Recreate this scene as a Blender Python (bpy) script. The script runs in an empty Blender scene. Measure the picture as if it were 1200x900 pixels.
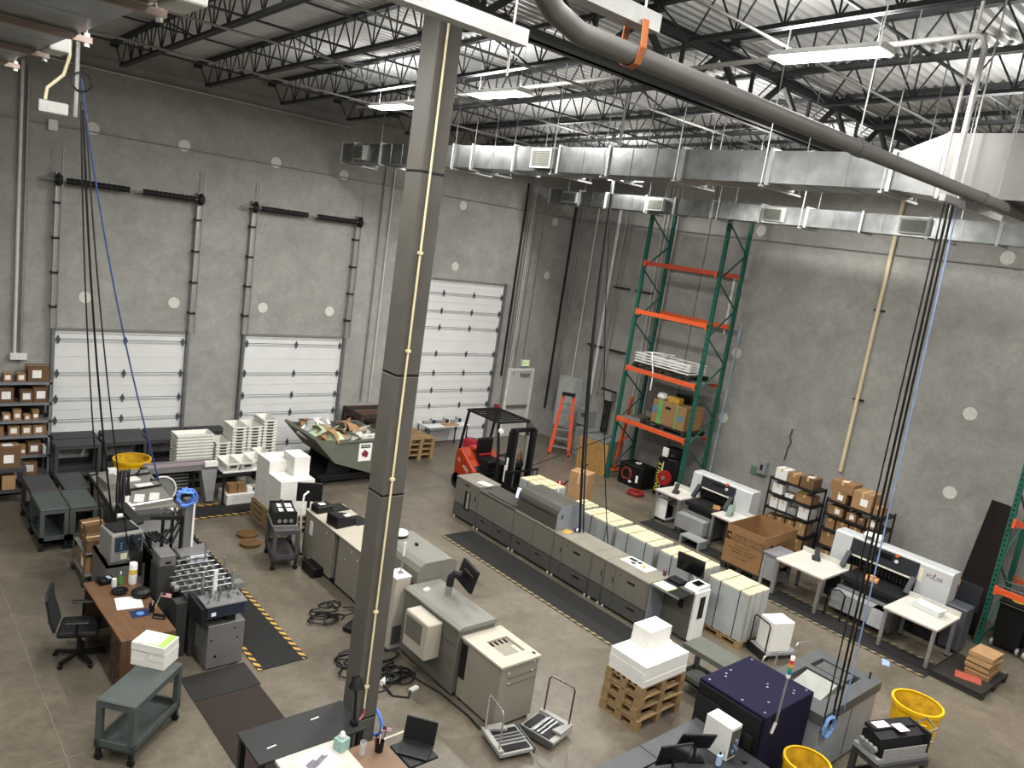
import bpy, bmesh, math, random
import numpy as np
from mathutils import Matrix, Vector
random.seed(7)
PI = math.pi
scene = bpy.context.scene
COL = scene.collection

# ---------------------------------------------------------------- camera
# Calibrated from the photograph's three vanishing points: x runs along the
# dock-door wall, y runs along the side wall, z is up, camera on the mezzanine.
FPX = 911.0
CAMH = 6.3
def _n(v): return v / np.linalg.norm(v)
_A = np.stack([_n(np.array([1040., -16., FPX])), _n(np.array([-800., -292., FPX])),
               -_n(np.array([-725., 4830., FPX]))])
_U, _S, _V = np.linalg.svd(_A)
RM = _U @ _V
cam_d = bpy.data.cameras.new('camera'); cam = bpy.data.objects.new('camera', cam_d); COL.objects.link(cam)
cam_d.sensor_width = 36.0; cam_d.lens = FPX / 1200 * 36.0; cam_d.clip_end = 200
_r, _d, _f = RM[:, 0], RM[:, 1], RM[:, 2]
cam.matrix_world = Matrix(((_r[0], -_d[0], -_f[0], 0), (_r[1], -_d[1], -_f[1], 0),
                           (_r[2], -_d[2], -_f[2], CAMH), (0, 0, 0, 1)))
scene.camera = cam

# ---------------------------------------------------------------- world, exposure
w = bpy.data.worlds.new('world'); scene.world = w; w.use_nodes = True
w.node_tree.nodes['Background'].inputs[0].default_value = (0.80, 0.88, 1.0, 1)
w.node_tree.nodes['Background'].inputs[1].default_value = 0.25
vs = scene.view_settings
vs.view_transform = 'Standard'; vs.look = 'None'; vs.gamma = 1.0; vs.use_curve_mapping = False
vs.exposure = 0.0
LAMP_W = 202.0        # one high-bay fixture
UPSHARE = 0.30

# pixel -> world (direction from pixel, distance from a plane the thing touches)
def ray(px, py): return RM @ np.array([px - 600., py - 450., FPX])
def FL(px, py, z=0.0):
    d = ray(px, py); t = (z - CAMH) / d[2]; return (d[0] * t, d[1] * t, z)
def ONX(px, py, x):
    d = ray(px, py); t = x / d[0]; return (x, d[1] * t, CAMH + d[2] * t)
def ONY(px, py, y):
    d = ray(px, py); t = y / d[1]; return (d[0] * t, y, CAMH + d[2] * t)

# ---------------------------------------------------------------- materials
def hx(s):
    s = s.lstrip('#'); c = [int(s[i:i + 2], 16) / 255 for i in (0, 2, 4)]
    return tuple(v / 12.92 if v <= 0.04045 else ((v + 0.055) / 1.055) ** 2.4 for v in c)
_mats = {}
def mat(name, col, rough=0.6, metal=0.0, var=0.12, scale=6.0, bump=0.0, emit=None, alpha=None, stretch=None, spec=0.35, detail=4):
    if name in _mats: return _mats[name]
    m = bpy.data.materials.new(name); m.use_nodes = True
    nt = m.node_tree; b = nt.nodes['Principled BSDF']
    c = hx(col) if isinstance(col, str) else col
    b.inputs['Roughness'].default_value = rough; b.inputs['Metallic'].default_value = metal
    b.inputs['Specular IOR Level'].default_value = spec
    if var > 0:
        tc = nt.nodes.new('ShaderNodeTexCoord'); mp = nt.nodes.new('ShaderNodeMapping')
        if stretch: mp.inputs['Scale'].default_value = stretch
        nz = nt.nodes.new('ShaderNodeTexNoise'); nz.inputs['Scale'].default_value = scale; nz.inputs['Detail'].default_value = detail
        rp = nt.nodes.new('ShaderNodeValToRGB')
        rp.color_ramp.elements[0].position = 0.3; rp.color_ramp.elements[1].position = 0.7
        rp.color_ramp.elements[0].color = (*[v * (1 - var) for v in c], 1)
        rp.color_ramp.elements[1].color = (*[min(1, v * (1 + var)) for v in c], 1)
        nt.links.new(tc.outputs['Object'], mp.inputs[0]); nt.links.new(mp.outputs[0], nz.inputs['Vector'])
        nt.links.new(nz.outputs['Fac'], rp.inputs[0]); nt.links.new(rp.outputs[0], b.inputs['Base Color'])
        if bump > 0:
            bp = nt.nodes.new('ShaderNodeBump'); bp.inputs['Strength'].default_value = bump; bp.inputs['Distance'].default_value = 0.02
            nt.links.new(nz.outputs['Fac'], bp.inputs['Height']); nt.links.new(bp.outputs[0], b.inputs['Normal'])
    else:
        b.inputs['Base Color'].default_value = (*c, 1)
    if emit:
        b.inputs['Emission Color'].default_value = (*c, 1); b.inputs['Emission Strength'].default_value = emit
    if alpha is not None:
        b.inputs['Alpha'].default_value = alpha
    _mats[name] = m
    return m

def concrete(name, base, dark, light, scale, rough, tint=None, swirl=0.0):
    """mottled concrete: large blotches, fine grain and a few darker stains"""
    m = bpy.data.materials.new(name); m.use_nodes = True; nt = m.node_tree; N = nt.nodes; L = nt.links
    b = N['Principled BSDF']; b.inputs['Roughness'].default_value = rough
    tc = N.new('ShaderNodeTexCoord')
    def noise(sc, det, rgh, dist=0.0):
        n = N.new('ShaderNodeTexNoise'); n.inputs['Scale'].default_value = sc; n.inputs['Detail'].default_value = det
        n.inputs['Roughness'].default_value = rgh; n.inputs['Distortion'].default_value = dist
        L.new(tc.outputs['Object'], n.inputs['Vector']); return n
    def ramp(n, p0, c0, p1, c1):
        r = N.new('ShaderNodeValToRGB'); e = r.color_ramp.elements
        e[0].position, e[0].color = p0, (*c0, 1); e[1].position, e[1].color = p1, (*c1, 1)
        L.new(n.outputs['Fac'], r.inputs[0]); return r
    def mix(a, c, fac, mode='MULTIPLY'):
        x = N.new('ShaderNodeMix'); x.data_type = 'RGBA'; x.blend_type = mode; x.inputs[0].default_value = fac
        L.new(a, x.inputs[6]); L.new(c, x.inputs[7]); return x.outputs[2]
    n1 = noise(scale, 6, 0.62, swirl); r1 = ramp(n1, 0.32, hx(dark), 0.68, hx(light))
    n2 = noise(scale * 5.5, 8, 0.7, swirl * 2); r2 = ramp(n2, 0.30, (0.58, 0.58, 0.57), 0.66, (1.16, 1.16, 1.14))
    n3 = noise(scale * 0.35, 3, 0.5); r3 = ramp(n3, 0.35, hx(base), 0.65, tuple(min(1, 1.25 * v) for v in hx(base)))
    o = mix(r1.outputs[0], r3.outputs[0], 0.5, 'MIX'); o = mix(o, r2.outputs[0], 0.7 if rough < .6 else 0.45)
    n4 = noise(scale * 28, 2, 0.5); r4 = ramp(n4, 0.3, (0.88,) * 3, 0.7, (1.08,) * 3); o = mix(o, r4.outputs[0], 0.6)
    L.new(o, b.inputs['Base Color'])
    bp = N.new('ShaderNodeBump'); bp.inputs['Strength'].default_value = 0.12; bp.inputs['Distance'].default_value = 0.01
    L.new(n2.outputs['Fac'], bp.inputs['Height']); L.new(bp.outputs[0], b.inputs['Normal'])
    if rough < 0.6:
        rr = N.new('ShaderNodeMapRange'); rr.inputs[3].default_value = rough - 0.12; rr.inputs[4].default_value = rough + 0.18
        L.new(n1.outputs['Fac'], rr.inputs[0]); L.new(rr.outputs[0], b.inputs['Roughness'])
    _mats[name] = m
    return m

def stripes(name, ca, cb, width, rough=0.7, diag=True):
    """painted diagonal hazard stripes: flat print on tape"""
    m = bpy.data.materials.new(name); m.use_nodes = True; nt = m.node_tree; N = nt.nodes; L = nt.links
    b = N['Principled BSDF']; b.inputs['Roughness'].default_value = rough
    tc = N.new('ShaderNodeTexCoord'); sx = N.new('ShaderNodeSeparateXYZ'); L.new(tc.outputs['Object'], sx.inputs[0])
    ad = N.new('ShaderNodeMath'); ad.operation = 'ADD'; L.new(sx.outputs[0], ad.inputs[0]); L.new(sx.outputs[1], ad.inputs[1])
    dv = N.new('ShaderNodeMath'); dv.operation = 'DIVIDE'; L.new(ad.outputs[0], dv.inputs[0]); dv.inputs[1].default_value = width
    fr = N.new('ShaderNodeMath'); fr.operation = 'FRACT'; L.new(dv.outputs[0], fr.inputs[0])
    gt = N.new('ShaderNodeMath'); gt.operation = 'GREATER_THAN'; L.new(fr.outputs[0], gt.inputs[0]); gt.inputs[1].default_value = 0.5
    x = N.new('ShaderNodeMix'); x.data_type = 'RGBA'; x.inputs[6].default_value = (*hx(ca), 1); x.inputs[7].default_value = (*hx(cb), 1)
    L.new(gt.outputs[0], x.inputs[0]); L.new(x.outputs[2], b.inputs['Base Color'])
    _mats[name] = m
    return m

# ---------------------------------------------------------------- mesh builder
class MB:
    def __init__(s): s.v = []; s.f = []
    def add(s, vs, fs):
        o = len(s.v); s.v += [tuple(map(float, p)) for p in vs]; s.f += [tuple(i + o for i in f) for f in fs]; return s
    def box(s, x0, x1, y0, y1, z0, z1):
        x0, x1 = sorted((x0, x1)); y0, y1 = sorted((y0, y1)); z0, z1 = sorted((z0, z1))
        return s.add([(x0, y0, z0), (x1, y0, z0), (x1, y1, z0), (x0, y1, z0), (x0, y0, z1), (x1, y0, z1), (x1, y1, z1), (x0, y1, z1)],
                     [(0, 3, 2, 1), (4, 5, 6, 7), (0, 1, 5, 4), (1, 2, 6, 5), (2, 3, 7, 6), (3, 0, 4, 7)])
    def cyl(s, p, q, r, n=10, r2=None, caps=True):
        p, q = Vector(p), Vector(q); d = (q - p)
        if d.length < 1e-6: return s
        d.normalize(); a = d.orthogonal().normalized(); b = d.cross(a); r2 = r if r2 is None else r2
        vs = [p + (a * math.cos(2 * PI * i / n) + b * math.sin(2 * PI * i / n)) * r for i in range(n)]
        vs += [q + (a * math.cos(2 * PI * i / n) + b * math.sin(2 * PI * i / n)) * r2 for i in range(n)]
        fs = [(i, (i + 1) % n, n + (i + 1) % n, n + i) for i in range(n)]
        if caps: fs += [tuple(range(n - 1, -1, -1)), tuple(range(n, 2 * n))]
        return s.add(vs, fs)
    def tube(s, pts, r, n=6):
        P = [Vector(p) for p in pts]; m = len(P); vs = []; a = None
        for i in range(m):
            t = (P[min(i + 1, m - 1)] - P[max(i - 1, 0)]).normalized()
            if a is None: a = t.orthogonal().normalized()
            a = (a - t * a.dot(t))
            a = a.normalized() if a.length > 1e-5 else t.orthogonal().normalized()
            b = t.cross(a)
            vs += [P[i] + (a * math.cos(2 * PI * k / n) + b * math.sin(2 * PI * k / n)) * r for k in range(n)]
        fs = [(i * n + k, i * n + (k + 1) % n, (i + 1) * n + (k + 1) % n, (i + 1) * n + k) for i in range(m - 1) for k in range(n)]
        fs += [tuple(range(n - 1, -1, -1)), tuple((m - 1) * n + k for k in range(n))]
        return s.add(vs, fs)
    def bar(s, p, q, w, h, up=(0, 0, 1)):
        """rectangular bar from p to q, w across, h along up"""
        p, q = Vector(p), Vector(q); d = (q - p).normalized(); u = Vector(up); u = (u - d * u.dot(d))
        u = u.normalized() if u.length > 1e-5 else d.orthogonal().normalized()
        c = d.cross(u); vs = []
        for e in (p, q):
            for a, b in ((-1, -1), (1, -1), (1, 1), (-1, 1)): vs.append(e + c * (a * w / 2) + u * (b * h / 2))
        return s.add(vs, [(0, 3, 2, 1), (4, 5, 6, 7), (0, 1, 5, 4), (1, 2, 6, 5), (2, 3, 7, 6), (3, 0, 4, 7)])
    def prism(s, pts, lo, hi, axis='z'):
        """polygon extruded along an axis; pts are the other two coordinates in xyz order"""
        n = len(pts)
        def P(a, b, c): return {'z': (a, b, c), 'y': (a, c, b), 'x': (c, a, b)}[axis]
        vs = [P(a, b, lo) for a, b in pts] + [P(a, b, hi) for a, b in pts]
        return s.add(vs, [tuple(range(n - 1, -1, -1)), tuple(range(n, 2 * n))] + [(i, (i + 1) % n, n + (i + 1) % n, n + i) for i in range(n)])
    def lathe(s, prof, n=20, c=(0, 0), caps=True):
        vs = []; m = len(prof)
        for r, z in prof: vs += [(c[0] + r * math.cos(2 * PI * k / n), c[1] + r * math.sin(2 * PI * k / n), z) for k in range(n)]
        fs = [(i * n + k, i * n + (k + 1) % n, (i + 1) * n + (k + 1) % n, (i + 1) * n + k) for i in range(m - 1) for k in range(n)]
        if caps and prof[0][0] > 1e-4: fs.append(tuple(range(n - 1, -1, -1)))
        if caps and prof[-1][0] > 1e-4: fs.append(tuple((m - 1) * n + k for k in range(n)))
        return s.add(vs, fs)
    def quad(s, *pts): return s.add(pts, [tuple(range(len(pts)))])
    def xf(s, M, start=0):
        for i in range(start, len(s.v)): s.v[i] = tuple(M @ Vector(s.v[i]))
        return s
    def mesh(s, name, bevel=0.0, smooth=False, seg=1):
        me = bpy.data.meshes.new(name); me.from_pydata(s.v, [], s.f)
        bm = bmesh.new(); bm.from_mesh(me); bmesh.ops.recalc_face_normals(bm, faces=bm.faces)
        if bevel > 0:
            ed = [e for e in bm.edges if len(e.link_faces) == 2 and e.calc_face_angle(0) > 0.6]
            bmesh.ops.bevel(bm, geom=ed, offset=bevel, offset_type='OFFSET', segments=seg, profile=0.5, affect='EDGES', clamp_overlap=True)
        if smooth:
            for f in bm.faces: f.smooth = True
            for e in bm.edges:
                if len(e.link_faces) == 2 and e.calc_face_angle(0) > 0.7: e.smooth = False
        bm.to_mesh(me); bm.free()
        return me

def obj(name, mb, m, parent=None, bevel=0.0, smooth=False, loc=None, rz=0.0, label=None, seg=1):
    me = mb.mesh(name, bevel, smooth, seg) if isinstance(mb, MB) else mb
    if m is not None and not me.materials: me.materials.append(m)
    o = bpy.data.objects.new(name, me); COL.objects.link(o)
    if parent is not None: o.parent = parent
    if loc is not None: o.location = loc
    if rz: o.rotation_euler[2] = rz
    if label: o['label'] = label
    return o
def tag(o, label, cat, group=None):
    o['label'] = label; o['category'] = cat
    if group: o['group'] = group
    return o
def thing(name, label, cat, loc=(0, 0, 0), rz=0.0, group=None):
    o = bpy.data.objects.new(name, None); COL.objects.link(o); o.empty_display_size = 0.1
    o.location = loc; o.rotation_euler[2] = rz
    return tag(o, label, cat, group)
def struct(name, mb, m, label=None, **k):
    o = obj(name, mb, m, **k); o['kind'] = 'structure'
    if label: o['label'] = label
    return o
def kids(o): return [c for c in bpy.data.objects if c.parent == o]
def dup(root, loc, rz=0.0, label=None, group=None, cat=None):
    def cp(o, par):
        c = o.copy(); COL.objects.link(c); c.parent = par
        for ch in CH.get(o.name, []): cp(ch, c)
        return c
    CH = {}
    for o in bpy.data.objects:
        if o.parent is not None: CH.setdefault(o.parent.name, []).append(o)
    r = cp(root, None); r.location = loc; r.rotation_euler[2] = rz
    if label: r['label'] = label
    if group: r['group'] = group
    return r
def text_mb(s, size, depth=0.0, shear=0.0):
    """lettering as a mesh in the xy plane, centred"""
    cu = bpy.data.curves.new('lettering', 'FONT'); cu.body = s; cu.size = size; cu.align_x = 'CENTER'; cu.align_y = 'CENTER'
    cu.extrude = depth; cu.shear = shear; cu.resolution_u = 2
    o = bpy.data.objects.new('lettering', cu); COL.objects.link(o)
    dg = bpy.context.evaluated_depsgraph_get()
    me = bpy.data.meshes.new_from_object(o.evaluated_get(dg))
    mb = MB(); mb.add([v.co[:] for v in me.vertices], [tuple(p.vertices) for p in me.polygons])
    bpy.data.objects.remove(o); bpy.data.curves.remove(cu); bpy.data.meshes.remove(me)
    return mb
def frame_mx(o, ex, ey):
    """matrix taking xy-plane drawing to a plane at o with axes ex, ey"""
    ex, ey = Vector(ex), Vector(ey); ez = ex.cross(ey)
    return Matrix(((ex[0], ey[0], ez[0], o[0]), (ex[1], ey[1], ez[1], o[1]), (ex[2], ey[2], ez[2], o[2]), (0, 0, 0, 1)))

# shared materials
M_FLOOR = concrete('floor_concrete', '#625b4f', '#423d35', '#7c7365', 0.6, 0.32, swirl=0.8)
M_WALL = concrete('wall_concrete', '#93928d', '#7f7e79', '#a5a49f', 0.42, 0.85, swirl=0.25)
M_PATCH = mat('patch_grout', '#cbc9c0', 0.85, var=0.06, scale=20)
M_DECK = mat('roof_deck', '#b9bab8', 0.55, 0.2, var=0.10, scale=1.5)
M_STEEL = mat('joist_steel', '#3b3c3e', 0.6, 0.1, var=0.12, scale=3)
M_COLUMN = mat('column_paint', '#524f49', 0.55, var=0.10, scale=3)
M_GALV = mat('galvanised', '#868887', 0.30, 0.95, var=0.22, scale=4, bump=.15)
M_GALVW = mat('galv_bright', '#a3a4a2', 0.40, 0.6, var=0.08, scale=12)
M_PIPE = mat('sprinkler_pipe', '#5d5b58', 0.55, var=0.08, scale=8)
M_CREAM = mat('cream_conduit', '#d6cba6', 0.5, var=0.06, scale=14)
M_COND = mat('grey_conduit', '#8d8d8a', 0.45, 0.4, var=0.08, scale=10)
M_CONDW = mat('white_conduit', '#c9c9c5', 0.5, 0.1, var=0.05, scale=10)
M_DOORW = mat('door_white', '#d3d4d2', 0.5, var=0.04, scale=2)
M_DARK = mat('dark_metal', '#1f1f20', 0.5, 0.2, var=0.12, scale=12)
M_BLACK = mat('black_plastic', '#0c0c0d', 0.5, var=0.15, scale=18)
M_RUB = mat('black_rubber', '#101010', 0.8, var=0.15, scale=25)
M_CHROME = mat('chrome', '#8f9091', 0.28, 0.95, var=0.06, scale=20)
M_ALU = mat('aluminium', '#a9aaab', 0.35, 0.8, var=0.06, scale=20)
M_CARTG = mat('cart_plastic', '#454b49', 0.62, var=0.10, scale=9)
M_CARTD = mat('cart_plastic_dark', '#3c3c3d', 0.62, var=0.10, scale=9)
M_PAPER = mat('white_paper', '#d9d7d1', 0.75, var=0.03, scale=9)
M_PAPERC = mat('cream_paper', '#c2b694', 0.8, var=0.05, scale=7)
M_CARD = mat('cardboard', '#8a6a47', 0.85, var=0.09, scale=7)
M_CARDD = mat('cardboard_dark', '#664d36', 0.85, var=0.10, scale=7)
M_CARDL = mat('cardboard_light', '#9d7d58', 0.85, var=0.08, scale=7)
M_WOODP = mat('pallet_wood', '#8b7351', 0.8, var=0.18, scale=6, stretch=(1, 1, 6))
M_YEL = mat('yellow_plastic', '#d3a310', 0.45, var=0.05, scale=8)
M_WHITE = mat('white_paint', '#d9d9d5', 0.45, var=0.03, scale=8)
M_BEIGE = mat('printer_beige', '#a8a193', 0.55, var=0.04, scale=5)
M_PGREY = mat('printer_grey', '#7f7c73', 0.5, var=0.04, scale=5)
M_PDARK = mat('printer_dark', '#4b4a47', 0.5, var=0.05, scale=5)
M_SCREEN = mat('screen_black', '#0c0d10', 0.2, var=0.05, scale=5)
M_RED = mat('red_paint', '#a82c22', 0.5, var=0.08, scale=10)
M_GREYM = mat('machine_grey', '#8b8c8c', 0.45, 0.1, var=0.06, scale=6)
M_LABEL = mat('label_white', '#e9e8e4', 0.7, var=0.03, scale=30)
# ================================================================= the setting
WX, WY = 18.0, 18.15          # side wall and dock-door wall
X0, Y0 = -6.0, -6.0
def roof(y): return 8.98 + 0.036 * (17.8 - y)      # underside of deck
fl = MB().box(X0, WX, Y0, WY, -0.2, 0.0)
floor = struct('floor', fl, M_FLOOR, 'polished grey concrete warehouse floor with stains')
for a, b, wd in ((FL(372, 896), FL(505, 845), 0.03), (FL(885, 500 + 265), FL(862, 745), 0.02)):
    obj('joint_sealant', MB().bar((a[0], a[1], 0.001), (b[0], b[1], 0.001), wd, 0.004), mat('joint', '#b9b2a2', 0.8), floor)
for y in (3.6, 8.45, 13.3):
    obj('saw_cut', MB().box(X0, WX, y - 0.006, y + 0.006, -0.004, 0.0015), mat('sawcut', '#6d675b', 0.9), floor)
for x in (1.9, 9.0, 13.1):
    obj('saw_cut', MB().box(x - 0.006, x + 0.006, Y0, WY, -0.004, 0.0015), mat('sawcut', '#6d675b', 0.9), floor)
wb = struct('wall_back', MB().box(X0, WX + .3, WY, WY + 0.3, -0.2, 10.6), M_WALL, 'grey tilt-up concrete wall with dock doors')
wr = struct('wall_right', MB().box(WX, WX + 0.3, Y0, WY, -0.2, 10.6), M_WALL, 'plain grey tilt-up concrete side wall')
struct('wall_left', MB().box(X0 - .3, X0, Y0, WY, -0.2, 10.6), M_WALL)
struct('wall_front', MB().box(X0, WX, Y0 - .3, Y0, -0.2, 10.6), M_WALL)
# round grout patches (lifting points) on both walls
disc = MB().cyl((0, 0, 0), (0, 0.012, 0), 0.125, 20).mesh('patch_disc'); disc.materials.append(M_PATCH)
for x, z in ((4.03, 7.2), (5.83, 7.2), (7.93, 7.2), (9.71, 7.2), (13.51, 6.97), (17.15, 6.97), (17.15, 5.28), (13.51, 5.25),
             (4.03, 3.76), (5.83, 3.75), (7.91, 3.75), (9.7, 3.75)):
    obj('patch_disc', disc, None, wb, loc=(x, WY - 0.012, z))
discr = MB().cyl((0, 0, 0), (-0.012, 0, 0), 0.14, 20).mesh('patch_disc'); discr.materials.append(M_PATCH)
for y, z in ((11.38, 7.4), (11.37, 4.2), (11.38, 2.42), (5.6, 4.1), (5.59, 2.35), (5.66, 7.36)):
    obj('patch_disc', discr, None, wr, loc=(WX, y, z))
# panel joints between the tilt-up slabs
for x in (11.6, 16.0): obj('panel_joint', MB().box(x - .012, x + .012, WY - .004, WY, 0, 10.4), mat('joint_dark', '#55534e', .9), wb)
for y in (12.95, 3.0): obj('panel_joint', MB().box(WX - .004, WX, y - .012, y + .012, 0, 10.4), mat('joint_dark', '#55534e', .9), wr)
# crack above the shelving
c0 = [ONX(px, py, WX) for px, py in ((929, 503), (926, 512), (927, 519), (923, 526), (921, 534), (919, 539))]
ck = MB()
for a, b in zip(c0[:-1], c0[1:]): ck.bar((WX - .003, a[1], a[2]), (WX - .003, b[1], b[2]), 0.05, 0.004, (1, 0, 0))
obj('wall_crack', ck, mat('crack', '#4a4844', .9), wr)

# corrugated roof deck (ribs run along x) -------------------------------------
pit, dep = 0.152, 0.045
prof = []
y = Y0
while y < WY:
    z = roof(y)
    prof += [(y, z), (y + 0.045, z), (y + 0.065, z + dep), (y + 0.132, z + dep)]; y += pit
dk = MB(); n = len(prof)
dk.add([(X0, a, b) for a, b in prof] + [(WX, a, b) for a, b in prof], [(i, i + 1, n + i + 1, n + i) for i in range(n - 1)])
ceil = struct('ceiling', dk, M_DECK, 'light grey corrugated steel roof deck')

# open-web roof joists, one thing each: chords and every web bar a part ----------
JX = [-5.59 + 1.655 * i for i in range(0, 15)]
def web_mesh(L, name='web_bar', r=0.013):
    me = MB().cyl((0, 0, 0), (0, 0, L), r, 5, caps=False).mesh(name); me.materials.append(M_STEEL); return me
webL = web_mesh(1.0)
def put_web(par, p, q, me=webL):
    p, q = Vector(p), Vector(q); d = q - p
    o = bpy.data.objects.new('web_bar', me); COL.objects.link(o); o.parent = par
    o.location = p; o.rotation_mode = 'QUATERNION'; o.rotation_quaternion = Vector((0, 0, 1)).rotation_difference(d.normalized()); o.scale = (1, 1, d.length)
JD = 0.54
def make_joist(ya, yb, lead):
    """local x=0; ya..yb along y; seat at both ends"""
    t = thing('roof_joist', 'dark steel open web roof joist', 'roof joist', (0, 0, 0), 0, 'open web joists under the deck')
    za, zb = roof(ya) - .002, roof(yb) - .002
    tc = MB()
    for s in (-1, 1): tc.bar((s * .03, ya, za - .03), (s * .03, yb, zb - .03), 0.045, 0.055)
    obj('top_chord', tc, M_STEEL, t)
    a, b = ya + .62, yb - .62
    bc = MB()
    for s in (-1, 1): bc.bar((s * .03, a, roof(a) - JD), (s * .03, b, roof(b) - JD), 0.045, 0.05)
    obj('bottom_chord', bc, M_STEEL, t)
    N = max(4, int(round((b - a) / 0.62))); st = (b - a) / N
    put_web(t, (0, ya + .06, roof(ya) - .05), (0, a, roof(a) - JD)); put_web(t, (0, yb - .06, roof(yb) - .05), (0, b, roof(b) - JD))
    for i in range(N):
        y0 = a + i * st; ym = y0 + st / 2; y1 = y0 + st
        put_web(t, (0, y0, roof(y0) - JD), (0, ym, roof(ym) - .04)); put_web(t, (0, ym, roof(ym) - .04), (0, y1, roof(y1) - JD))
        if i: put_web(t, (0, y0, roof(y0) - JD), (0, y0, roof(y0) - .04))
    for yy in (ya, yb): obj('bearing_seat', MB().box(-.07, .07, yy - .08, yy + .08, roof(yy) - .12, roof(yy) - .055), M_STEEL, t)
    return t
GY = 7.05
j1 = make_joist(GY + .02, WY - .06, 0); j2 = make_joist(Y0 + .1, GY - .15, 0)
WALLSPOT = {2.685: 'over the shelf of boxes', 4.34: 'at the door beside the shelf, near track', 5.995: 'at the door beside the shelf, far track',
            7.65: 'at the hopper door, near track', 9.305: 'at the hopper door, far track', 10.96: 'over the bare wall past the hopper',
            12.615: 'at the tall door, near edge', 14.27: 'at the tall door, middle', 15.925: 'at the tall door, far edge', 17.58: 'over the exit door'}
for k, x in enumerate(JX):
    if x < 1.5: continue
    sp = min(WALLSPOT.items(), key=lambda q: abs(q[0] - x))[1]
    dup(j1, (x, 0, 0), 0, 'open web roof joist meeting the dock wall ' + sp, 'joists over the dock-door bay')
    dup(j2, (x, 0, 0), 0, 'mezzanine-side roof joist in line with that ' + sp, 'joists over the mezzanine bay')
for r in (j1, j2):
    for c in kids(r): bpy.data.objects.remove(c)
    bpy.data.objects.remove(r)

# joist girder carried by the column ---------------------------------------------
g = thing('girder_truss', 'heavy dark girder truss running from the column to the side wall', 'girder', (0, 0, 0))
GT, GB = roof(GY) - .13, 8.52
for nm, zc, hh in (('top_chord', GT - .06, .12), ('bottom_chord', GB, .12)):
    c = MB()
    for s in (-1, 1):
        c.box(-5.9, WX - .02, GY + s * .025, GY + s * .14, zc + hh / 2 - .018, zc + hh / 2) if nm == 'top_chord' else c.box(-5.9, WX - .02, GY + s * .025, GY + s * .14, zc - hh / 2, zc - hh / 2 + .018)
        c.box(-5.9, WX - .02, GY + s * .025, GY + s * .043, zc - hh / 2, zc + hh / 2)
    obj(nm, c, M_STEEL, g)
for i, x in enumerate(JX[:-1]):
    if x < 1.5: continue
    xm = x + 1.655 / 2
    for a, b in (((x, GY, GT - .06), (xm, GY, GB)), ((xm, GY, GB), (x + 1.655, GY, GT - .06))):
        obj('diagonal', MB().bar(a, b, 0.075, 0.06, (0, 1, 0)), M_STEEL, g)
    obj('vertical', MB().bar((xm, GY, GB), (xm, GY, GT - .05), 0.045, 0.045, (0, 1, 0)), M_STEEL, g)
# horizontal bridging angles across the joists
for y, dz in ((15.4, -JD + .03), (15.4, -.07), (11.3, -JD + .03), (11.3, -.07), (4.2, -JD + .03), (1.4, -.07)):
    tag(obj('bridging_angle', MB().bar((1.0, y, roof(y) + dz), (WX - .03, y, roof(y) + dz), 0.03, 0.03), M_STEEL),
        'thin steel bridging angle tying the joist %s chords' % ('top' if dz > -.2 else 'bottom') + (' in the dock-door bay' if y > 7 else ' in the mezzanine bay'), 'bridging', 'joist bridging')
for k in (1, 3, 5, 7, 9):           # cross bridging between neighbouring joists
    x = JX[5] + 1.655 * (k - 1)
    for y in (13.4, 9.2):
        mb = MB(); mb.bar((x, y, roof(y) - .08), (x + 1.655, y, roof(y) - JD + .04), .025, .025); mb.bar((x, y, roof(y) - JD + .04), (x + 1.655, y, roof(y) - .08), .025, .025)
        tag(obj('cross_bridging', mb, M_STEEL), 'crossed steel bridging bars between two neighbouring roof joists', 'bridging', 'cross bridging')

# steel column --------------------------------------------------------------------
CX, CY, CW = 4.56, 6.91, 0.30
col = thing('steel_column', 'square grey steel column with a cream conduit up one face', 'column', (CX, CY, 0))
seams = [0.0, 0.5, 3.3, 4.67, 6.82, 8.46]
for a, b in zip(seams[:-1], seams[1:]):
    obj('column_section', MB().box(0, CW, 0, CW, a + .006, b - .006), M_COLUMN, col, bevel=.012)
obj('column_core', MB().box(.006, CW - .006, .006, CW - .006, 0, 8.46), M_BLACK, col)
obj('base_plate', MB().box(-.1, CW + .1, -.1, CW + .1, 0, .03), M_COLUMN, col)
obj('cap_plate', MB().box(-.06, CW + .06, -.06, CW + .1, 8.43, 8.46), M_STEEL, col)
cd = obj('conduit', MB().tube([(.10, -.02, 8.4), (.10, -.02, .66)], .0125, 8), M_CREAM, col, label='cream painted conduit')
for z in (6.0, 4.95, 3.5, 1.9, 0.95): obj('conduit_strap', MB().box(.075, .125, -.036, 0, z - .015, z + .015), M_CREAM, cd)
obj('gas_elbow', MB().tube([(.10, -.02, .67), (.10, -.03, .6), (.05, -.05, .57), (0.0, -.06, .55)], .013, 7), mat('faded_red', '#a0565a', .6), col)
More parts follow.
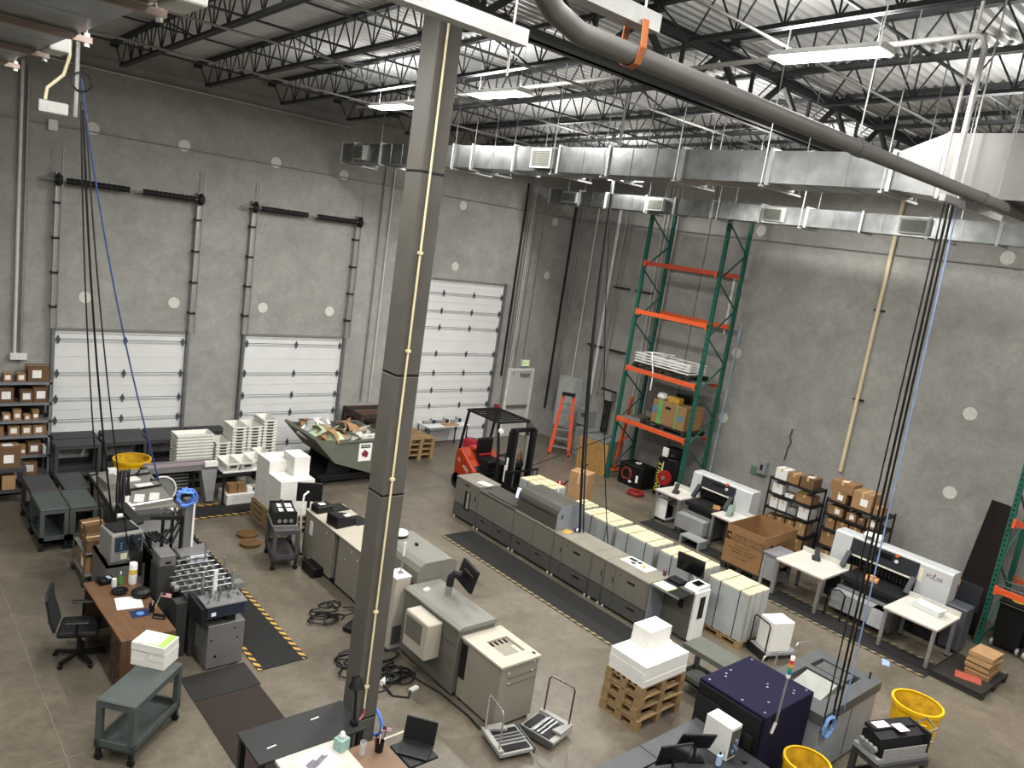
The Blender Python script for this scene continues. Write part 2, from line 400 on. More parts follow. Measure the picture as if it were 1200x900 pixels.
# dock doors -------------------------------------------------------------------------
def dock_door(name, x0, x1, top, seams, hx_, label):
    d = bpy.data.objects.new(name, None); COL.objects.link(d); d['kind'] = 'structure'; d['label'] = label; d.location = (0, 0, 0)
    yf = WY - .045
    for a, b in zip(seams[:-1], seams[1:]):
        p = MB().box(x0, x1, yf, WY - .005, a + .012, b - .004)
        pn = obj('door_panel', p, M_DOORW, d, bevel=.006)
        mid = (a + b) / 2
        if b - a > .3:
            for z in (mid,): obj('rib', MB().box(x0 + .02, x1 - .02, yf - .004, yf, z - .008, z + .008), mat('door_rib', '#c3c4c3', .5), pn)
        obj('stile_rail', MB().box(x0 + .01, x1 - .01, yf - .016, yf, b - .05, b - .012), mat('door_rail', '#b9bbbd', .45, .2), pn)
    obj('gasket', MB().box(x0, x1, WY - .02, WY - .002, seams[0], top + .04), mat('door_gasket', '#57595c', .7), d)
    hm = MB().prism([(0, -.1), (.045, 0), (0, .1), (-.045, 0)], -.02, 0, 'y').mesh('hinge'); hm.materials.append(mat('hinge_steel', '#55575a', .45, .5))
    for z in seams[1:-1]:
        for xx in hx_: obj('hinge', hm, None, d, loc=(xx, yf - .012, z))
    for xx in (x0 - .03, x1 + .03): obj('jamb_track', MB().box(xx - .03, xx + .03, WY - .14, WY - .002, .0, top + .05), mat('track_steel', '#77797b', .45, .5), d)
    obj('header_angle', MB().box(x0 - .06, x1 + .06, WY - .06, WY - .002, top, top + .05), mat('header', '#76736d', .6), d)
    return d
door1 = dock_door('door_1', 3.48, 6.13, 3.05, [0, .58, 1.10, 1.57, 2.13, 2.86, 3.04], (3.55, 4.85, 6.06), 'closed white sectional dock door beside the shelf of boxes')
door2 = dock_door('door_2', 7.50, 10.14, 3.05, [0, .30, 1.10, 1.56, 2.12, 2.86, 3.04], (7.57, 8.85, 10.07), 'closed white sectional dock door behind the scrap hopper')
s3 = [0, .4, 1.13, 1.6, 2.12, 2.7, 3.47, 3.95, 4.46, 4.82]
door3 = dock_door('door_3', 12.6, 15.42, 4.83, s3, (13.2, 14.3, 15.36), 'tall white sectional dock door beside the forklift')
# vertical-lift tracks, shaft and springs over doors 1 and 2
M_SPR = mat('spring_black', '#1d1d1e', .6, .3, var=.2, scale=30)
for d, xa, xb in ((door1, 3.42, 6.19), (door2, 7.44, 10.18)):
    yt = WY - .09
    for xx in (xa, xb):
        tr = obj('lift_track', MB().box(xx - .035, xx + .035, yt - .05, yt + .03, 3.1, 6.25), M_GALVW, d)
        obj('lift_rail', MB().box(xx + .06, xx + .085, yt - .12, yt - .09, 3.1, 6.75), M_COND, d)
        for z in (3.55, 4.25, 4.95, 5.65): obj('track_bracket', MB().box(xx - .06, xx + .09, yt - .09, WY - .002, z - .02, z + .02), M_DARK, tr)
        obj('cable_drum', MB().cyl((xx - .05, WY - .22, 6.1), (xx + .06, WY - .22, 6.1), .1, 14), M_DARK, d)
        obj('bearing_plate', MB().box(xx - .012, xx + .012, WY - .34, WY - .002, 5.98, 6.24), M_DARK, d)
    sh = obj('torsion_shaft', MB().cyl((xa - .35, WY - .22, 6.1), (xb + .2, WY - .22, 6.1), .016, 8), M_COND, d)
    for a, b in ((xa + .15, xa + 1.3), (xa + 1.58, xb - .12)):
        mb = MB(); n = 24
        pr = [(.055 if k % 2 else .066, a + (b - a) * k / n) for k in range(n + 1)]
        mb.lathe(pr, 10); mb.xf(Matrix(((0, 0, 1, 0), (0, 1, 0, 0), (1, 0, 0, 0), (0, 0, 0, 1))))
        mb.xf(Matrix.Translation((0, WY - .22, 6.1))); obj('torsion_spring', mb, M_SPR, sh)
# personnel door ------------------------------------------------------------------------
d4 = bpy.data.objects.new('door_4', None); COL.objects.link(d4); d4['kind'] = 'structure'; d4['label'] = 'pale grey metal exit door near the corner'
M_MD = mat('door_pale', '#b4b4ae', .5, var=.04)
f = MB(); f.box(16.08, 16.17, WY - .06, WY, 0, 2.26); f.box(17.12, 17.21, WY - .06, WY, 0, 2.26); f.box(16.17, 17.12, WY - .06, WY, 2.17, 2.26)
obj('door_frame', f, mat('frame_pale', '#cfcec6', .5), d4)
obj('door_leaf', MB().box(16.17, 17.12, WY - .035, WY - .003, .01, 2.17), M_MD, d4)
obj('door_closer', MB().box(16.62, 17.0, WY - .1, WY - .035, 2.02, 2.11), M_COND, d4)
obj('push_bar', MB().box(16.22, 17.07, WY - .1, WY - .05, .98, 1.06), mat('bar_dark', '#77776f', .4, .4), d4)
# ================================================================= high-bay lamps
M_LAMP = mat('lamp_diffuser', '#fffdf6', .4, var=0, emit=14.0)
def high_bay(x, y, lab, drop=.85):
    z = roof(y) - drop
    t = thing('high_bay_light', lab, 'ceiling light', (x, y, z), 0, 'high bay lights')
    obj('housing', MB().prism([(-.17, 0), (-.10, .07), (.10, .07), (.17, 0)], -.62, .62, 'y'), M_WHITE, t)
    obj('diffuser', MB().box(-.155, .155, -.60, .60, -.014, -.002), M_LAMP, t)
    for s in (-.5, .5): obj('suspension_wire', MB().cyl((0, s, .07), (0, s, roof(y + s) - z), .004, 5), M_COND, t)
    ld = bpy.data.lights.new('lamp_light', 'AREA'); ld.shape = 'RECTANGLE'; ld.size = .3; ld.size_y = 1.18; ld.energy = LAMP_W; ld.color = (1.0, .98, .95)
    lo = bpy.data.objects.new('lamp_light', ld); COL.objects.link(lo); lo.parent = t; lo.location = (0, 0, -.03)
    # added upward fill lamp over the closed housing, brightens the roof deck
    lu = bpy.data.lights.new('deck_fill', 'AREA'); lu.shape = 'RECTANGLE'; lu.size = .2; lu.size_y = 1.1; lu.energy = LAMP_W * UPSHARE; lu.color = (1.0, .98, .95)
    uo = bpy.data.objects.new('deck_fill', lu); COL.objects.link(uo); uo.parent = t; uo.location = (0, 0, .085); uo.rotation_euler = (PI, 0, 0)
    return t
high_bay(7.8, 13.0, 'bright high bay light hanging just before the far duct end')
high_bay(7.8, 9.95, 'bright high bay light hanging beside the steel column')
high_bay(7.8, 4.57, 'bright high bay light hanging near the sprinkler main')
for x, ys in ((15.1, (13.8, 8.4, 2.6)), (11.4, (12.2, 8.0, 3.9, .4)), (2.6, (9.4, 6.2, 3.0, -.2)), (-2.6, (9.6, 4.6, .2))):  # row just behind the long duct is added, hidden fill for the side wall
    for y in ys:
        high_bay(x, y, 'high bay light hung %s the long duct' % {15.1: 'above the side duct beyond', 11.4: 'as added fill behind', 2.6: 'on the column side of', -2.6: 'well before'}[x] + {0: ' by the dock wall', 1: ' at mid hall', 2: ' near the mezzanine', 3: ' over the mezzanine'}[ys.index(y)], 1.18 if x == 11.4 else 1.0 if x > 8 else .85)
for y in (0.0, -3.5): high_bay(7.8, y, 'high bay light over the mezzanine end of the press hall')
for x in (15.1, 2.6): high_bay(x, -3.6, 'high bay light over the rear of the mezzanine')

# ================================================================= sheet-metal ducts
def duct_run(name, label, x0, x1, ys, z0, z1, regs=(), hang=(), reg_w=.45, over=.25, top=None):
    """rectangular duct along y in flanged sections; ys are joints (far to near)"""
    t = thing(name, label, 'duct', (0, 0, 0))
    for a, b in zip(ys[:-1], ys[1:]):
        s = obj('duct_section', MB().box(x0, x1, b + .008, a - .008, z0, z1), M_GALV, t)
        n = max(1, int(round((a - b) / .5)))
        for k in range(1, n):
            yy = a + (b - a) * k / n
            obj('stiffening_bead', MB().box(x0 - .006, x1 + .006, yy - .006, yy + .006, z0 - .006, z1 + .006), M_GALV, s)
    for yj in ys:
        obj('flange', MB().box(x0 - .03, x1 + .03, yj - .022, yj + .022, z0 - .03, z1 + .03), M_GALVW, t)
    for yr, w_ in regs:
        hh = (z1 - z0) * .8; zc = (z0 + z1) / 2
        r = obj('register_frame', MB().box(x0 - .10, x0, yr - w_ / 2, yr + w_ / 2, zc - hh / 2, zc + hh / 2), mat('register_grey', '#94958f', .5, .3), t)
        for k in range(9):
            zz = zc - hh / 2 + .05 + (hh - .1) * k / 8
            obj('louvre', MB().box(x0 - .108, x0 - .101, yr - w_ / 2 + .04, yr + w_ / 2 - .04, zz - .012, zz + .006), mat('louvre_grey', '#55564f', .5, .3), r)
    for yh in hang:
        h = obj('trapeze_strut', MB().box(x0 - .08, x1 + over, yh - .02, yh + .02, z0 - .055, z0 - .031), M_GALVW, t)
        for xx in (x0 - .055, x1 + over - .03):
            obj('hanger_rod', MB().cyl((xx, yh, z0 - .06), (xx, yh, (top or roof(yh)) - .02), .007, 5), M_GALVW, h)
    return t
d1 = duct_run('supply_duct', 'long galvanised duct hung from the roof, with a large grey end', 9.0, 9.62,
         [17.05, 16.45, 15.3, 14.0, 12.6, 12.0, 10.8, 9.65, 8.55, 7.15, 5.75, 4.2], 7.45, 7.85,
         regs=((16.1, .42), (10.0, .5)), hang=(16.9, 15.2, 12.5, 11.9, 9.75, 8.6, 7.2, 5.8, 4.25), over=.3)
tr = MB(); xa, xb = 9.0, 9.62
tr.add([(xa, 4.19, 7.45), (xb, 4.19, 7.45), (xb, 4.19, 7.85), (xa, 4.19, 7.85), (xa, 3.70, 7.40), (xb + .3, 3.70, 7.40), (xb + .3, 3.70, 8.06), (xa, 3.70, 8.06)],
       [(0, 3, 2, 1), (4, 5, 6, 7), (0, 1, 5, 4), (1, 2, 6, 5), (2, 3, 7, 6), (3, 0, 4, 7)])
obj('transition_piece', tr, M_GALV, d1)
M_DGREY = mat('duct_lined', '#7c7a77', .5, .5, var=.06, scale=2)
bigd = obj('plenum_section', MB().box(xa, xb + .3, -5.5, 3.69, 7.40, 8.06), M_DGREY, d1, label='large dull grey plenum')
for yy in (3.68, 2.4, 1.1): obj('flange', MB().box(xa - .012, xb + .31, yy - .012, yy + .012, 7.39, 8.07), M_DGREY, bigd)
for yy in (3.4, 1.5):
    h = obj('trapeze_strut', MB().box(8.5, 10.2, yy - .03, yy + .03, 7.30, 7.37), M_GALVW, d1)
    for xx in (8.9, 10.05): obj('hanger_rod', MB().cyl((xx, yy, 7.3), (xx, yy, roof(yy) - .02), .009, 5), M_GALVW, h)
duct_run('side_duct', 'slim galvanised duct running along the side wall', 15.5, 16.0,
         [16.8, 15.6, 14.6, 13.2, 12.3, 11.2, 9.9, 8.8, 7.6, 6.3, 5.1, 3.8, 2.4], 7.43, 7.80,
         regs=((15.9, .55), (12.85, .5), (9.56, .5), (6.55, .55)), hang=(16.0, 13.1, 11.0, 8.9, 6.0, 4.0), over=.12)
# big duct over the left edge
d3 = thing('mezzanine_duct', 'wide galvanised duct seen from below over the shelf of boxes', 'duct', (0, 0, 0))
for a, b in zip([14.2, 12.4, 10.6, 8.8, 7.0, 5.2, 3.4], [12.4, 10.6, 8.8, 7.0, 5.2, 3.4, 1.6]):
    s = obj('duct_section', MB().box(-.4, 1.62, b + .006, a - .006, 7.45, 8.3), M_GALV, d3)
    obj('stiffening_bead', MB().box(-.41, 1.626, (a + b) / 2 - .006, (a + b) / 2 + .006, 7.444, 8.306), M_GALV, s)
for yy in (13.2, 11.4, 9.7, 7.92, 5.9, 4.0):
    h = obj('trapeze_strut', MB().box(-.5, 1.72, yy - .03, yy + .03, 7.39, 7.44), mat('strut_brown', '#8a7a70', .5, .3), d3)
    obj('strut_nut', MB().cyl((1.68, yy, 7.36), (1.68, yy, 7.47), .025, 8), M_WHITE, h)
    obj('hanger_rod', MB().cyl((1.68, yy, 7.36), (1.68, yy, roof(yy) - .02), .008, 5), M_GALVW, h)
for yy in (9.35, 5.55):
    obj('register_boot', MB().box(1.622, 1.80, yy - .22, yy + .22, 7.42, 7.70), mat('boot_white', '#bdbdb8', .6), d3, bevel=.01)

# ================================================================= pipes
PZ = 7.33
sp = thing('sprinkler_main', 'thick grey sprinkler main pipe crossing under the roof', 'pipe', (0, 0, 0))
obj('pipe_run', MB().tube([(2.35, 3.0, 7.62), (2.45, 3.0, 7.5), (2.62, 3.0, 7.38), (2.8, 3.0, PZ), (WX - .05, 3.0, PZ)], .057, 14), M_PIPE, sp, smooth=True)
obj('riser', MB().cyl((2.35, 3.0, 7.6), (2.35, 3.0, roof(3) - .05), .057, 12), M_PIPE, sp, smooth=True)
for x in (5.82, 8.42): obj('coupling', MB().cyl((x - .05, 3, PZ), (x + .05, 3, PZ), .066, 14), M_PIPE, sp)
for x in (5.78, 8.8, 12.0): obj('pipe_hanger', MB().tube([(x, 3, roof(3)), (x, 3, PZ + .08)], .006, 5), M_GALVW, sp)
tag(obj('strut_channel', MB().box(2.7, 3.33, 2.95, 3.05, 7.47, 7.56), M_GALVW), 'short galvanised strut channel holding the orange strap', 'strut', 'strut channels by the column')
tag(obj('strut_channel', MB().box(1.85, 3.03, 3.66, 3.76, 7.38, 7.47), M_GALVW), 'galvanised strut channel crossing in front of the column top', 'strut', 'strut channels by the column')
for x, y, z0 in ((3.28, 3.03, 7.56), (2.95, 3.71, 7.2)):
    tag(obj('threaded_rod', MB().cyl((x, y, z0), (x, y, roof(y) - .02), .007, 5), M_GALVW), 'thin threaded rod hanging the strut %s' % ('with the strap' if y < 3.3 else 'before the column'), 'rod', 'strut rods')
st = MB()
for k in range(17):
    a = PI * k / 8; st.v.append
pts = [(3.2 + .0, 3.0 - .062, 7.5), (3.2, 3.0 - .072, 7.36), (3.2, 3.0 - .05, 7.28), (3.2, 3.0, 7.262), (3.2, 3.05, 7.28), (3.2, 3.072, 7.36), (3.2, 3.062, 7.5)]
for a, b in zip(pts[:-1], pts[1:]): st.bar(a, b, .045, .006, (0, 1, 0) if abs(a[2] - b[2]) > .03 else (0, 0, 1))
tag(obj('pipe_strap', st, mat('orange_webbing', '#9a5a30', .7)), 'orange strap slung round the sprinkler main', 'strap')
# branch pipes and conduits under the roof
def run(name, lab, cat, pts, r, m, group=None, n=6):
    return tag(obj(name, MB().tube(pts, r, n), m, smooth=True), lab, cat, group)
run('branch_pipe', 'pale branch pipe along the joists beside the lights, bending down', 'pipe', [(8.6, 15.8, 8.55), (8.6, 9.0, 8.75), (8.6, 3.5, 8.93), (8.6, 3.42, 8.9), (8.6, 3.38, 8.8), (8.6, 3.38, 7.4)], .03, M_CONDW)
for y in (14.2, 11.6, 8.8):
    run('sprinkler_branch', 'thin grey sprinkler branch line crossing the joists %s' % {14.2: 'nearest the dock wall', 11.6: 'between the two far lights', 8.8: 'beside the girder truss'}[y], 'pipe', [(1.2, y, roof(y) - .66), (WX - .2, y, roof(y) - .66)], .018, M_COND, 'sprinkler branch lines')
run('sprinkler_branch', 'thin grey sprinkler branch line in the mezzanine bay', 'pipe', [(2.0, 5.2, roof(5.2) - .64), (WX - .2, 5.2, roof(5.2) - .64)], .018, M_COND, 'sprinkler branch lines')
# bright conduit and grey conduits along the dock wall
run('wall_conduit', 'bright galvanised pipe along the top of the dock wall', 'pipe', [(1.2, WY - .07, 8.36), (9.75, WY - .07, 8.36)], .032, M_GALVW)
run('wall_conduit', 'thin conduit above the bright pipe on the dock wall', 'pipe', [(3.0, WY - .05, 8.56), (12.0, WY - .05, 8.6)], .012, M_COND)
run('wall_conduit', 'thin level conduit across the dock wall above the door springs', 'pipe', [(1.8, WY - .03, 7.13), (WX - .03, WY - .03, 7.15)], .014, M_COND)
run('wall_conduit', 'thin level conduit across the side wall behind the tall rack', 'pipe', [(WX - .03, 17.9, 7.15), (WX - .03, 1.0, 7.18)], .014, M_COND)
jb = MB().box(-.08, .08, -.05, 0, -.1, .1)
tag(obj('junction_box', jb, M_WHITE, loc=(3.32, WY - .02, 7.13)), 'small white junction box on the dock wall conduits', 'junction box')
def wall_line(px0, px1, side, off=.05):
    if side == 'b':
        a, b = ONY(*px0, WY - off), ONY(*px1, WY - off); x = (a[0] + b[0]) / 2; return [(x, WY - off, a[2]), (x, WY - off, b[2])]
    a, b = ONX(*px0, WX - off), ONX(*px1, WX - off); y = (a[1] + b[1]) / 2; return [(WX - off, y, a[2]), (WX - off, y, b[2])]
for p0, p1, s, r, m, nm, lab in (
    ((27, 70), (16, 422), 'b', .035, M_CONDW, 'wall_conduit', 'pale vertical conduit ending at the box over the shelf'),
    ((36, 78), (22, 425), 'b', .028, M_COND, 'wall_conduit', 'grey vertical conduit beside the pale one over the shelf'),
    ((449, 195), (427, 470), 'b', .022, M_COND, 'wall_conduit', 'grey vertical conduit on the wall behind the column'),
    ((459, 195), (437, 470), 'b', .018, M_CONDW, 'wall_conduit', 'pale vertical conduit on the wall behind the column'),
    ((620, 215), (588, 440), 'b', .032, M_DARK, 'downspout', 'dark vertical pipe beside the tall dock door'),
    ((626, 218), (584, 490), 'b', .035, M_COND, 'wall_conduit', 'thick grey conduit beside the tall dock door'),
    ((629, 220), (590, 470), 'b', .014, M_CONDW, 'wall_conduit', 'thin pale conduit next to the thick grey one by the tall door'),
    ((637, 224), (599, 440), 'b', .012, M_COND, 'wall_conduit', 'thin grey conduit just left of the exit door frame'),
    ((633, 222), (594, 440), 'b', .016, M_CONDW, 'wall_conduit', 'thin pale conduit left of the exit door'),
    ((641, 230), (614, 425), 'b', .012, M_COND, 'wall_conduit', 'thin conduit dropping to the exit sign'),
    ((674, 240), (640, 478), 'r', .036, M_DARK, 'roof_drain', 'dark roof drain pipe in the room corner'),
    ((683, 240), (648, 480), 'r', .03, M_COND, 'wall_conduit', 'grey conduit just past the room corner'),
    ((708, 235), (660, 480), 'r', .022, M_CONDW, 'wall_conduit', 'pale conduit over the electrical panel'),
    ((731, 240), (690, 462), 'r', .055, M_CONDW, 'wall_conduit', 'bright thick conduit over the switch box'),
    ((739, 240), (698, 462), 'r', .028, M_COND, 'wall_conduit', 'grey conduit beside the bright thick one'),
    ((744, 240), (704, 462), 'r', .02, M_COND, 'wall_conduit', 'second thinner grey conduit beside the bright thick one'),
    ((1062, 222), (985, 552), 'r', .045, mat('tan_pipe', '#d6c9a6', .5, var=.05), 'standpipe', 'cream standpipe down the side wall behind the shelving')):
    L = wall_line(p0, p1, s, off=max(.05, r + .02))
    run(nm, lab, 'pipe', L, r, m, 'wall pipes', 10)
for k, (x, lab) in enumerate(((780, 0), (785, 1), (790, 2), (796, 3))):     # bundle of conduits behind the rack
    a = ONX(x, 250, WX - .06); run('wall_conduit', 'bright conduit in the bundle behind the rack upright', 'pipe', [(WX - .06, a[1], 8.3), (WX - .06, a[1], 1.6)], .017, M_CONDW, 'conduit bundle behind the rack')
for z in (5.3, 3.4):
    for (p, lab) in (((700, 400), 'over the panel'), ((727, 400), 'on the bright conduit')):
        y = ONX(p[0] + (z - 3.4) * 10, p[1], WX)[1]
        tag(obj('pipe_clamp', MB().box(WX - .12, WX - .002, y - .3, y + .3, z - .02, z + .02), M_DARK), 'dark %s strut clamp %s' % ('upper' if z > 4 else 'lower', lab), 'clamp', 'strut clamps')
for z in (5.9, 3.8): tag(obj('pipe_clamp', MB().box(WX - .06, WX - .002, 7.82, 8.06, z - .02, z + .02), M_DARK), '%s dark clamp on the cream standpipe' % ('upper' if z > 5 else 'lower'), 'clamp', 'standpipe clamps')
tag(obj('wall_box', MB().box(2.70, 3.0, WY - .12, WY - .002, 2.42, 2.56), M_WHITE, bevel=.01), 'small white emergency light box over the shelf', 'wall box')

# ================================================================= cord drops
def catenary(p, q, sag, n=10, side=(0, 0)):
    P, Q = Vector(p), Vector(q); out = []
    for i in range(n + 1):
        t = i / n; v = P.lerp(Q, t); k = 4 * t * (1 - t)
        out.append((v.x + side[0] * k, v.y + side[1] * k, v.z - sag * k))
    return out
M_BLUEC = mat('blue_hose', '#2b3d70', .5, var=.08)
# drop over the inserting machine
run('drop_pole', 'galvanised drop pole hanging beside the wide duct', 'pole', [(2.45, 12.0, roof(12) - .02), (2.45, 12.0, 7.0)], .03, M_GALVW, n=8)
run('drop_conduit', 'pale bent conduit running to the hanging outlet box', 'conduit', [(2.36, 12.0, roof(12) - .03), (2.36, 12.0, 7.75), (2.3, 12.0, 7.5), (2.12, 12.0, 7.3), (2.1, 12.0, 7.15)], .022, M_CREAM)
tag(obj('outlet_box', MB().box(2.02, 2.36, 11.94, 12.06, 6.99, 7.14), mat('outlet_grey', '#a9a9a4', .5), bevel=.01), 'white outlet box hanging at the drop pole by the dock wall', 'outlet box')
for k, (e, dx) in enumerate((((3.05, 12.1, 1.1), 0), ((3.25, 12.3, 1.15), .02), ((3.3, 11.6, 1.0), .05))):
    run('hanging_cable', ['thin black cord dropping to the trolley end of the inserting machine', 'thick black cord dropping to the inserting machine', 'thin black cord dropping to the control side of the inserting machine'][k], 'cord', catenary((2.50 + dx, 11.93 - .04 * k, 7.2 - k * .1), e, .0, side=(-.06, 0)), .014 if k == 1 else .010, M_BLACK, 'cords of the machine drop')
run('air_hose', 'blue air hose dropping to the coil on the machine tower', 'hose', catenary((2.5, 11.98, 7.5), (3.78, 11.9, 1.85), .0, side=(-.1, 0)), .011, M_BLUEC)
mb = MB(); mb.tube([(2.5 + .12 * math.cos(a), 11.95, 7.45 + .12 * math.sin(a)) for a in np.linspace(0, 2 * PI, 13)], .012, 6)
tag(obj('cord_loop', mb, M_BLACK), 'small black loop of cord tied to the drop pole', 'cord')
# drop over the long press
run('drop_pole', 'short galvanised pole behind the long duct over the press', 'pole', [(10.9, 10.15, roof(10) - .02), (10.9, 10.15, 7.3)], .03, M_GALVW, n=8)
for k, e in enumerate(((10.95, 9.55, .90), (11.02, 9.52, .90), (11.66, 9.32, .4))):
    run('hanging_cable', ['thick black power cord dropping to the long press', 'dark power cord dropping beside the thick one to the press', 'thin dark cord dropping behind the press to the floor'][k], 'cord', catenary((10.9, 10.13, 7.35 - .05 * k), e, 0, side=(.0, .15)), (.028, .02, .012)[k], mat('cord_navy', '#22232c', .55) if k == 1 else M_BLACK, 'cords of the press drop')
# drop over the envelope press in the foreground
run('drop_pole', 'galvanised conduit beside the big plenum over the foreground machine', 'pole', [(8.85, 3.6, roof(3.6)), (8.85, 3.6, 7.36)], .016, M_CONDW)
for k, e in enumerate(((9.44, 3.665, .72), (9.68, 3.665, .74), (9.82, 3.665, .76), (9.96, 3.655, .90))):
    run('hanging_cable' if k < 3 else 'air_hose', ['thin black power cord dropping onto the grey foreground machine', 'thick black power cord next to the thin one at the foreground machine', 'thick black power cord next to the blue hose at the foreground machine'][k] if k < 3 else 'blue air hose dropping onto the grey foreground machine', 'cord' if k < 3 else 'hose',
        catenary((8.84 + .12 * k, 3.5, 7.34), e, 0, side=(.0, .0)), (.009, .014, .013, .009)[k], M_BLACK if k < 3 else mat('blue_hose_pale', '#7f93bd', .5), 'cords of the foreground drop')
# ================================================================= reusable things
def utility_cart(label, loc, rz=0.0, L=.86, W=.42, H=.80, m=None, group='utility carts', shelf_z=.2, mid=None, thick=.09):
    """plastic utility cart: lipped top, lower tray, four corner legs, four casters. Length along x."""
    m = m or M_CARTD
    t = thing('utility_cart', label, 'cart', loc, rz, group)
    obj('top_shelf', MB().box(-L / 2, L / 2, -W / 2, W / 2, H - .035, H), m, t, bevel=.012)
    ap = MB()
    for y in (-W / 2 + .015, W / 2 - .015): ap.box(-L / 2 + .02, L / 2 - .02, y - .012, y + .012, H - thick, H - .03)
    for x in (-L / 2 + .015, L / 2 - .015): ap.box(x - .012, x + .012, -W / 2 + .02, W / 2 - .02, H - thick, H - .03)
    obj('apron', ap, m, t)
    tr = MB().box(-L / 2, L / 2, -W / 2, W / 2, shelf_z - .03, shelf_z)
    for y in (-W / 2 + .012, W / 2 - .012): tr.box(-L / 2, L / 2, y - .012, y + .012, shelf_z - .03, shelf_z + .07)
    for x in (-L / 2 + .012, L / 2 - .012): tr.box(x - .012, x + .012, -W / 2, W / 2, shelf_z - .03, shelf_z + .07)
    obj('lower_shelf', tr, m, t)
    for sx in (-1, 1):
        for sy in (-1, 1):
            x, y = sx * (L / 2 - .035), sy * (W / 2 - .035)
            obj('leg', MB().box(x - .035, x + .035, y - .035, y + .035, shelf_z - .03, H - .03), m, t, bevel=.006)
            c = obj('caster', MB().box(x - .02, x + .02, y - .025, y + .025, .07, shelf_z - .03), M_DARK, t)
            obj('wheel', MB().cyl((x - .015, y, .045), (x + .015, y, .045), .045, 12), M_RUB, c)
    return t
def carton(label, loc, size, m=None, rz=0.0, lab=None, tape=True, group=None, name='cardboard_box', flap=False):
    """closed carton, base centre at loc. lab: side of white sticker ('-x','-y','top')"""
    m = m or M_CARD; a, b, h = size
    o = tag(obj(name, MB().box(-a / 2, a / 2, -b / 2, b / 2, 0, h), m, loc=loc, rz=rz, bevel=.006), label, 'box', group)
    if tape:
        tp = MB().box(-a / 2 - .001, a / 2 + .001, -.025, .025, h, h + .0015); tp.box(-a / 2 - .0015, -a / 2, -.025, .025, h * .7, h)
        obj('tape', tp, mat('packing_tape', '#c2a578', .35, var=.05), o)
    s = min(.16, h * .55, min(a, b) * .6)
    for k in (lab or '').split():
        q = MB()
        if k == '-x': q.box(-a / 2 - .002, -a / 2, -b * .3, -b * .3 + s, h * .25, h * .25 + s)
        if k == '-y': q.box(-a * .3, -a * .3 + s, -b / 2 - .002, -b / 2, h * .25, h * .25 + s)
        if k == 'top': q.box(-a * .3, -a * .3 + s, -s / 2, s / 2, h + .002, h + .004)
        if q.v: obj('sticker', q, M_LABEL, o)
    return o
_pal = {}
def pallet(label, loc, rz=0.0, L=1.2, W=1.0, H=.144, group='wooden pallets', m=None):
    """wooden pallet: top boards, three block rows with cross boards, bottom boards; length along y"""
    m = m or M_WOODP
    t = thing('wooden_pallet', label, 'pallet', loc, rz, group)
    n = 6; bw = W * .15
    for i in range(n):
        y = -L / 2 + bw / 2 + (L - bw) * i / (n - 1)
        obj('deck_board', MB().box(-W / 2, W / 2, y - bw / 2, y + bw / 2, H - .02, H), m, t)
    for i in range(3):
        x = -W / 2 + .05 + (W - .1) * i / 2
        obj('stringer_board', MB().box(x - .05, x + .05, -L / 2, L / 2, H - .04, H - .02), m, t)
        obj('bottom_board', MB().box(x - .05, x + .05, -L / 2, L / 2, 0, .02), m, t)
        for j in range(3):
            y = -L / 2 + .06 + (L - .12) * j / 2
            obj('block', MB().box(x - .05, x + .05, y - .06, y + .06, .02, H - .04), m, t)
    return t
M_TUB = mat('mail_tub', '#d3d2ca', .6, var=.05, scale=12)
def tub_mb(L, W, H, wall=.012, tap=.03):
    """open tapered tote, length along y"""
    mb = MB()
    o = [(-W / 2 + tap, -L / 2 + tap, 0), (W / 2 - tap, -L / 2 + tap, 0), (W / 2 - tap, L / 2 - tap, 0), (-W / 2 + tap, L / 2 - tap, 0)]
    r = [(-W / 2, -L / 2, H), (W / 2, -L / 2, H), (W / 2, L / 2, H), (-W / 2, L / 2, H)]
    ri = [(-W / 2 + wall, -L / 2 + wall, H), (W / 2 - wall, -L / 2 + wall, H), (W / 2 - wall, L / 2 - wall, H), (-W / 2 + wall, L / 2 - wall, H)]
    b = [(-W / 2 + tap + wall, -L / 2 + tap + wall, .012), (W / 2 - tap - wall, -L / 2 + tap + wall, .012), (W / 2 - tap - wall, L / 2 - tap - wall, .012), (-W / 2 + tap + wall, L / 2 - tap - wall, .012)]
    vs = o + r + ri + b; fs = [(3, 2, 1, 0), (12, 13, 14, 15)]
    for i in range(4):
        j = (i + 1) % 4; fs += [(i, j, 4 + j, 4 + i), (4 + i, 4 + j, 8 + j, 8 + i), (8 + i, 8 + j, 12 + j, 12 + i)]
    return mb.add(vs, fs)
_tub = {}
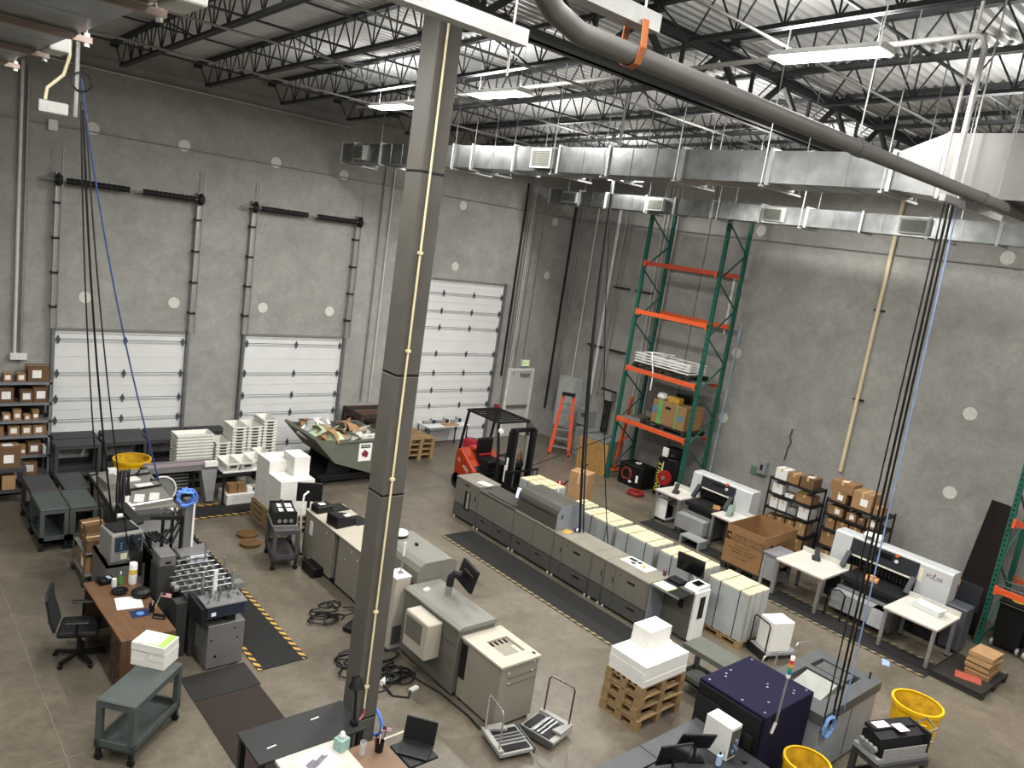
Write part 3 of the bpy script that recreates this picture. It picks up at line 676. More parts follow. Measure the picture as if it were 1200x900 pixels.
def tub(label, loc, rz=0.0, L=.60, W=.29, H=.15, group='white mail tubs'):
    key = (L, W, H)
    if key not in _tub:
        me = tub_mb(L, W, H).mesh('mail_tub'); me.materials.append(M_TUB)
        rim = MB()
        for y in (-L / 2, L / 2): rim.box(-W / 2 - .008, W / 2 + .008, y - .008, y + .008, H - .03, H)
        for x in (-W / 2, W / 2): rim.box(x - .008, x + .008, -L / 2, L / 2, H - .03, H)
        rm = rim.mesh('rim'); rm.materials.append(mat('tub_rim', '#dcdbd3', .55))
        hd = MB(); hd.box(-.07, .07, -L / 2 - .012, -L / 2 - .007, H * .52, H * .72); hm = hd.mesh('hand_hole'); hm.materials.append(M_DARK)
        hs = MB(); hs.box(-W / 2 - .012, -W / 2 - .007, -.07, .07, H * .52, H * .72); hs = hs.mesh('hand_hole'); hs.materials.append(M_DARK)
        _tub[key] = (me, rm, hm, hs)
    me, rm, hm, hs = _tub[key]
    o = tag(obj('mail_tub', me, None, loc=loc, rz=rz), label, 'tub', group)
    obj('rim', rm, None, o); obj('hand_hole', hm, None, o)
    return o
def paper_block(label, loc, blocks, rz=0.0, m=None, cat='paper stack', name='paper_stack', sheets=0.05, topm=None, group=None):
    """stacked paper; blocks: (x0,x1,y0,y1,z0,z1). Each ream layer is a slightly offset slab"""
    m = m or M_PAPER
    t = thing(name, label, cat, loc, rz, group)
    rnd = random.Random(sum(map(ord, label)))
    for x0, x1, y0, y1, z0, z1 in blocks:
        n = max(1, int((z1 - z0) / sheets))
        for i in range(n):
            a = z0 + (z1 - z0) * i / n; b = z0 + (z1 - z0) * (i + 1) / n
            dx, dy = rnd.uniform(-.004, .004), rnd.uniform(-.004, .004)
            obj('ream', MB().box(x0 + dx, x1 + dx, y0 + dy, y1 + dy, a + .0012, b), topm if (topm and i == n - 1) else m, t)
    return t
def mat_floor(label, x0, x1, y0, y1, m, stripe=(), name='floor_mat', th=.012, sw=.07, hz=None):
    o = tag(obj(name, MB().box(x0, x1, y0, y1, 0, th), m), label, 'floor mat', 'anti-fatigue mats')
    for s in stripe:
        q = MB()
        if s == '+x': q.box(x1 - sw, x1, y0, y1, th, th + .002)
        if s == '-x': q.box(x0, x0 + sw, y0, y1, th, th + .002)
        if s == '+y': q.box(x0, x1, y1 - sw, y1, th, th + .002)
        if s == '-y': q.box(x0, x1, y0, y0 + sw, th, th + .002)
        obj('hazard_border', q, hz or M_HAZ, o, label='yellow and black striped border')
    return o
M_HAZ = stripes('hazard', '#b58f3c', '#1c1b18', 0.16)
M_HAZW = stripes('hazard_worn', '#85754e', '#2b2925', 0.16)
M_MAT = mat('mat_rubber', '#1a1918', .85, var=.08, scale=8, bump=.1)
M_MATB = mat('mat_brown', '#2a211d', .9, var=.1, scale=10, bump=.1)
def table(label, loc, L, W, H, top_m, leg_m, rz=0.0, th=.03, leg=.025, inset=.05, name='table', group=None, round_leg=False, apron=0):
    t = thing(name, label, 'table', loc, rz, group)
    obj('table_top', MB().box(-L / 2, L / 2, -W / 2, W / 2, H - th, H), top_m, t, bevel=.004)
    for sx in (-1, 1):
        for sy in (-1, 1):
            x, y = sx * (L / 2 - inset), sy * (W / 2 - inset)
            q = MB()
            if round_leg: q.cyl((x, y, 0), (x, y, H - th), leg, 8)
            else: q.box(x - leg, x + leg, y - leg, y + leg, 0, H - th)
            obj('leg', q, leg_m, t)
    if apron:
        q = MB()
        for s in (-1, 1):
            q.box(-L / 2 + inset, L / 2 - inset, s * (W / 2 - inset) - .01, s * (W / 2 - inset) + .01, H - th - apron, H - th)
            q.box(s * (L / 2 - inset) - .01, s * (L / 2 - inset) + .01, -W / 2 + inset, W / 2 - inset, H - th - apron, H - th)
        obj('apron', q, leg_m, t)
    return t
def round_bin(label, loc, R=.28, H=.75, m=None, name='waste_bin', tap=.78):
    m = m or M_YEL
    t = thing(name, label, 'bin', loc)
    obj('barrel', MB().lathe([(R * tap, 0), (R * .97, H - .08), (R * .97, H), (R * .93, H), (R * .93, H - .06), (R * (tap - .04), .02), (0, .02)], 28), m, t, smooth=True)
    obj('rim', MB().lathe([(R * .965, H - .05), (R * 1.03, H - .05), (R * 1.03, H + .005), (R * .93, H + .005), (R * .93, H - .02)], 28, caps=False), m, t, smooth=True)
    obj('grimy_inside', MB().lathe([(R * .925, H - .03), (R * (tap - .045), .03), (0, .028)], 28, caps=False), mat('grimy_yellow', '#b8921a', .7, var=.3, scale=9), t, smooth=True)
    for a in (0.6, 0.6 + PI):
        c, s = math.cos(a), math.sin(a); k = -s, c
        P = lambda u, z, e=0: (c * (R * .93 + e) + k[0] * u, s * (R * .93 + e) + k[1] * u, z)
        obj('handle', MB().tube([P(-.07, H - .22), P(-.07, H - .2, .05), P(-.05, H - .13, .055), P(.05, H - .13, .055), P(.07, H - .2, .05), P(.07, H - .22)], .014, 6), m, t)
    return t
def coil(c, R, r, turns, n, plane='xy', jitter=.02, seed=1):
    rnd = random.Random(seed); pts = []
    for i in range(turns * n + 1):
        a = 2 * PI * i / n; rr = R * (1 + rnd.uniform(-jitter, jitter) * 3); h = r * 1.2 * i / n
        if plane == 'xy': pts.append((c[0] + rr * math.cos(a), c[1] + rr * math.sin(a), c[2] + h * .5))
        elif plane == 'xz': pts.append((c[0] + rr * math.cos(a), c[1] + h * .5, c[2] + rr * math.sin(a)))
        else: pts.append((c[0] + h * .5, c[1] + rr * math.cos(a), c[2] + rr * math.sin(a)))
    return pts
def flag(parent, p, h=.3, lean=(.1, .02), s=1.0):
    """little stick flag: pole, striped cloth, blue canton"""
    q = Vector(p); top = q + Vector((lean[0], lean[1], h))
    st = obj('flag_stick', MB().cyl(q, top, .003, 5), M_CREAM, parent)
    w_, hh = .15 * s, .09 * s
    for i in range(7):
        z0 = top.z - hh * (i + 1) / 7; z1 = top.z - hh * i / 7
        obj('flag_stripe', MB().add([(top.x, top.y, z0), (top.x + w_, top.y - w_ * .3, z0 - .03), (top.x + w_, top.y - w_ * .3, z1 - .03), (top.x, top.y, z1)] +
            [(top.x, top.y + .002, z0), (top.x + w_, top.y - w_ * .3 + .002, z0 - .03), (top.x + w_, top.y - w_ * .3 + .002, z1 - .03), (top.x, top.y + .002, z1)],
            [(0, 1, 2, 3), (7, 6, 5, 4), (0, 3, 7, 4), (1, 5, 6, 2)]), mat('flag_red', '#b3323a', .7) if i % 2 == 0 else M_LABEL, st)
    obj('flag_canton', MB().add([(top.x, top.y - .003, top.z - hh * .55), (top.x + w_ * .42, top.y - w_ * .3 * .42 - .003, top.z - hh * .55 - .0126), (top.x + w_ * .42, top.y - w_ * .3 * .42 - .003, top.z - .0126), (top.x, top.y - .003, top.z)] , [(0, 1, 2, 3)]), mat('flag_blue', '#2c3a68', .7), st)
    return st
# ================================================================= left zone
# floor mats
mat_floor('long dark floor mat with striped borders beside the inserting machine', 4.36, 5.09, 9.1, 14.45, M_MAT, ('+x', '-x'))
mat_floor('dark floor mat with striped borders in front of the tub table', 5.12, 7.1, 14.5, 15.2, M_MAT, ('+y', '-y'))
mat_floor('short plain dark floor mat at the end of the inserting machine', 3.40, 4.27, 8.80, 9.38, mat('mat_grey', '#242220', .85, var=.08, scale=9))
mat_floor('long brown floor mat leading to the black worktop', 3.40, 4.24, 6.3, 8.78, M_MATB)
# shelf of boxes by door 1 -------------------------------------------------------
M_SHELF = mat('shelf_steel', '#7d7f83', .5, .2, var=.06)
sh = thing('shelving_unit', 'grey metal shelving unit packed with small cartons by the dock door', 'shelf', (0, 0, 0))
SX0, SX1, SY0, SY1 = 1.55, 3.38, 17.6, 18.08
LV = [.09, .52, .94, 1.26, 1.63, 2.06]
for z in LV: obj('shelf_board', MB().box(SX0, SX1, SY0, SY1, z - .05, z), M_SHELF, sh)
for x in (SX0, SX1 - .04):
    for y in (SY0, SY1 - .04): obj('post', MB().box(x, x + .04, y, y + .04, 0, 2.1), M_SHELF, sh)
obj('back_panel', MB().box(SX0 + .04, SX1 - .04, SY1 - .012, SY1, .05, 2.0), M_DARK, sh)
def shelf_box(x, z, a, h, m, lv, b=.3, lab='-y', dy=0): return carton('%s carton on the %s shelf by the dock door' % (m[0], lv), (x, SY0 + .06 + b / 2 + dy, z), (a, b, h), m[1], 0, lab, group='cartons on the grey shelving')
D, N_, Lt = ('dark brown', M_CARDD), ('plain brown', M_CARD), ('light brown', M_CARDL)
names = {2.06: 'top', 1.63: 'second', 1.26: 'third', .94: 'fourth', .52: 'fifth', .09: 'bottom'}
for x, z, a, h, m, b in ((2.25, 2.06, .32, .26, D, .3), (2.62, 2.06, .16, .17, N_, .2), (2.85, 2.06, .16, .17, N_, .2), (3.15, 2.06, .38, .30, D, .34),
        (2.3, 1.63, .3, .22, D, .3), (2.60, 1.63, .26, .3, D, .3), (2.95, 1.63, .22, .24, D, .28), (3.2, 1.63, .26, .3, D, .3), (1.98, 1.63, .2, .3, D, .3),
        (2.62, 1.26, .14, .14, Lt, .2), (2.80, 1.26, .14, .22, Lt, .2), (2.98, 1.26, .12, .1, Lt, .2), (3.12, 1.26, .12, .2, N_, .2), (2.4, 1.26, .2, .1, N_, .2), (2.2, 1.26, .18, .2, N_, .2),
        (2.75, .94, .2, .2, N_, .25), (2.97, .94, .18, .2, N_, .25), (3.2, .94, .24, .2, N_, .25), (2.45, .94, .25, .2, N_, .25),
        (2.92, .52, .1, .2, N_, .2), (3.12, .52, .24, .24, D, .3), (3.3, .52, .06, .16, ('pale', M_LABEL), .2), (2.6, .52, .2, .2, N_, .25),
        (3.05, .09, .26, .26, N_, .3), (2.75, .09, .12, .2, N_, .2), (2.4, .09, .3, .25, N_, .3)):
    shelf_box(x, z, a, h, m, names[z], b)
mb = MB()
for k in range(10): mb.tube(coil((3.24, SY0 + .2, 1.28), .06 + .008 * k, .01, 1, 10, 'xz', .1, k), .01, 5)
tag(obj('cable_bundle', mb, M_BLACK), 'tangle of black cables on the third shelf by the dock door', 'cables')
# cart with large cartons at the left edge
utility_cart('grey utility cart loaded with big cartons beside the metal shelving', (2.30, 16.62, 0), 0, L=.95, W=.52, H=.70, m=M_CARTD)
carton('large dark carton with white labels atop the loaded cart', (2.50, 16.55, .70), (.34, .36, .40), M_CARDD, 0, '-y top', group='cartons on the loaded cart')
carton('dark carton with a wide white label atop the loaded cart', (2.12, 16.58, .70), (.36, .38, .52), M_CARDD, 0, '-y', group='cartons on the loaded cart')
carton('tall light carton on the lower tray of the loaded cart', (2.50, 16.60, .205), (.22, .34, .32), M_CARDL, 0, '', group='cartons on the loaded cart')
carton('second light carton on the lower tray of the loaded cart', (2.22, 16.60, .205), (.24, .34, .30), M_CARDL, 0, '', group='cartons on the loaded cart')
# rows of empty carts against the dock door
pc = None
for x, y, lab in ((3.80, 17.28, 'dark utility cart in the front row next to the metal shelving'), (3.86, 17.83, 'dark utility cart tight against the dock door behind the front cart'),
                  (4.72, 17.36, 'dark utility cart in the front row behind the yellow bin'), (4.82, 17.83, 'dark utility cart against the dock door behind the yellow bin'),
                  (5.60, 17.36, 'dark utility cart in the front row behind the big tub stack'), (5.72, 17.83, 'dark utility cart against the dock wall behind the big tub stack'),
                  (6.62, 17.80, 'dark utility cart against the wall pier between two dock doors')):
    if pc is None: pc = utility_cart(lab, (x, y, 0), 0, .86, .44, .86, group='empty carts along the dock doors')
    else: dup(pc, (x, y, 0), 0, lab)
pc2 = None
for x, y, lab, m in ((2.80, 15.27, 'dark grey utility cart of the four, on the dock-door and shelf side', M_CARTD), (3.32, 15.27, 'dark grey utility cart of the four, next to the flatbed table', M_CARTD),
                  (2.79, 14.36, 'greenish utility cart of the four, on the open floor side', M_CARTG), (3.23, 14.36, 'greenish utility cart of the four, touching the flatbed table', M_CARTG)):
    utility_cart(lab, (x, y, 0), PI / 2, .86, .43, .76, m=m, group='block of four carts')
# yellow bin behind the flatbed table
round_bin('round yellow waste bin behind the flatbed table', (4.55, 16.05, 0), .35, .84)
# flatbed table -------------------------------------------------------------------
ft = thing('flatbed_table', 'grey flatbed gathering table cluttered with tools', 'work table', (0, 0, 0))
M_FB = mat('flatbed_grey', '#7d7b74', .5, .1, var=.08, scale=6)
obj('table_top', MB().prism([(3.52, 12.98), (4.55, 13.3), (4.62, 15.35), (3.58, 15.35)], .80, .85), M_FB, ft)
for a in ((3.58, 13.1), (4.5, 13.35), (4.55, 15.25), (3.64, 15.25)): obj('leg', MB().box(a[0] - .03, a[0] + .03, a[1] - .03, a[1] + .03, 0, .8), M_DARK, ft)
obj('edge_rail', MB().bar((3.53, 13.0, .83), (3.59, 15.35, .83), .03, .07), M_DARK, ft)
obj('lower_panel', MB().prism([(3.6, 13.1), (4.5, 13.4), (4.52, 15.2), (3.65, 15.2)], .25, .28), M_DARK, ft)
for y in (13.45, 14.15, 14.85): obj('cross_bar', MB().bar((3.92, y, .885), (4.58, y + .12, .885), .03, .03), M_BLACK, ft)
for y in (13.25, 13.3): obj('guide_rod', MB().cyl((3.62, y, .93), (4.52, y + .15, .93), .012, 6), M_CHROME, ft)
for k, x in enumerate((3.75, 4.0, 4.25)): obj('feed_plate', MB().bar((x, 13.6, .862), (x + .12, 13.95, .862), .16, .012), M_WHITE, ft)
for k, (x, y, sx, sy, sz, m, nm, lab) in enumerate((
        (3.95, 15.15, .14, .12, .12, M_WHITE, 'control_box', 'small white control box on the flatbed table by the yellow bin'),
        (3.78, 14.55, .28, .5, .14, M_FB, 'feeder_block', 'pale grey feeder block on the flatbed table'),
        (4.15, 14.75, .34, .2, .03, M_PAPER, 'paper_sheets', 'loose white sheets on the flatbed table beside the feeder'),
        (3.72, 13.4, .26, .3, .05, M_PAPER, 'paper_sheets', 'stack of white sheets on the flatbed corner near the carts'),
        (4.3, 14.35, .3, .16, .04, M_PAPER, 'paper_sheets', 'thin white sheets on the conveyor side of the flatbed'))):
    tag(obj(nm, MB().box(-sx / 2, sx / 2, -sy / 2, sy / 2, 0, sz), m, loc=(x, y, .852), rz=.1 * (k % 3), bevel=.004), lab, 'equipment' if m != M_PAPER else 'paper')
rnd = random.Random(3)
for k, (x, y) in enumerate(((3.70, 14.95), (3.72, 15.2), (4.14, 15.1), (4.28, 15.22), (4.42, 15.12), (4.5, 15.28), (4.5, 14.62), (3.76, 14.02))):
    a = rnd.uniform(0, 6.28)
    mb = MB(); mb.bar((0, 0, .012), (.14 * math.cos(a), .14 * math.sin(a), .012), .03, .022); mb.cyl((0, 0, 0), (0, 0, .05), .018, 8)
    tag(obj('clamp_tool', mb, M_DARK, loc=(x, y, .852)), 'small dark clamp lying on the flatbed table', 'tool', 'clamps on the flatbed')
mb = MB()
for k in range(3): mb.tube([(3.55 + .05 * k, 13.2, .85), (3.55 + .05 * k, 13.25, 1.3), (3.6 + .05 * k, 13.4, 1.48), (3.72 + .06 * k, 13.7, 1.42), (3.8 + .05 * k, 13.9, 1.1), (3.85 + .05 * k, 13.95, .87)], .024, 7)
tag(obj('suction_hose', mb, M_BLACK, smooth=True), 'looped black suction hoses over the flatbed table', 'hose')
# conveyor with hopper wedge
cv = thing('conveyor', 'long grey conveyor running from the flatbed table to the tub table', 'conveyor', (0, 0, 0))
M_CV = mat('conveyor_bed', '#7a7678', .5, .3, var=.07)
obj('bed', MB().box(4.63, 6.0, 15.28, 15.62, .74, .82), M_CV, cv)
for y in (15.28, 15.60): obj('side_rail', MB().box(4.63, 6.0, y, y + .025, .82, .86), M_ALU, cv)
obj('belt', MB().box(4.66, 5.98, 15.32, 15.58, .82, .828), mat('belt_mauve', '#8f7f86', .7), cv)
obj('chute', MB().prism([(5.66, .74), (5.98, .74), (5.94, .06), (5.8, .06)], 15.24, 15.5, 'y'), M_GREYM, cv)
obj('end_cover', MB().box(5.72, 5.98, 15.22, 15.34, .82, .92), M_WHITE, cv)
for x in (4.75, 5.55): obj('leg', MB().box(x, x + .05, 15.4, 15.45, 0, .74), M_DARK, cv)
vt = MB()
for k in range(8): vt.box(5.08, 5.55, 15.62, 15.64, .12 + .07 * k, .15 + .07 * k)
obj('vent_grille', vt, M_GREYM, cv); obj('motor_housing', MB().box(5.04, 5.6, 15.645, 15.9, .05, .7), M_DARK, cv)
fan = thing('disc_guard', 'round clear disc guard with a white rim under the conveyor', 'guard', (4.88, 15.2, .42))
obj('rim', MB().tube([(.28 * math.cos(a), 0, .28 * math.sin(a)) for a in np.linspace(-1.5, 1.9, 16)], .018, 6), M_WHITE, fan)
obj('disc', MB().cyl((0, .01, 0), (0, .03, 0), .28, 24), mat('clear_grey', '#7f817d', .2, .2, var=.1), fan)
obj('foot', MB().box(-.05, .05, .0, .05, -.42, -.2), M_DARK, fan)
# tub stacks behind
utility_cart('low grey cart carrying the big stack of flat tubs', (5.86, 16.45, 0), 0, .84, .50, .42, m=M_CARTD, group='tub carts', shelf_z=.15, thick=.06)
for i in range(11): tub(('topmost' if i == 10 else 'lowest' if i == 0 else 'middle') + ' flat white mail tub in the big stack behind the conveyor', (5.86, 16.45, .42 + .068 * i), PI / 2, .76, .42, .09, group='big stack of flat tubs')
utility_cart('low dark cart under the row of tub columns', (7.05, 16.62, 0), 0, 1.5, .62, .40, m=M_CARTD, group='tub carts', shelf_z=.15, thick=.06)
for j, (x, n, lab) in enumerate(((6.50, 7, 'column next to the big flat stack'), (6.85, 12, 'second column from the big flat stack'), (7.2, 12, 'third column from the big flat stack'), (7.55, 14, 'tallest column beside the dock door'))):
    for i in range(n): tub(('topmost' if i == n - 1 else 'lowest' if i == 0 else 'nested') + ' white mail tub in the ' + lab, (x, 16.62, .40 + .068 * i), 0, .58, .31, .15, group='nested tub columns')
# tub table
tt = table('white folding table loaded with open mail tubs', (6.52, 15.38, 0), 1.0, .72, .75, M_WHITE, M_DARK, 0, .035, .02, name='tub_table')
for x, y, lab in ((6.22, 15.3, 'open mail tub on the table corner by the conveyor'), (6.52, 15.3, 'open mail tub in the middle of the white table'), (6.83, 15.42, 'open mail tub on the table beside the white paper skid')):
    tub(lab, (x, y, .752), 0, .58, .29, .17)
tub('open mail tub on the lower tub behind the white paper skid', (7.12, 15.72, .752), 0, .56, .27, .16)
table('small dark stand holding the tub behind the paper skid', (7.22, 15.72, 0), .36, .6, .75, M_WHITE, M_DARK, name='stand')
paper_block('white boxes of paper under the tub table', (6.45, 15.28, 0), [(-.3, .3, -.25, .25, 0, .11), (-.3, .3, -.25, .25, .115, .22)], name='paper_boxes', sheets=.2)
for k in (0, 1): carton('small brown carton on the white boxes under the tub table', (6.30 + .19 * k, 15.22, .225), (.17, .2, .2), M_CARD, 0, '', group='cartons under the tub table')
carton('small white carton on the boxes under the tub table', (6.66, 15.2, .225), (.12, .2, .1), M_LABEL, 0, '', tape=False)
tub('mail tub on the floor behind the boxes under the tub table', (6.8, 15.62, 0), 0, .5, .27, .30)
# ================================================================= white paper skid, toner cart
for k in range(3): pallet('%s wooden pallet of three under the far white paper skid' % ('lowest', 'middle', 'topmost')[k], (6.80, 13.82, .125 * k), 0, 1.25, .78, .122, group='pallets under the far paper skid')
paper_block('tall stepped skid of white paper next to the tub table', (6.80, 13.82, .376), [(-.35, .35, -.58, -.02, 0, .72), (-.35, .35, .0, .58, 0, .95), (.02, .35, -.3, .2, .722, 1.1)], sheets=.12)
for x, y, lab in ((6.13, 13.0, 'round brown wooden disc lying beside the toner cart'), (6.24, 13.42, 'round brown wooden disc lying beside the pallets')):
    tag(obj('wooden_disc', MB().cyl((0, 0, 0), (0, 0, .05), .19, 20), mat('disc_wood', '#5c4323', .7, var=.15), loc=(x - .28, y + .05, 0)), lab, 'disc', 'wooden discs')
utility_cart('grey utility cart carrying a black imaging unit', (6.06, 12.20, 0), 1.30, .80, .46, .76, m=mat('cart_mauve', '#474446', .6), group='equipment carts', shelf_z=.22)
ti = thing('imaging_unit', 'black printer imaging unit with white labels on the grey cart', 'printer part', (6.06, 12.28, .762), 1.3)
obj('body', MB().box(-.27, .27, -.20, .20, .02, .24), M_BLACK, ti, bevel=.015)
obj('side_plate', MB().box(-.29, -.27, -.2, .2, 0, .26), M_DARK, ti); obj('side_plate', MB().box(.27, .29, -.2, .2, 0, .26), M_DARK, ti)
for a in ((-.2, -.05), (.02, .18)): obj('label_sheet', MB().box(a[0], a[1], -.15, .1, .241, .245), M_LABEL, ti)
obj('roller', MB().cyl((-.26, .0, .27), (.26, .0, .27), .025, 10), M_DARK, ti)
obj('base_tray', MB().box(-.30, .30, -.22, .22, 0, .02), M_GREYM, ti)
for k in range(3): obj('gear', MB().cyl((-.295, -.1 + .1 * k, .1), (-.31, -.1 + .1 * k, .1), .035, 10), M_COND, ti)
# desk -------------------------------------------------------------------------
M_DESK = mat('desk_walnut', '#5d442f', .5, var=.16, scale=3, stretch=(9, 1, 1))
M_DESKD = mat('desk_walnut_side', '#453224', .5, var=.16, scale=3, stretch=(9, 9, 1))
dk = thing('office_desk', 'brown walnut office desk with a drawer pedestal', 'desk', (2.95, 10.25, 0), .03)
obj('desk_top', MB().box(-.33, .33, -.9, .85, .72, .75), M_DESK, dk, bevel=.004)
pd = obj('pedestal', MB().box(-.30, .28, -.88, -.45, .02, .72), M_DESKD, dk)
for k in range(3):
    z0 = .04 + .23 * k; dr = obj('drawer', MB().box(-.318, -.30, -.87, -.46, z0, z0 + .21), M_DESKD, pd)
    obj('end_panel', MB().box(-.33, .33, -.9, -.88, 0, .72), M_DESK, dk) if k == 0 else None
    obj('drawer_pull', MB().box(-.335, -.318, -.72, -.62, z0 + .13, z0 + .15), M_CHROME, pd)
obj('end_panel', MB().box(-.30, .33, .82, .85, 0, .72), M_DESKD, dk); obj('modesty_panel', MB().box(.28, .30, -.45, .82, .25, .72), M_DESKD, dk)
# things on the desk
DZ = .752
tag(obj('paper_sheet', MB().box(-.16, .16, -.17, .17, 0, .006), M_PAPER, loc=(2.98, 10.28, DZ), rz=-.15), 'white sheets of paper lying on the walnut desk', 'paper')
bh = thing('blue_card', 'dark blue printed card on the walnut desk', 'card', (3.03, 9.95, DZ))
obj('card', MB().box(-.11, .11, -.1, .1, 0, .004), mat('navy_card', '#1d2a4a', .5), bh); obj('print', MB().cyl((0, -.01, .004), (0, -.01, .006), .05, 12), mat('card_blue', '#4f78b0', .5), bh)
pen = thing('pen_cup', 'black pen cup with a small striped flag on the walnut desk', 'pen cup', (3.17, 9.93, DZ))
obj('cup', MB().lathe([(.035, 0), (.04, .11), (.035, .11), (.03, .01), (0, .01)], 14), M_BLACK, pen)
for k in range(4): obj('pen', MB().cyl((.01 * k - .015, .005 * k, .05), (.02 * k - .03, .012 * k - .02, .16), .004, 5), [M_BLACK, M_RED, M_LABEL, M_BLACK][k], pen)
flag(pen, (.03, -.02, .05), .22, (.08, .0), .75)
ns = thing('name_stand', 'small black name stand on the walnut desk corner', 'stand', (3.20, 9.72, DZ), .9)
obj('plate', MB().prism([(-.02, 0), (.02, 0), (.0, .07)], -.08, .08, 'y'), M_BLACK, ns); obj('strip', MB().box(-.022, -.018, -.06, .06, .02, .03), M_ALU, ns)
bt = thing('spray_bottle', 'green squeeze bottle on the walnut desk', 'bottle', (3.02, 10.86, DZ))
obj('bottle', MB().lathe([(.028, 0), (.03, .1), (.012, .14), (.012, .16)], 12), mat('green_plastic', '#3f7a3c', .4), bt, smooth=True); obj('cap', MB().cyl((0, 0, .16), (0, 0, .19), .012, 8), M_WHITE, bt)
cb = thing('clear_jar', 'clear jar with white lid on the walnut desk', 'jar', (2.93, 10.83, DZ))
obj('jar', MB().lathe([(.035, 0), (.035, .08), (.02, .1)], 12), mat('clear_plastic', '#b8bab6', .15), cb, smooth=True); obj('lid', MB().cyl((0, 0, .1), (0, 0, .115), .03, 10), M_WHITE, cb)
wr_ = thing('wipes_canister', 'tall white wipes canister with a yellow band on the walnut desk', 'canister', (3.17, 10.83, DZ))
obj('canister', MB().lathe([(.052, 0), (.055, .01), (.055, .26), (.05, .27)], 18), M_WHITE, wr_, smooth=True); obj('band', MB().lathe([(.056, .15), (.056, .22)], 18), mat('band_yellow', '#d9b64a', .5), wr_); obj('lid', MB().lathe([(.056, .27), (.05, .31), (0, .312)], 18), M_LABEL, wr_)
hp = thing('headset_tray', 'black round tray on the walnut desk', 'tray', (2.95, 10.62, DZ))
obj('dish', MB().lathe([(.08, 0), (.11, .035), (.1, .035), (.07, .01), (0, .01)], 18), M_BLACK, hp); obj('band', MB().tube([(.08 * math.cos(a), .08 * math.sin(a), .045) for a in np.linspace(0, 3.4, 10)], .01, 6), M_BLACK, hp)
tag(obj('black_bag', MB().lathe([(.11, 0), (.13, .03), (.12, .08), (.07, .11), (0, .12)], 14), M_BLACK, loc=(3.17, 10.42, DZ)), 'soft black pouch on the walnut desk beside the machine', 'pouch')
tp = thing('desk_phone', 'black desk phone at the far end of the walnut desk', 'phone', (2.86, 11.0, DZ), .2)
obj('base', MB().prism([(-.1, 0), (.1, 0), (.1, .06), (-.1, .02)], -.09, .09, 'y'), M_BLACK, tp); obj('handset', MB().box(-.09, -.03, -.09, .09, .045, .075), M_BLACK, tp, bevel=.01); obj('display', MB().box(.02, .07, -.05, .05, .06, .064), mat('phone_lcd', '#8f9aa8', .3), tp)
# office chair
ch = thing('office_chair', 'black mesh office chair drawn up to the walnut desk', 'chair', (2.43, 10.42, 0), -.35)
for k in range(5):
    a = 2 * PI * k / 5 + .3; c, s = math.cos(a), math.sin(a)
    sp_ = obj('base_spoke', MB().bar((0, 0, .10), (.30 * c, .30 * s, .075), .05, .035), M_BLACK, ch)
    obj('caster', MB().cyl((.30 * c - .02 * s, .30 * s + .02 * c, .03), (.30 * c + .02 * s, .30 * s - .02 * c, .03), .03, 10), M_RUB, ch)
obj('gas_column', MB().cyl((0, 0, .08), (0, 0, .42), .03, 10), M_DARK, ch)
obj('seat', MB().box(-.24, .24, -.24, .24, .42, .50), M_BLACK, ch, bevel=.035, seg=2)
bk = MB(); pr = []
for i in range(9):
    t = i / 8; pr.append((-.25 - .05 * math.sin(t * 2.6) - .08 * t * t, .50 + .52 * t))
for i in range(8):
    (xa, za), (xb, zb) = pr[i], pr[i + 1]; w0 = .22 + .02 * math.sin(i); w1 = w0 if i < 7 else .17
    bk.add([(xa, -w0, za), (xa, w0, za), (xb, w1, zb), (xb, -w1, zb), (xa - .03, -w0, za), (xa - .03, w0, za), (xb - .03, w1, zb), (xb - .03, -w1, zb)], [(0, 1, 2, 3), (7, 6, 5, 4), (0, 3, 7, 4), (1, 5, 6, 2), (3, 2, 6, 7), (0, 4, 5, 1)])
obj('backrest', bk, mat('chair_mesh', '#18181a', .7, var=.2, scale=60), ch)
obj('lumbar_bar', MB().tube([(-.33, -.22, .62), (-.37, 0, .6), (-.33, .22, .62)], .015, 6), M_COND, ch)
for s in (-1, 1):
    am = obj('armrest', MB().box(-.14, .14, s * .29 - .04, s * .29 + .04, .66, .69), M_BLACK, ch, bevel=.012)
    obj('arm_post', MB().tube([(0, s * .22, .46), (0, s * .29, .48), (0, s * .29, .66)], .02, 6), M_BLACK, am)
# paper cart ---------------------------------------------------------------------
utility_cart('greenish grey utility cart with a stack of papers in the open aisle', (2.63, 8.42, 0), .73, .95, .46, .76, m=M_CARTG, group='equipment carts', shelf_z=.2)
pp = paper_block('white stacks of printed booklets with a pink and green cover sheet', (2.86, 8.74, .762), [(-.21, -.002, -.15, .15, 0, .09), (.002, .21, -.15, .15, 0, .085), (-.21, -.002, -.15, .15, .092, .18), (.002, .21, -.15, .15, .088, .19), (-.21, .21, -.15, .15, .192, .285)], rz=-.85, sheets=.05)
obj('green_cover', MB().box(-.1, .19, -.13, .14, .287, .290), mat('cover_green', '#9ccc62', .6), pp); obj('pink_sheet', MB().box(-.17, .1, -.12, .13, .2905, .293), mat('cover_pink', '#e8d9df', .7), pp); obj('white_sheet', MB().box(-.19, -.02, -.14, .1, .2935, .2955), M_LABEL, pp)
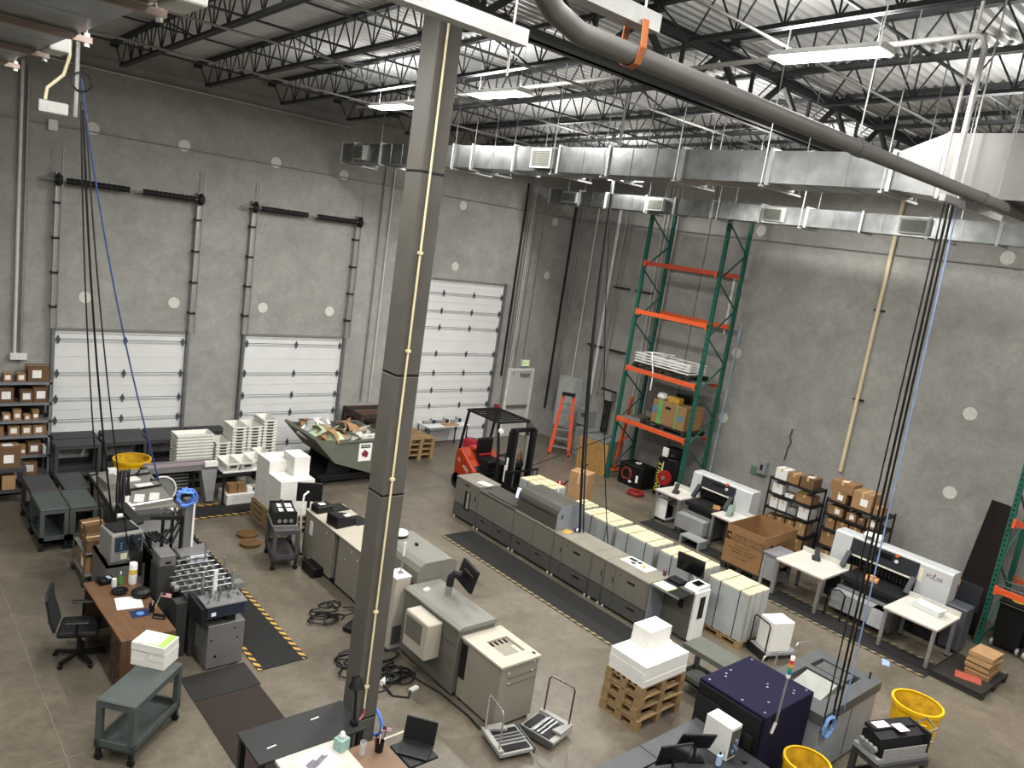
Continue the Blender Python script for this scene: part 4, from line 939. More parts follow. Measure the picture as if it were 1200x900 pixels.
# small grey printer on its cabinet
cbn = thing('printer_cabinet', 'open grey steel cabinet carrying the small grey printer', 'cabinet', (0, 0, 0))
M_CAB = mat('cabinet_grey', '#6a6967', .5, .2, var=.06)
q = MB(); q.box(3.02, 3.06, 11.62, 12.4, 0, .70); q.box(3.52, 3.56, 11.62, 12.4, 0, .70); q.box(3.02, 3.56, 11.6, 11.62, 0, .70); q.box(3.02, 3.56, 11.6, 12.4, .66, .70)
obj('body', q, M_CAB, cbn); obj('shelf', MB().box(3.06, 3.52, 11.64, 12.4, .1, .13), M_CAB, cbn)
lp = thing('label_printer', 'small grey printer with a blue control panel beside the walnut desk', 'printer', (3.29, 11.88, .702), .10)
obj('body', MB().box(-.235, .225, -.24, .26, .01, .46), mat('lp_grey', '#85847f', .5), lp, bevel=.02, seg=2)
obj('lid', MB().prism([(-.18, -.16), (.18, -.16), (.15, .2), (-.20, .2)], .46, .485), M_DARK, lp)
cp = obj('control_panel', MB().box(-.19, .19, -.25, -.24, .20, .42), mat('panel_blue', '#2d3a48', .35), lp)
for x, z in ((-.1, .32), (-.1, .28), (-.1, .24), (.03, .33), (.1, .33), (.15, .34), (.14, .23)): obj('key', MB().box(x - .012, x + .012, -.254, -.25, z - .01, z + .01), mat('key_pale', '#8fa0a8', .4), cp)
obj('yellow_note', MB().box(-.1, -.01, -.245, -.24, .06, .15), mat('note_cream', '#e6e2c4', .7), lp); obj('badge', MB().cyl((.13, -.246, .12), (.13, -.24, .12), .025, 12), M_DARK, lp)
for x in (-.16, .15):
    for y in (-.2, .2): obj('foot', MB().box(x - .02, x + .02, y - .02, y + .02, 0, .012), M_RUB, lp)
# wire cart of cartons behind the printer
wc = thing('wire_trolley', 'chrome wire trolley of scrap cartons behind the small printer', 'trolley', (3.12, 12.80, 0))
for x in (-.2, .2):
    for y in (-.35, .35): obj('post', MB().cyl((x, y, .08), (x, y, .95), .012, 6), M_CHROME, wc)
for z in (.18, .55):
    s = obj('shelf', MB().box(-.2, .2, -.35, .35, z - .02, z), M_COND, wc)
obj('push_handle', MB().tube([(-.2, .35, .9), (-.2, .38, .98), (.2, .38, .98), (.2, .35, .9)], .012, 6), M_CHROME, wc)
for x in (-.2, .2):
    for y in (-.35, .35): obj('caster', MB().cyl((x - .02, y, .04), (x + .02, y, .04), .04, 10), M_RUB, wc)
carton('open brown carton on the upper shelf of the wire trolley', (3.14, 13.0, .55), (.30, .28, .30), M_CARDD, .1, '', group='cartons on the wire trolley')
carton('dark brown carton on the upper shelf of the wire trolley', (3.10, 12.62, .55), (.3, .3, .2), M_CARDD, 0, '', group='cartons on the wire trolley')
carton('brown carton with white edge on the lower shelf of the wire trolley', (3.12, 12.77, .18), (.34, .5, .26), M_CARD, 0, '-x', group='cartons on the wire trolley')
# inserting machine ---------------------------------------------------------------
M_IM = mat('inserter_grey', '#434342', .45, .2, var=.08)
M_IML = mat('inserter_light', '#767574', .4, .3, var=.06)
im = thing('inserting_machine', 'long grey mail inserting machine between the desk and the striped mat', 'machine', (0, 0, 0))
obj('infeed_cabinet', MB().box(3.74, 4.24, 9.40, 9.85, .03, .66), M_IML, im, bevel=.006)
for x, z in ((3.79, .45), (4.15, .42), (3.86, .2), (4.1, .57)): obj('knockout', MB().cyl((x, 9.4, z), (x, 9.392, z), .018 if z < .3 else .012, 10), M_BLACK, im)
for x in (3.78, 4.2): obj('cabinet_foot', MB().cyl((x, 9.45, 0), (x, 9.45, .03), .02, 8), M_ALU, im)
obj('cabinet_bracket', MB().box(4.0, 4.12, 9.45, 9.62, .66, .74), M_DARK, im)
hd = obj('feed_head', MB().box(3.69, 4.20, 9.34, 9.66, .80, .97), mat('head_navy', '#242c3c', .4), im, bevel=.008, label='dark navy feeder head')
obj('head_plate', MB().box(3.67, 4.22, 9.33, 9.68, .97, .985), M_ALU, hd); obj('sticker', MB().box(3.74, 3.80, 9.335, 9.34, .84, .89), M_LABEL, hd)
obj('head_arm', MB().box(3.62, 3.69, 9.36, 9.9, .70, .95), M_DARK, im); obj('head_arm', MB().box(3.85, 3.98, 9.5, 9.9, .68, .80), M_DARK, im)
obj('frame_column', MB().box(3.66, 3.80, 9.85, 10.15, .02, .80), M_IM, im); obj('frame_column', MB().box(3.48, 3.62, 9.9, 10.1, .02, .80), M_IM, im)
obj('bed', MB().box(3.62, 4.32, 9.9, 12.9, .80, .86), M_IM, im)
obj('bed_skirt', MB().box(3.70, 4.26, 10.15, 12.85, .12, .80), M_DARK, im)
for k in range(9):
    y = 9.98 + .16 * k; obj('cross_shaft', MB().cyl((3.55 if k < 4 else 3.66, y, .93), (4.30, y, .93), .013, 7), M_CHROME, im)
for k, x in enumerate((3.7, 3.82, 3.95, 4.08, 4.2)):
    obj('guide_rail', MB().box(x - .012, x + .012, 9.95, 11.25, .885, .905), M_ALU, im)
    for y in (10.1, 10.5, 10.9): obj('collar', MB().cyl((x - .02, y + .02 * k, .93), (x + .02, y + .02 * k, .93), .028, 8), M_IML, im)
for k in range(14):
    x = 3.72 + .5 * ((k * 37 % 14) / 14); y = 9.42 + .018 * k
    obj('bracket', MB().box(x - .012, x + .02, y - .012, y + .012, .985, 1.02 + .02 * (k % 3)), M_ALU if k % 2 else M_CHROME, im)
obj('knob', MB().cyl((3.50, 10.12, .93), (3.56, 10.12, .93), .05, 12), M_IML, im); obj('knob', MB().cyl((3.50, 10.24, .93), (3.56, 10.24, .93), .042, 12), M_IML, im)
for x, y, h, m, wd in ((3.92, 9.75, .34, M_WHITE, .05), (3.78, 9.82, .30, M_ALU, .025), (4.16, 9.74, .30, M_ALU, .025), (4.28, 10.35, .22, M_ALU, .02), (4.2, 10.9, .26, M_ALU, .02)):
    obj('guide_post', MB().box(x - wd / 2, x + wd / 2, y - .02, y + .02, .95, .95 + h), m, im)
obj('side_rail', MB().box(4.32, 4.36, 9.95, 12.6, .80, .90), M_DARK, im); obj('outer_bracket', MB().box(4.27, 4.4, 9.9, 10.05, .86, .95), M_ALU, im)
# control cabinet and black panel
obj('control_cabinet', MB().box(3.44, 3.68, 10.62, 10.95, .12, 1.02), M_IM, im, bevel=.006, label='grey control cabinet')
obj('control_box', MB().box(3.45, 3.67, 10.60, 10.93, 1.04, 1.2), M_IML, im, bevel=.006); obj('switch', MB().box(3.53, 3.60, 10.59, 10.60, 1.08, 1.11), M_BLACK, im); obj('cabinet_knob', MB().cyl((3.52, 10.61, .2), (3.52, 10.58, .2), .03, 10), M_WHITE, im)
obj('monitor_back', MB().prism([(11.0, .76), (11.55, .85), (11.5, 1.2), (11.02, 1.12)], 3.30, 3.34, 'x'), M_BLACK, im)
# tower with tray
obj('tower', MB().box(3.98, 4.08, 11.25, 11.38, .86, 1.75), M_IML, im); obj('tower_rail', MB().box(4.09, 4.12, 11.23, 11.36, .95, 1.72), M_WHITE, im)
obj('tray', MB().box(3.86, 4.3, 10.98, 11.3, .92, .99), M_IML, im, bevel=.008); obj('tray_front', MB().box(4.0, 4.26, 10.95, 10.98, .85, .96), mat('tray_lilac', '#c7c8d6', .5), im)
for k in range(3): obj('frame_post', MB().cyl((3.70 + .12 * k, 11.35 - .05 * k, .86), (3.70 + .12 * k, 11.35 - .05 * k, 1.45), .025, 8), M_BLACK, im)
obj('frame_bar', MB().bar((3.55, 11.45, 1.45), (4.05, 11.28, 1.45), .05, .05), M_DARK, im)
obj('feeder_arm', MB().bar((3.45, 12.6, 1.25), (3.62, 12.2, 1.05), .16, .05), M_BLACK, im)
obj('transport_plate', MB().box(3.66, 4.30, 11.5, 12.7, .87, .88), M_IML, im)
for k in range(4): obj('air_tube', MB().tube([(3.62 + .03 * k, 11.6 + .1 * k, .9), (3.50 + .05 * k, 11.48, 1.2), (3.6 + .06 * k, 11.3 - .05 * k, 1.12), (3.75 + .08 * k, 11.3, 1.3 + .05 * k)], .022, 7), M_BLACK, im)
for k in range(3): obj('valve', MB().cyl((3.72 + .1 * k, 11.52, 1.47), (3.72 + .1 * k, 11.52, 1.55), .025, 8), M_ALU, im)
obj('end_drive', MB().box(3.64, 4.3, 12.72, 12.95, .86, .98), M_IM, im); obj('end_roller', MB().cyl((3.5, 12.98, .9), (4.45, 12.98, .9), .04, 12), M_WHITE, im)
tag(obj('hose_coil', MB().tube(coil((3.97, 11.16, 1.80), .125, .022, 8, 16, 'xz', .10, 4), .012, 6), mat('coil_blue', '#5a86d6', .45)), 'bright blue coiled air hose hung on the machine tower', 'hose')
# ================================================================= long digital press
mat_floor('long dark floor mat with a striped border along the digital press', 9.58, 10.38, 7.0, 12.1, M_MAT, ('-x',), hz=M_HAZW, sw=.06)
M_PTOP = mat('press_top', '#7b776c', .5, var=.05)
M_PBODY = mat('press_body', '#6a665e', .5, var=.05)
M_PHUMP = mat('press_hump', '#46453f', .5, var=.05)
M_PSIDE = mat('press_side', '#80868c', .4, .1, var=.04)
pr = thing('digital_press', 'long grey modular digital printing press with dark lower doors', 'printing press', (0, 0, 0))
PX0, PX1 = 10.5, 11.1
mods = [(13.0, 12.16, .96), (12.16, 10.97, .90), (10.97, 9.77, .90), (9.77, 8.75, .89), (8.75, 8.41, .89), (8.41, 7.39, .89)]
for i, (a, b, h) in enumerate(mods):
    m_ = obj('module', MB().box(PX0, PX1, b + .004, a - .004, .36, h - .05), M_PBODY, pr, bevel=.006)
    obj('base_panel', MB().box(PX0 + .006, PX1, b + .004, a - .004, .05, .355), M_PDARK, pr, bevel=.004)
    obj('plinth', MB().box(PX0 + .05, PX1 - .02, b + .02, a - .02, .0, .05), M_BLACK, pr)
    obj('top_cover', MB().box(PX0 - .012, PX1 + .005, b + .003, a - .003, h - .05, h), M_PTOP if i != 1 else M_PHUMP, pr, bevel=.014, seg=2)
    # doors: seams, handles
    nd = 2 if (a - b) > .9 else 1
    w_ = (a - b - .04) / nd
    if i in (3, 5): cuts = [(a - .02, a - .26), (a - .26, b + .02)]
    else: cuts = [(a - .02 - k * w_, a - .02 - (k + 1) * w_) for k in range(nd)]
    for (u, v) in cuts:
        d = obj('door', MB().box(PX0 - .010, PX0, v + .006, u - .006, .375, h - .065), M_PBODY, m_)
        obj('lower_door', MB().box(PX0 - .006, PX0 + .004, v + .006, u - .006, .07, .345), M_PDARK, m_)
        if i in (3, 5) and u - v > .4:
            obj('handle', MB().box(PX0 - .016, PX0 - .010, v + .28, v + .45, h - .20, h - .165), M_BLACK, d)
            obj('lock', MB().cyl((PX0 - .016, v + .62, h - .13), (PX0 - .010, v + .62, h - .13), .012, 8), M_BLACK, d)
            obj('lower_handle', MB().box(PX0 - .012, PX0 - .006, v + .2, v + .38, .24, .27), M_BLACK, m_)
        elif i in (3, 5, 4): obj('latch', MB().box(PX0 - .015, PX0 - .010, v + .03, v + .05, h - .34, h - .24), M_BLACK, d)
        elif i in (1, 2): obj('lower_handle', MB().box(PX0 - .012, PX0 - .006, v + .3, v + .42, .25, .275), M_BLACK, m_)
    for y in (a - .06, b + .06): obj('foot', MB().cyl((PX0 + .03, y, 0), (PX0 + .03, y, .05), .02, 8), M_LABEL, pr)
obj('window', MB().box(PX0 - .013, PX0 - .010, 12.42, 12.62, .30, .72), M_BLACK, pr); obj('window_glass', MB().box(PX0 - .016, PX0 - .013, 12.46, 12.54, .34, .70), mat('window_grey', '#8b8a82', .2), pr)
obj('handle', MB().box(PX0 - .016, PX0 - .010, 12.5, 12.66, .84, .865), M_BLACK, pr); obj('latch', MB().box(PX0 - .016, PX0 - .01, 12.24, 12.27, .6, .7), M_BLACK, pr)
# raised fuser hump
hp = MB(); hp.prism([(PX0 + .01, .90), (PX0 + .01, 1.22), (PX0 + .03, 1.29), (PX0 + .09, 1.36), (PX0 + .16, 1.385), (PX1 + .02, 1.385), (PX1 + .10, 1.35), (PX1 + .13, 1.28), (PX1 + .13, .9)], 9.80, 10.95, 'y')
hump = obj('raised_hood', hp, M_PHUMP, pr, label='raised dark hood')
obj('hood_end', MB().prism([(PX0 + .02, .905), (PX0 + .02, 1.22), (PX0 + .10, 1.355), (PX0 + .17, 1.378), (PX1 + .02, 1.378), (PX1 + .12, 1.28), (PX1 + .12, .905)], 9.79, 9.80, 'y'), M_PSIDE, hump)
obj('hood_seam', MB().box(PX0 + .002, PX0 + .012, 9.85, 10.9, 1.16, 1.17), M_BLACK, hump); obj('vent', MB().box(10.62, 10.68, 9.785, 9.79, 1.12, 1.2), M_PDARK, hump)
obj('feed_slot', MB().box(PX0 + .05, PX1 - .1, 11.05, 11.95, .902, .93), M_PHUMP, pr, bevel=.01)
scr = obj('touch_screen', MB().prism([(10.98, .95), (11.36, .95), (11.36, 1.22), (10.98, 1.22)], -.02, .02, 'x'), M_BLACK, pr)
scr.location = (10.72, 0, 0)
q = MB().box(-.18, .18, -.012, .012, -.13, .13); scr.data = q.mesh('touch_screen'); scr.data.materials.append(M_BLACK)
scr.location = (10.80, 11.10, 1.14); scr.rotation_euler = (-.45, 0, -1.05)
obj('screen_face', MB().box(-.16, .16, -.0135, -.012, -.11, .11), mat('screen_lit', '#b9c6e6', .3, var=.05, emit=.6), scr)
obj('screen_window', MB().box(-.06, .12, -.0145, -.0135, -.08, .08), mat('screen_lit2', '#e6ecfa', .3, var=0, emit=.9), scr)
obj('screen_stand', MB().cyl((10.80, 11.12, .93), (10.80, 11.12, 1.1), .025, 8), M_DARK, pr)
obj('status_pole', MB().cyl((11.12, 10.45, 1.38), (11.12, 10.45, 1.62), .012, 8), M_LABEL, pr)
# operator end unit
eu = obj('operator_module', MB().box(10.92, 11.28, 6.78, 7.38, .04, .86), mat('operator_dark', '#53514c', .45), pr, bevel=.006)
obj('slot', MB().box(10.912, 10.92, 6.95, 7.05, .55, .7), M_BLACK, eu); obj('red_light', MB().box(10.912, 10.92, 7.0, 7.04, .74, .76), M_RED, eu)
obj('side_cover', MB().box(10.93, 11.32, 6.72, 6.775, .04, .93), M_WHITE, eu, bevel=.01); obj('side_slot', MB().box(11.05, 11.2, 6.715, 6.72, .42, .82), M_BLACK, eu)
obj('end_sheet', MB().box(10.52, 11.1, 7.36, 7.385, .05, .86), M_PSIDE, eu)
wt = obj('black_worktop', MB().box(10.50, 11.10, 6.78, 7.385, .87, .895), M_BLACK, eu); obj('front_rail', MB().box(10.485, 10.5, 6.78, 7.385, .87, .9), M_ALU, wt)
ep = obj('key_panel', MB().prism([(10.9, .895), (11.3, .895), (11.3, 1.0), (10.98, .98)], 6.74, 7.0, 'y'), M_WHITE, eu); obj('dark_keys', MB().box(10.82, 10.92, 6.76, 7.02, .896, .93), M_PDARK, ep); obj('display', MB().box(11.04, 11.24, 6.8, 6.95, .998, 1.004), M_SCREEN, ep)
# things on the press
def on(name, lab, cat, mb, m, loc, rz=0, bevel=0, group=None): return tag(obj(name, mb, m, loc=loc, rz=rz, bevel=bevel), lab, cat, group)
on('printed_sheet', 'white sheet lying on the press feeder module', 'paper', MB().box(-.1, .1, -.16, .16, 0, .003), M_PAPER, (10.75, 12.30, .962), .2)
ps = on('printed_poster', 'white printed sheet with dark and orange pictures on the press top', 'paper', MB().box(-.16, .16, -.3, .3, 0, .003), M_PAPER, (10.93, 8.02, .892), 0)
for x, y, a, b, m in ((.06, .17, .05, .09, M_DARK), (.06, .02, .05, .04, M_DARK), (-.06, .08, .04, .05, M_DARK), (.03, -.1, .06, .05, mat('print_orange', '#d39a5e', .6)), (-.04, -.16, .03, .02, M_RED)):
    obj('print', MB().box(x - a, x + a, y - b, y + b, .003, .0045), m, ps)
on('orange_folder', 'small orange folder on the press beside the hood', 'folder', MB().box(-.1, .1, -.07, .07, 0, .01), mat('folder_orange', '#d39d4e', .6), (10.72, 9.66, .892), .3)
tr_ = thing('tape_roll', 'purple tape roll on the press beside the hood', 'tape', (10.9, 9.6, .892)); obj('roll', MB().cyl((0, -.025, .055), (0, .025, .055), .055, 18), mat('purple', '#4d3f7a', .4), tr_); obj('core', MB().cyl((0, -.027, .055), (0, .027, .055), .035, 14), M_LABEL, tr_)
pcup = thing('pen_cup', 'small cup of coloured pens at the end of the press', 'pen cup', (11.02, 7.5, .892)); obj('cup', MB().lathe([(.03, 0), (.035, .09), (.03, .09), (.026, .01), (0, .01)], 12), mat('cup_plum', '#5d3b44', .5), pcup)
for k in range(5): obj('pen', MB().cyl((.01 * k - .02, 0, .05), (.018 * k - .04, .01, .15), .004, 5), [M_RED, M_BLACK, M_LABEL, mat('pen_pink', '#c2768a', .5), M_BLACK][k], pcup)
gs = on('notice_sheet', 'white notice with a green edge on the black worktop', 'paper', MB().box(-.14, .14, -.16, .16, 0, .003), mat('green_edge', '#a8cf7f', .6), (10.66, 7.20, .897)); obj('page', MB().box(-.12, .14, -.13, .14, .003, .0045), M_PAPER, gs)
kb = thing('label_maker', 'black keyboard unit behind the notice on the press worktop', 'keyboard', (11.02, 7.22, .897)); obj('body', MB().box(-.1, .1, -.14, .14, 0, .05), M_BLACK, kb, bevel=.01)
for k in range(4): obj('key_row', MB().box(-.08 + .04 * k, -.05 + .04 * k, -.12, .12, .05, .056), M_DARK, kb)
mn = thing('monitor', 'black flat monitor standing at the end of the digital press', 'monitor', (11.35, 7.20, .0))
obj('pole', MB().cyl((0, 0, 0), (0, 0, 1.05), .025, 8), M_ALU, mn); obj('foot', MB().box(-.13, .13, -.13, .13, 0, .02), M_DARK, mn)
ms = obj('screen', MB().box(-.02, .02, -.27, .27, -.16, .16), M_SCREEN, mn, bevel=.006); ms.location = (-.04, 0, 1.17); ms.rotation_euler = (0, -.15, .1); obj('bezel', MB().box(-.022, -.0205, -.265, .265, -.158, -.145), M_DARK, ms)
obj('cable', MB().tube([(.02, 0, 1.02), (.0, -.12, .95), (-.05, -.15, .9), (.0, -.1, .8)], .01, 6), M_WHITE, mn)
# wrapped paper skids behind the press --------------------------------------------
M_WRAP = mat('grey_wrap', '#9a9e9d', .5, var=.06, scale=5)
def skid(lab, y0, y1, x0=11.72, x1=12.33, top=.98, gl=True):
    pallet('wooden pallet under ' + lab.split(' strapped', 1)[0].replace('cream-topped', 'the cream-topped'), ((x0 + x1) / 2, (y0 + y1) / 2, 0), 0, y1 - y0, x1 - x0, .14, group='pallets under the wrapped skids')
    t = thing('paper_skid', lab, 'paper skid', ((x0 + x1) / 2, (y0 + y1) / 2, .141), 0, 'wrapped paper skids behind the press')
    a, b = (x1 - x0) / 2 - .005, (y1 - y0) / 2 - .01; h = top - .141
    obj('paper_block', MB().box(-a, a, -b, b, 0, h - .02), M_WRAP, t, bevel=.006)
    obj('top_sheet', MB().box(-a + .004, a - .004, -b + .004, b - .004, h - .02, h), M_PAPERC, t)
    for k in (-.55, .4): obj('strap', MB().box(-a - .003, a + .003, b * k - .008, b * k + .008, 0, h + .003), M_DARK, t)
    for k in (-.35, .3): obj('strap', MB().box(a * k - .006, a * k + .006, -b - .003, b + .003, 0, h + .003), mat('strap_tan', '#8f7a50', .6), t)
    for sy in (-1, 1): obj('corner_board', MB().box(-a - .006, -a + .05, sy * b - .008, sy * b + .008, 0, h), mat('corner_grey', '#8c877c', .7), t)
    return t
skid('cream-topped paper skid strapped on a pallet near the forklift', 11.5, 12.4, 11.86, 12.48)
skid('cream-topped paper skid strapped on a pallet beside the tall carton', 10.35, 10.78, 11.80, 12.36)
skid('cream-topped paper skid strapped on a pallet behind the press hood', 9.36, 10.26, 11.74, 12.34)
skid('cream-topped paper skid strapped on a pallet behind the printed poster', 8.30, 9.27)
skid('cream-topped paper skid strapped on a pallet behind the press monitor', 7.22, 8.19)
skid('tall cream-topped paper skid strapped on a pallet beside the white-box trolley', 6.14, 6.99, 11.60, 12.24, 1.02)
# trolley of white boxes
wt_ = thing('platform_trolley', 'low platform trolley with a black hoop handle and white boxes', 'trolley', (12.07, 5.80, 0), -.35)
obj('platform', MB().box(-.34, .34, -.22, .22, .10, .15), M_GREYM, wt_); obj('front_lip', MB().box(-.36, -.33, -.23, .23, .04, .16), M_DARK, wt_)
obj('hoop_handle', MB().tube([(-.33, -.2, .14), (-.33, -.2, .62), (-.33, -.17, .66), (-.33, .17, .66), (-.33, .2, .62), (-.33, .2, .14)], .012, 7), M_BLACK, wt_)
for x in (-.28, .28):
    for y in (-.18, .18): obj('wheel', MB().cyl((x, y - .02, .05), (x, y + .02, .05), .05, 12), M_RUB, wt_)
carton('white carton standing on the platform trolley', (12.05, 5.80, .152), (.44, .34, .52), M_PAPER, -.35, '', tape=False, name='white_carton')
# near paper stack on pallets ------------------------------------------------------
for k in range(4): pallet('wooden pallet %s in the stack under the plain white paper' % ('lowest', 'second from floor', 'third from floor', 'topmost')[k], (8.64, 5.87, .163 * k), (.02, -.03, .02, 0)[k], .66 if k else .68, .98, .160, group='pallets under the near white paper')
paper_block('stack of plain white paper with a smaller block on top, on stacked pallets', (8.64, 5.87, .654), [(-.48, .46, -.33, .31, 0, .30), (-.10, .38, -.02, .29, .302, .57), (-.08, .46, -.02, .31, .302, .318)], sheets=.09)
# grey work cart next to the pallets
utility_cart('grey utility cart standing between the pallet stack and the navy machine', (9.84, 5.60, 0), PI / 2, .76, .46, .75, m=mat('cart_stone', '#54574f', .6), group='equipment carts', shelf_z=.22)
# tall carton, red hand tool near the forklift
carton('tall brown carton standing behind the press near the forklift', (13.9, 12.35, 0), (.42, .5, .95), M_CARDL, .35, '', name='tall_carton')
# ================================================================= older beige printer line
M_B2 = mat('beige_side', '#807b6f', .55, var=.05)
bp = thing('beige_printer', 'older beige production printer with monitor, hood and finisher', 'printer', (0, 0, 0))
lb = obj('feeder_cabinet', MB().box(6.48, 7.2, 11.15, 12.2, .05, .93), M_B2, bp, bevel=.008); obj('feeder_top', MB().box(6.46, 7.22, 9.9, 12.22, .93, .95), M_BEIGE, bp)
obj('feeder_cabinet', MB().box(6.48, 7.2, 9.92, 10.95, .05, .93), M_B2, bp, bevel=.008); obj('cabinet_gap', MB().box(6.56, 7.18, 10.95, 11.15, .05, .93), M_PDARK, bp)
obj('wall_socket', MB().box(6.465, 6.48, 11.9, 12.0, .55, .8), M_WHITE, lb)
for y, z in ((10.3, .75), (10.7, .6), (10.2, .5), (11.4, .8), (10.5, .82)): obj('screw', MB().cyl((6.475, y, z), (6.48, y, z), .012, 6), M_LABEL, lb)
hd2 = MB().prism([(6.56, .05), (6.56, 1.22), (6.60, 1.30), (6.68, 1.35), (7.18, 1.35), (7.26, 1.30), (7.28, 1.2), (7.28, .05)], 8.72, 9.88, 'y')
h2 = obj('main_hood', hd2, mat('hood_grey', '#74736c', .45, var=.05), bp, label='raised grey hood'); obj('hood_seam', MB().box(6.555, 6.56, 8.75, 9.85, 1.0, 1.01), M_PDARK, h2)
obj('hood_handle', MB().box(6.9, 6.93, 9.3, 9.36, 1.35, 1.39), M_DARK, h2)
mm = obj('engine_body', MB().box(6.36, 7.0, 7.36, 8.70, .06, 1.0), mat('engine_grey', '#605e57', .5, var=.05), bp, bevel=.008)
obj('engine_top', MB().prism([(6.34, 1.0), (6.34, 1.03), (6.4, 1.06), (6.98, 1.06), (7.02, 1.03), (7.02, 1.0)], 7.34, 8.70, 'y'), mat('hood_grey', '#74736c', .45), mm)
for z in (.5, .75): obj('panel_seam', MB().box(6.355, 6.36, 7.4, 8.66, z, z + .008), M_PDARK, mm)
sb = obj('side_box', MB().box(6.10, 6.36, 7.72, 8.28, .42, .96), M_BEIGE, mm, bevel=.015, label='beige vented side box')
vg = MB()
for k in range(12): vg.box(6.093, 6.10, 7.85 + .033 * k, 7.865 + .033 * k, .6, .9)
obj('vent_slots', vg, M_PDARK, sb)
fin = obj('finisher', MB().box(6.42, 7.08, 6.5, 7.33, .05, .90), M_B2, bp, bevel=.006)
ftop = MB(); ftop.box(6.40, 7.10, 6.48, 6.68, .90, .93); ftop.box(6.40, 6.62, 6.68, 7.35, .90, .93); ftop.box(6.98, 7.10, 6.68, 7.35, .90, .93); ftop.box(6.62, 6.98, 7.08, 7.35, .90, .93)
obj('finisher_top', ftop, M_BEIGE, fin); obj('output_well', MB().box(6.62, 6.98, 6.68, 7.08, .86, .875), mat('well', '#9d988b', .6), fin)
for k in range(4): obj('finger', MB().box(6.66 + .08 * k, 6.70 + .08 * k, 6.98, 7.08, .876, .90), M_PDARK, fin)
obj('output_slope', MB().prism([(6.70, .876), (6.96, .876), (6.96, .905), (6.8, .89)], 6.7, 6.9, 'y'), M_BEIGE, fin); obj('sensor', MB().box(7.02, 7.06, 6.55, 6.6, .93, .935), M_BLACK, fin)
obj('finisher_window', MB().box(6.41, 6.42, 7.2, 7.32, .35, .85), M_BLACK, fin)
for z in (.62, .72): obj('front_seam', MB().box(6.55, 7.05, 6.494, 6.5, z, z + .006), M_PDARK, fin)
for x, z in ((6.58, .65), (6.98, .74), (6.56, .8), (7.0, .86)): obj('screw', MB().cyl((x, 6.492, z), (x, 6.5, z), .01, 6), M_LABEL, fin)
for x, y in ((6.46, 6.55), (7.04, 6.55), (6.46, 7.28), (6.42, 8.6)): obj('foot', MB().cyl((x, y, 0), (x, y, .06), .025, 8), M_BLACK, bp)
obj('plinth', MB().box(6.5, 7.16, 7.4, 12.15, 0, .05), M_BLACK, bp)
# monitor arm
ma = obj('monitor_stand', MB().cyl((6.78, 8.22, 1.06), (6.78, 8.22, 1.22), .05, 12), M_ALU, bp); obj('monitor_arm', MB().tube([(6.78, 8.22, 1.2), (6.79, 8.22, 1.33), (6.84, 8.18, 1.4), (6.9, 8.12, 1.4)], .055, 8), M_DARK, ma)
sc2 = obj('monitor_screen', MB().box(-.03, .03, -.25, .25, -.17, .17), M_BLACK, bp, bevel=.008); sc2.location = (6.96, 8.05, 1.40); sc2.rotation_euler = (0, .25, -.25)
obj('monitor_strip', MB().box(-.032, -.03, -.2, .1, .06, .07), M_ALU, sc2)
on('white_box', 'tiny white box on the older printer beside its monitor', 'box', MB().box(-.05, .05, -.03, .03, 0, .03), M_LABEL, (6.55, 8.45, 1.062), .3)
# white tower with pole
tw = thing('air_tower', 'slim white ventilation tower with a pole beside the older printer', 'tower', (6.34, 8.90, 0), .0)
obj('body', MB().box(-.13, .13, -.15, .15, .03, 1.16), M_BEIGE, tw, bevel=.006); obj('top', MB().box(-.135, .135, -.155, .155, 1.16, 1.175), M_WHITE, tw); obj('grille', MB().box(-.1, .1, -.152, -.15, .1, .4), M_PDARK, tw); obj('base', MB().box(-.14, .14, -.16, .16, 0, .03), M_PDARK, tw)
obj('pole', MB().cyl((.03, 0, 1.175), (.05, .0, 1.62), .012, 8), M_ALU, tw); obj('pole_tip', MB().cyl((.043, 0, 1.45), (.05, 0, 1.66), .018, 8), M_WHITE, tw); obj('pole_base', MB().cyl((.03, 0, 1.175), (.03, 0, 1.19), .05, 12), M_ALU, tw)
bn = thing('coffee_drum', 'white-lidded round dispenser standing on the printer hood', 'dispenser', (6.86, 9.75, 1.352)); obj('drum', MB().lathe([(.13, 0), (.14, .03), (.135, .05)], 20), M_BLACK, bn); obj('lid', MB().lathe([(.142, .05), (.13, .08), (0, .095)], 20), M_WHITE, bn, smooth=True)
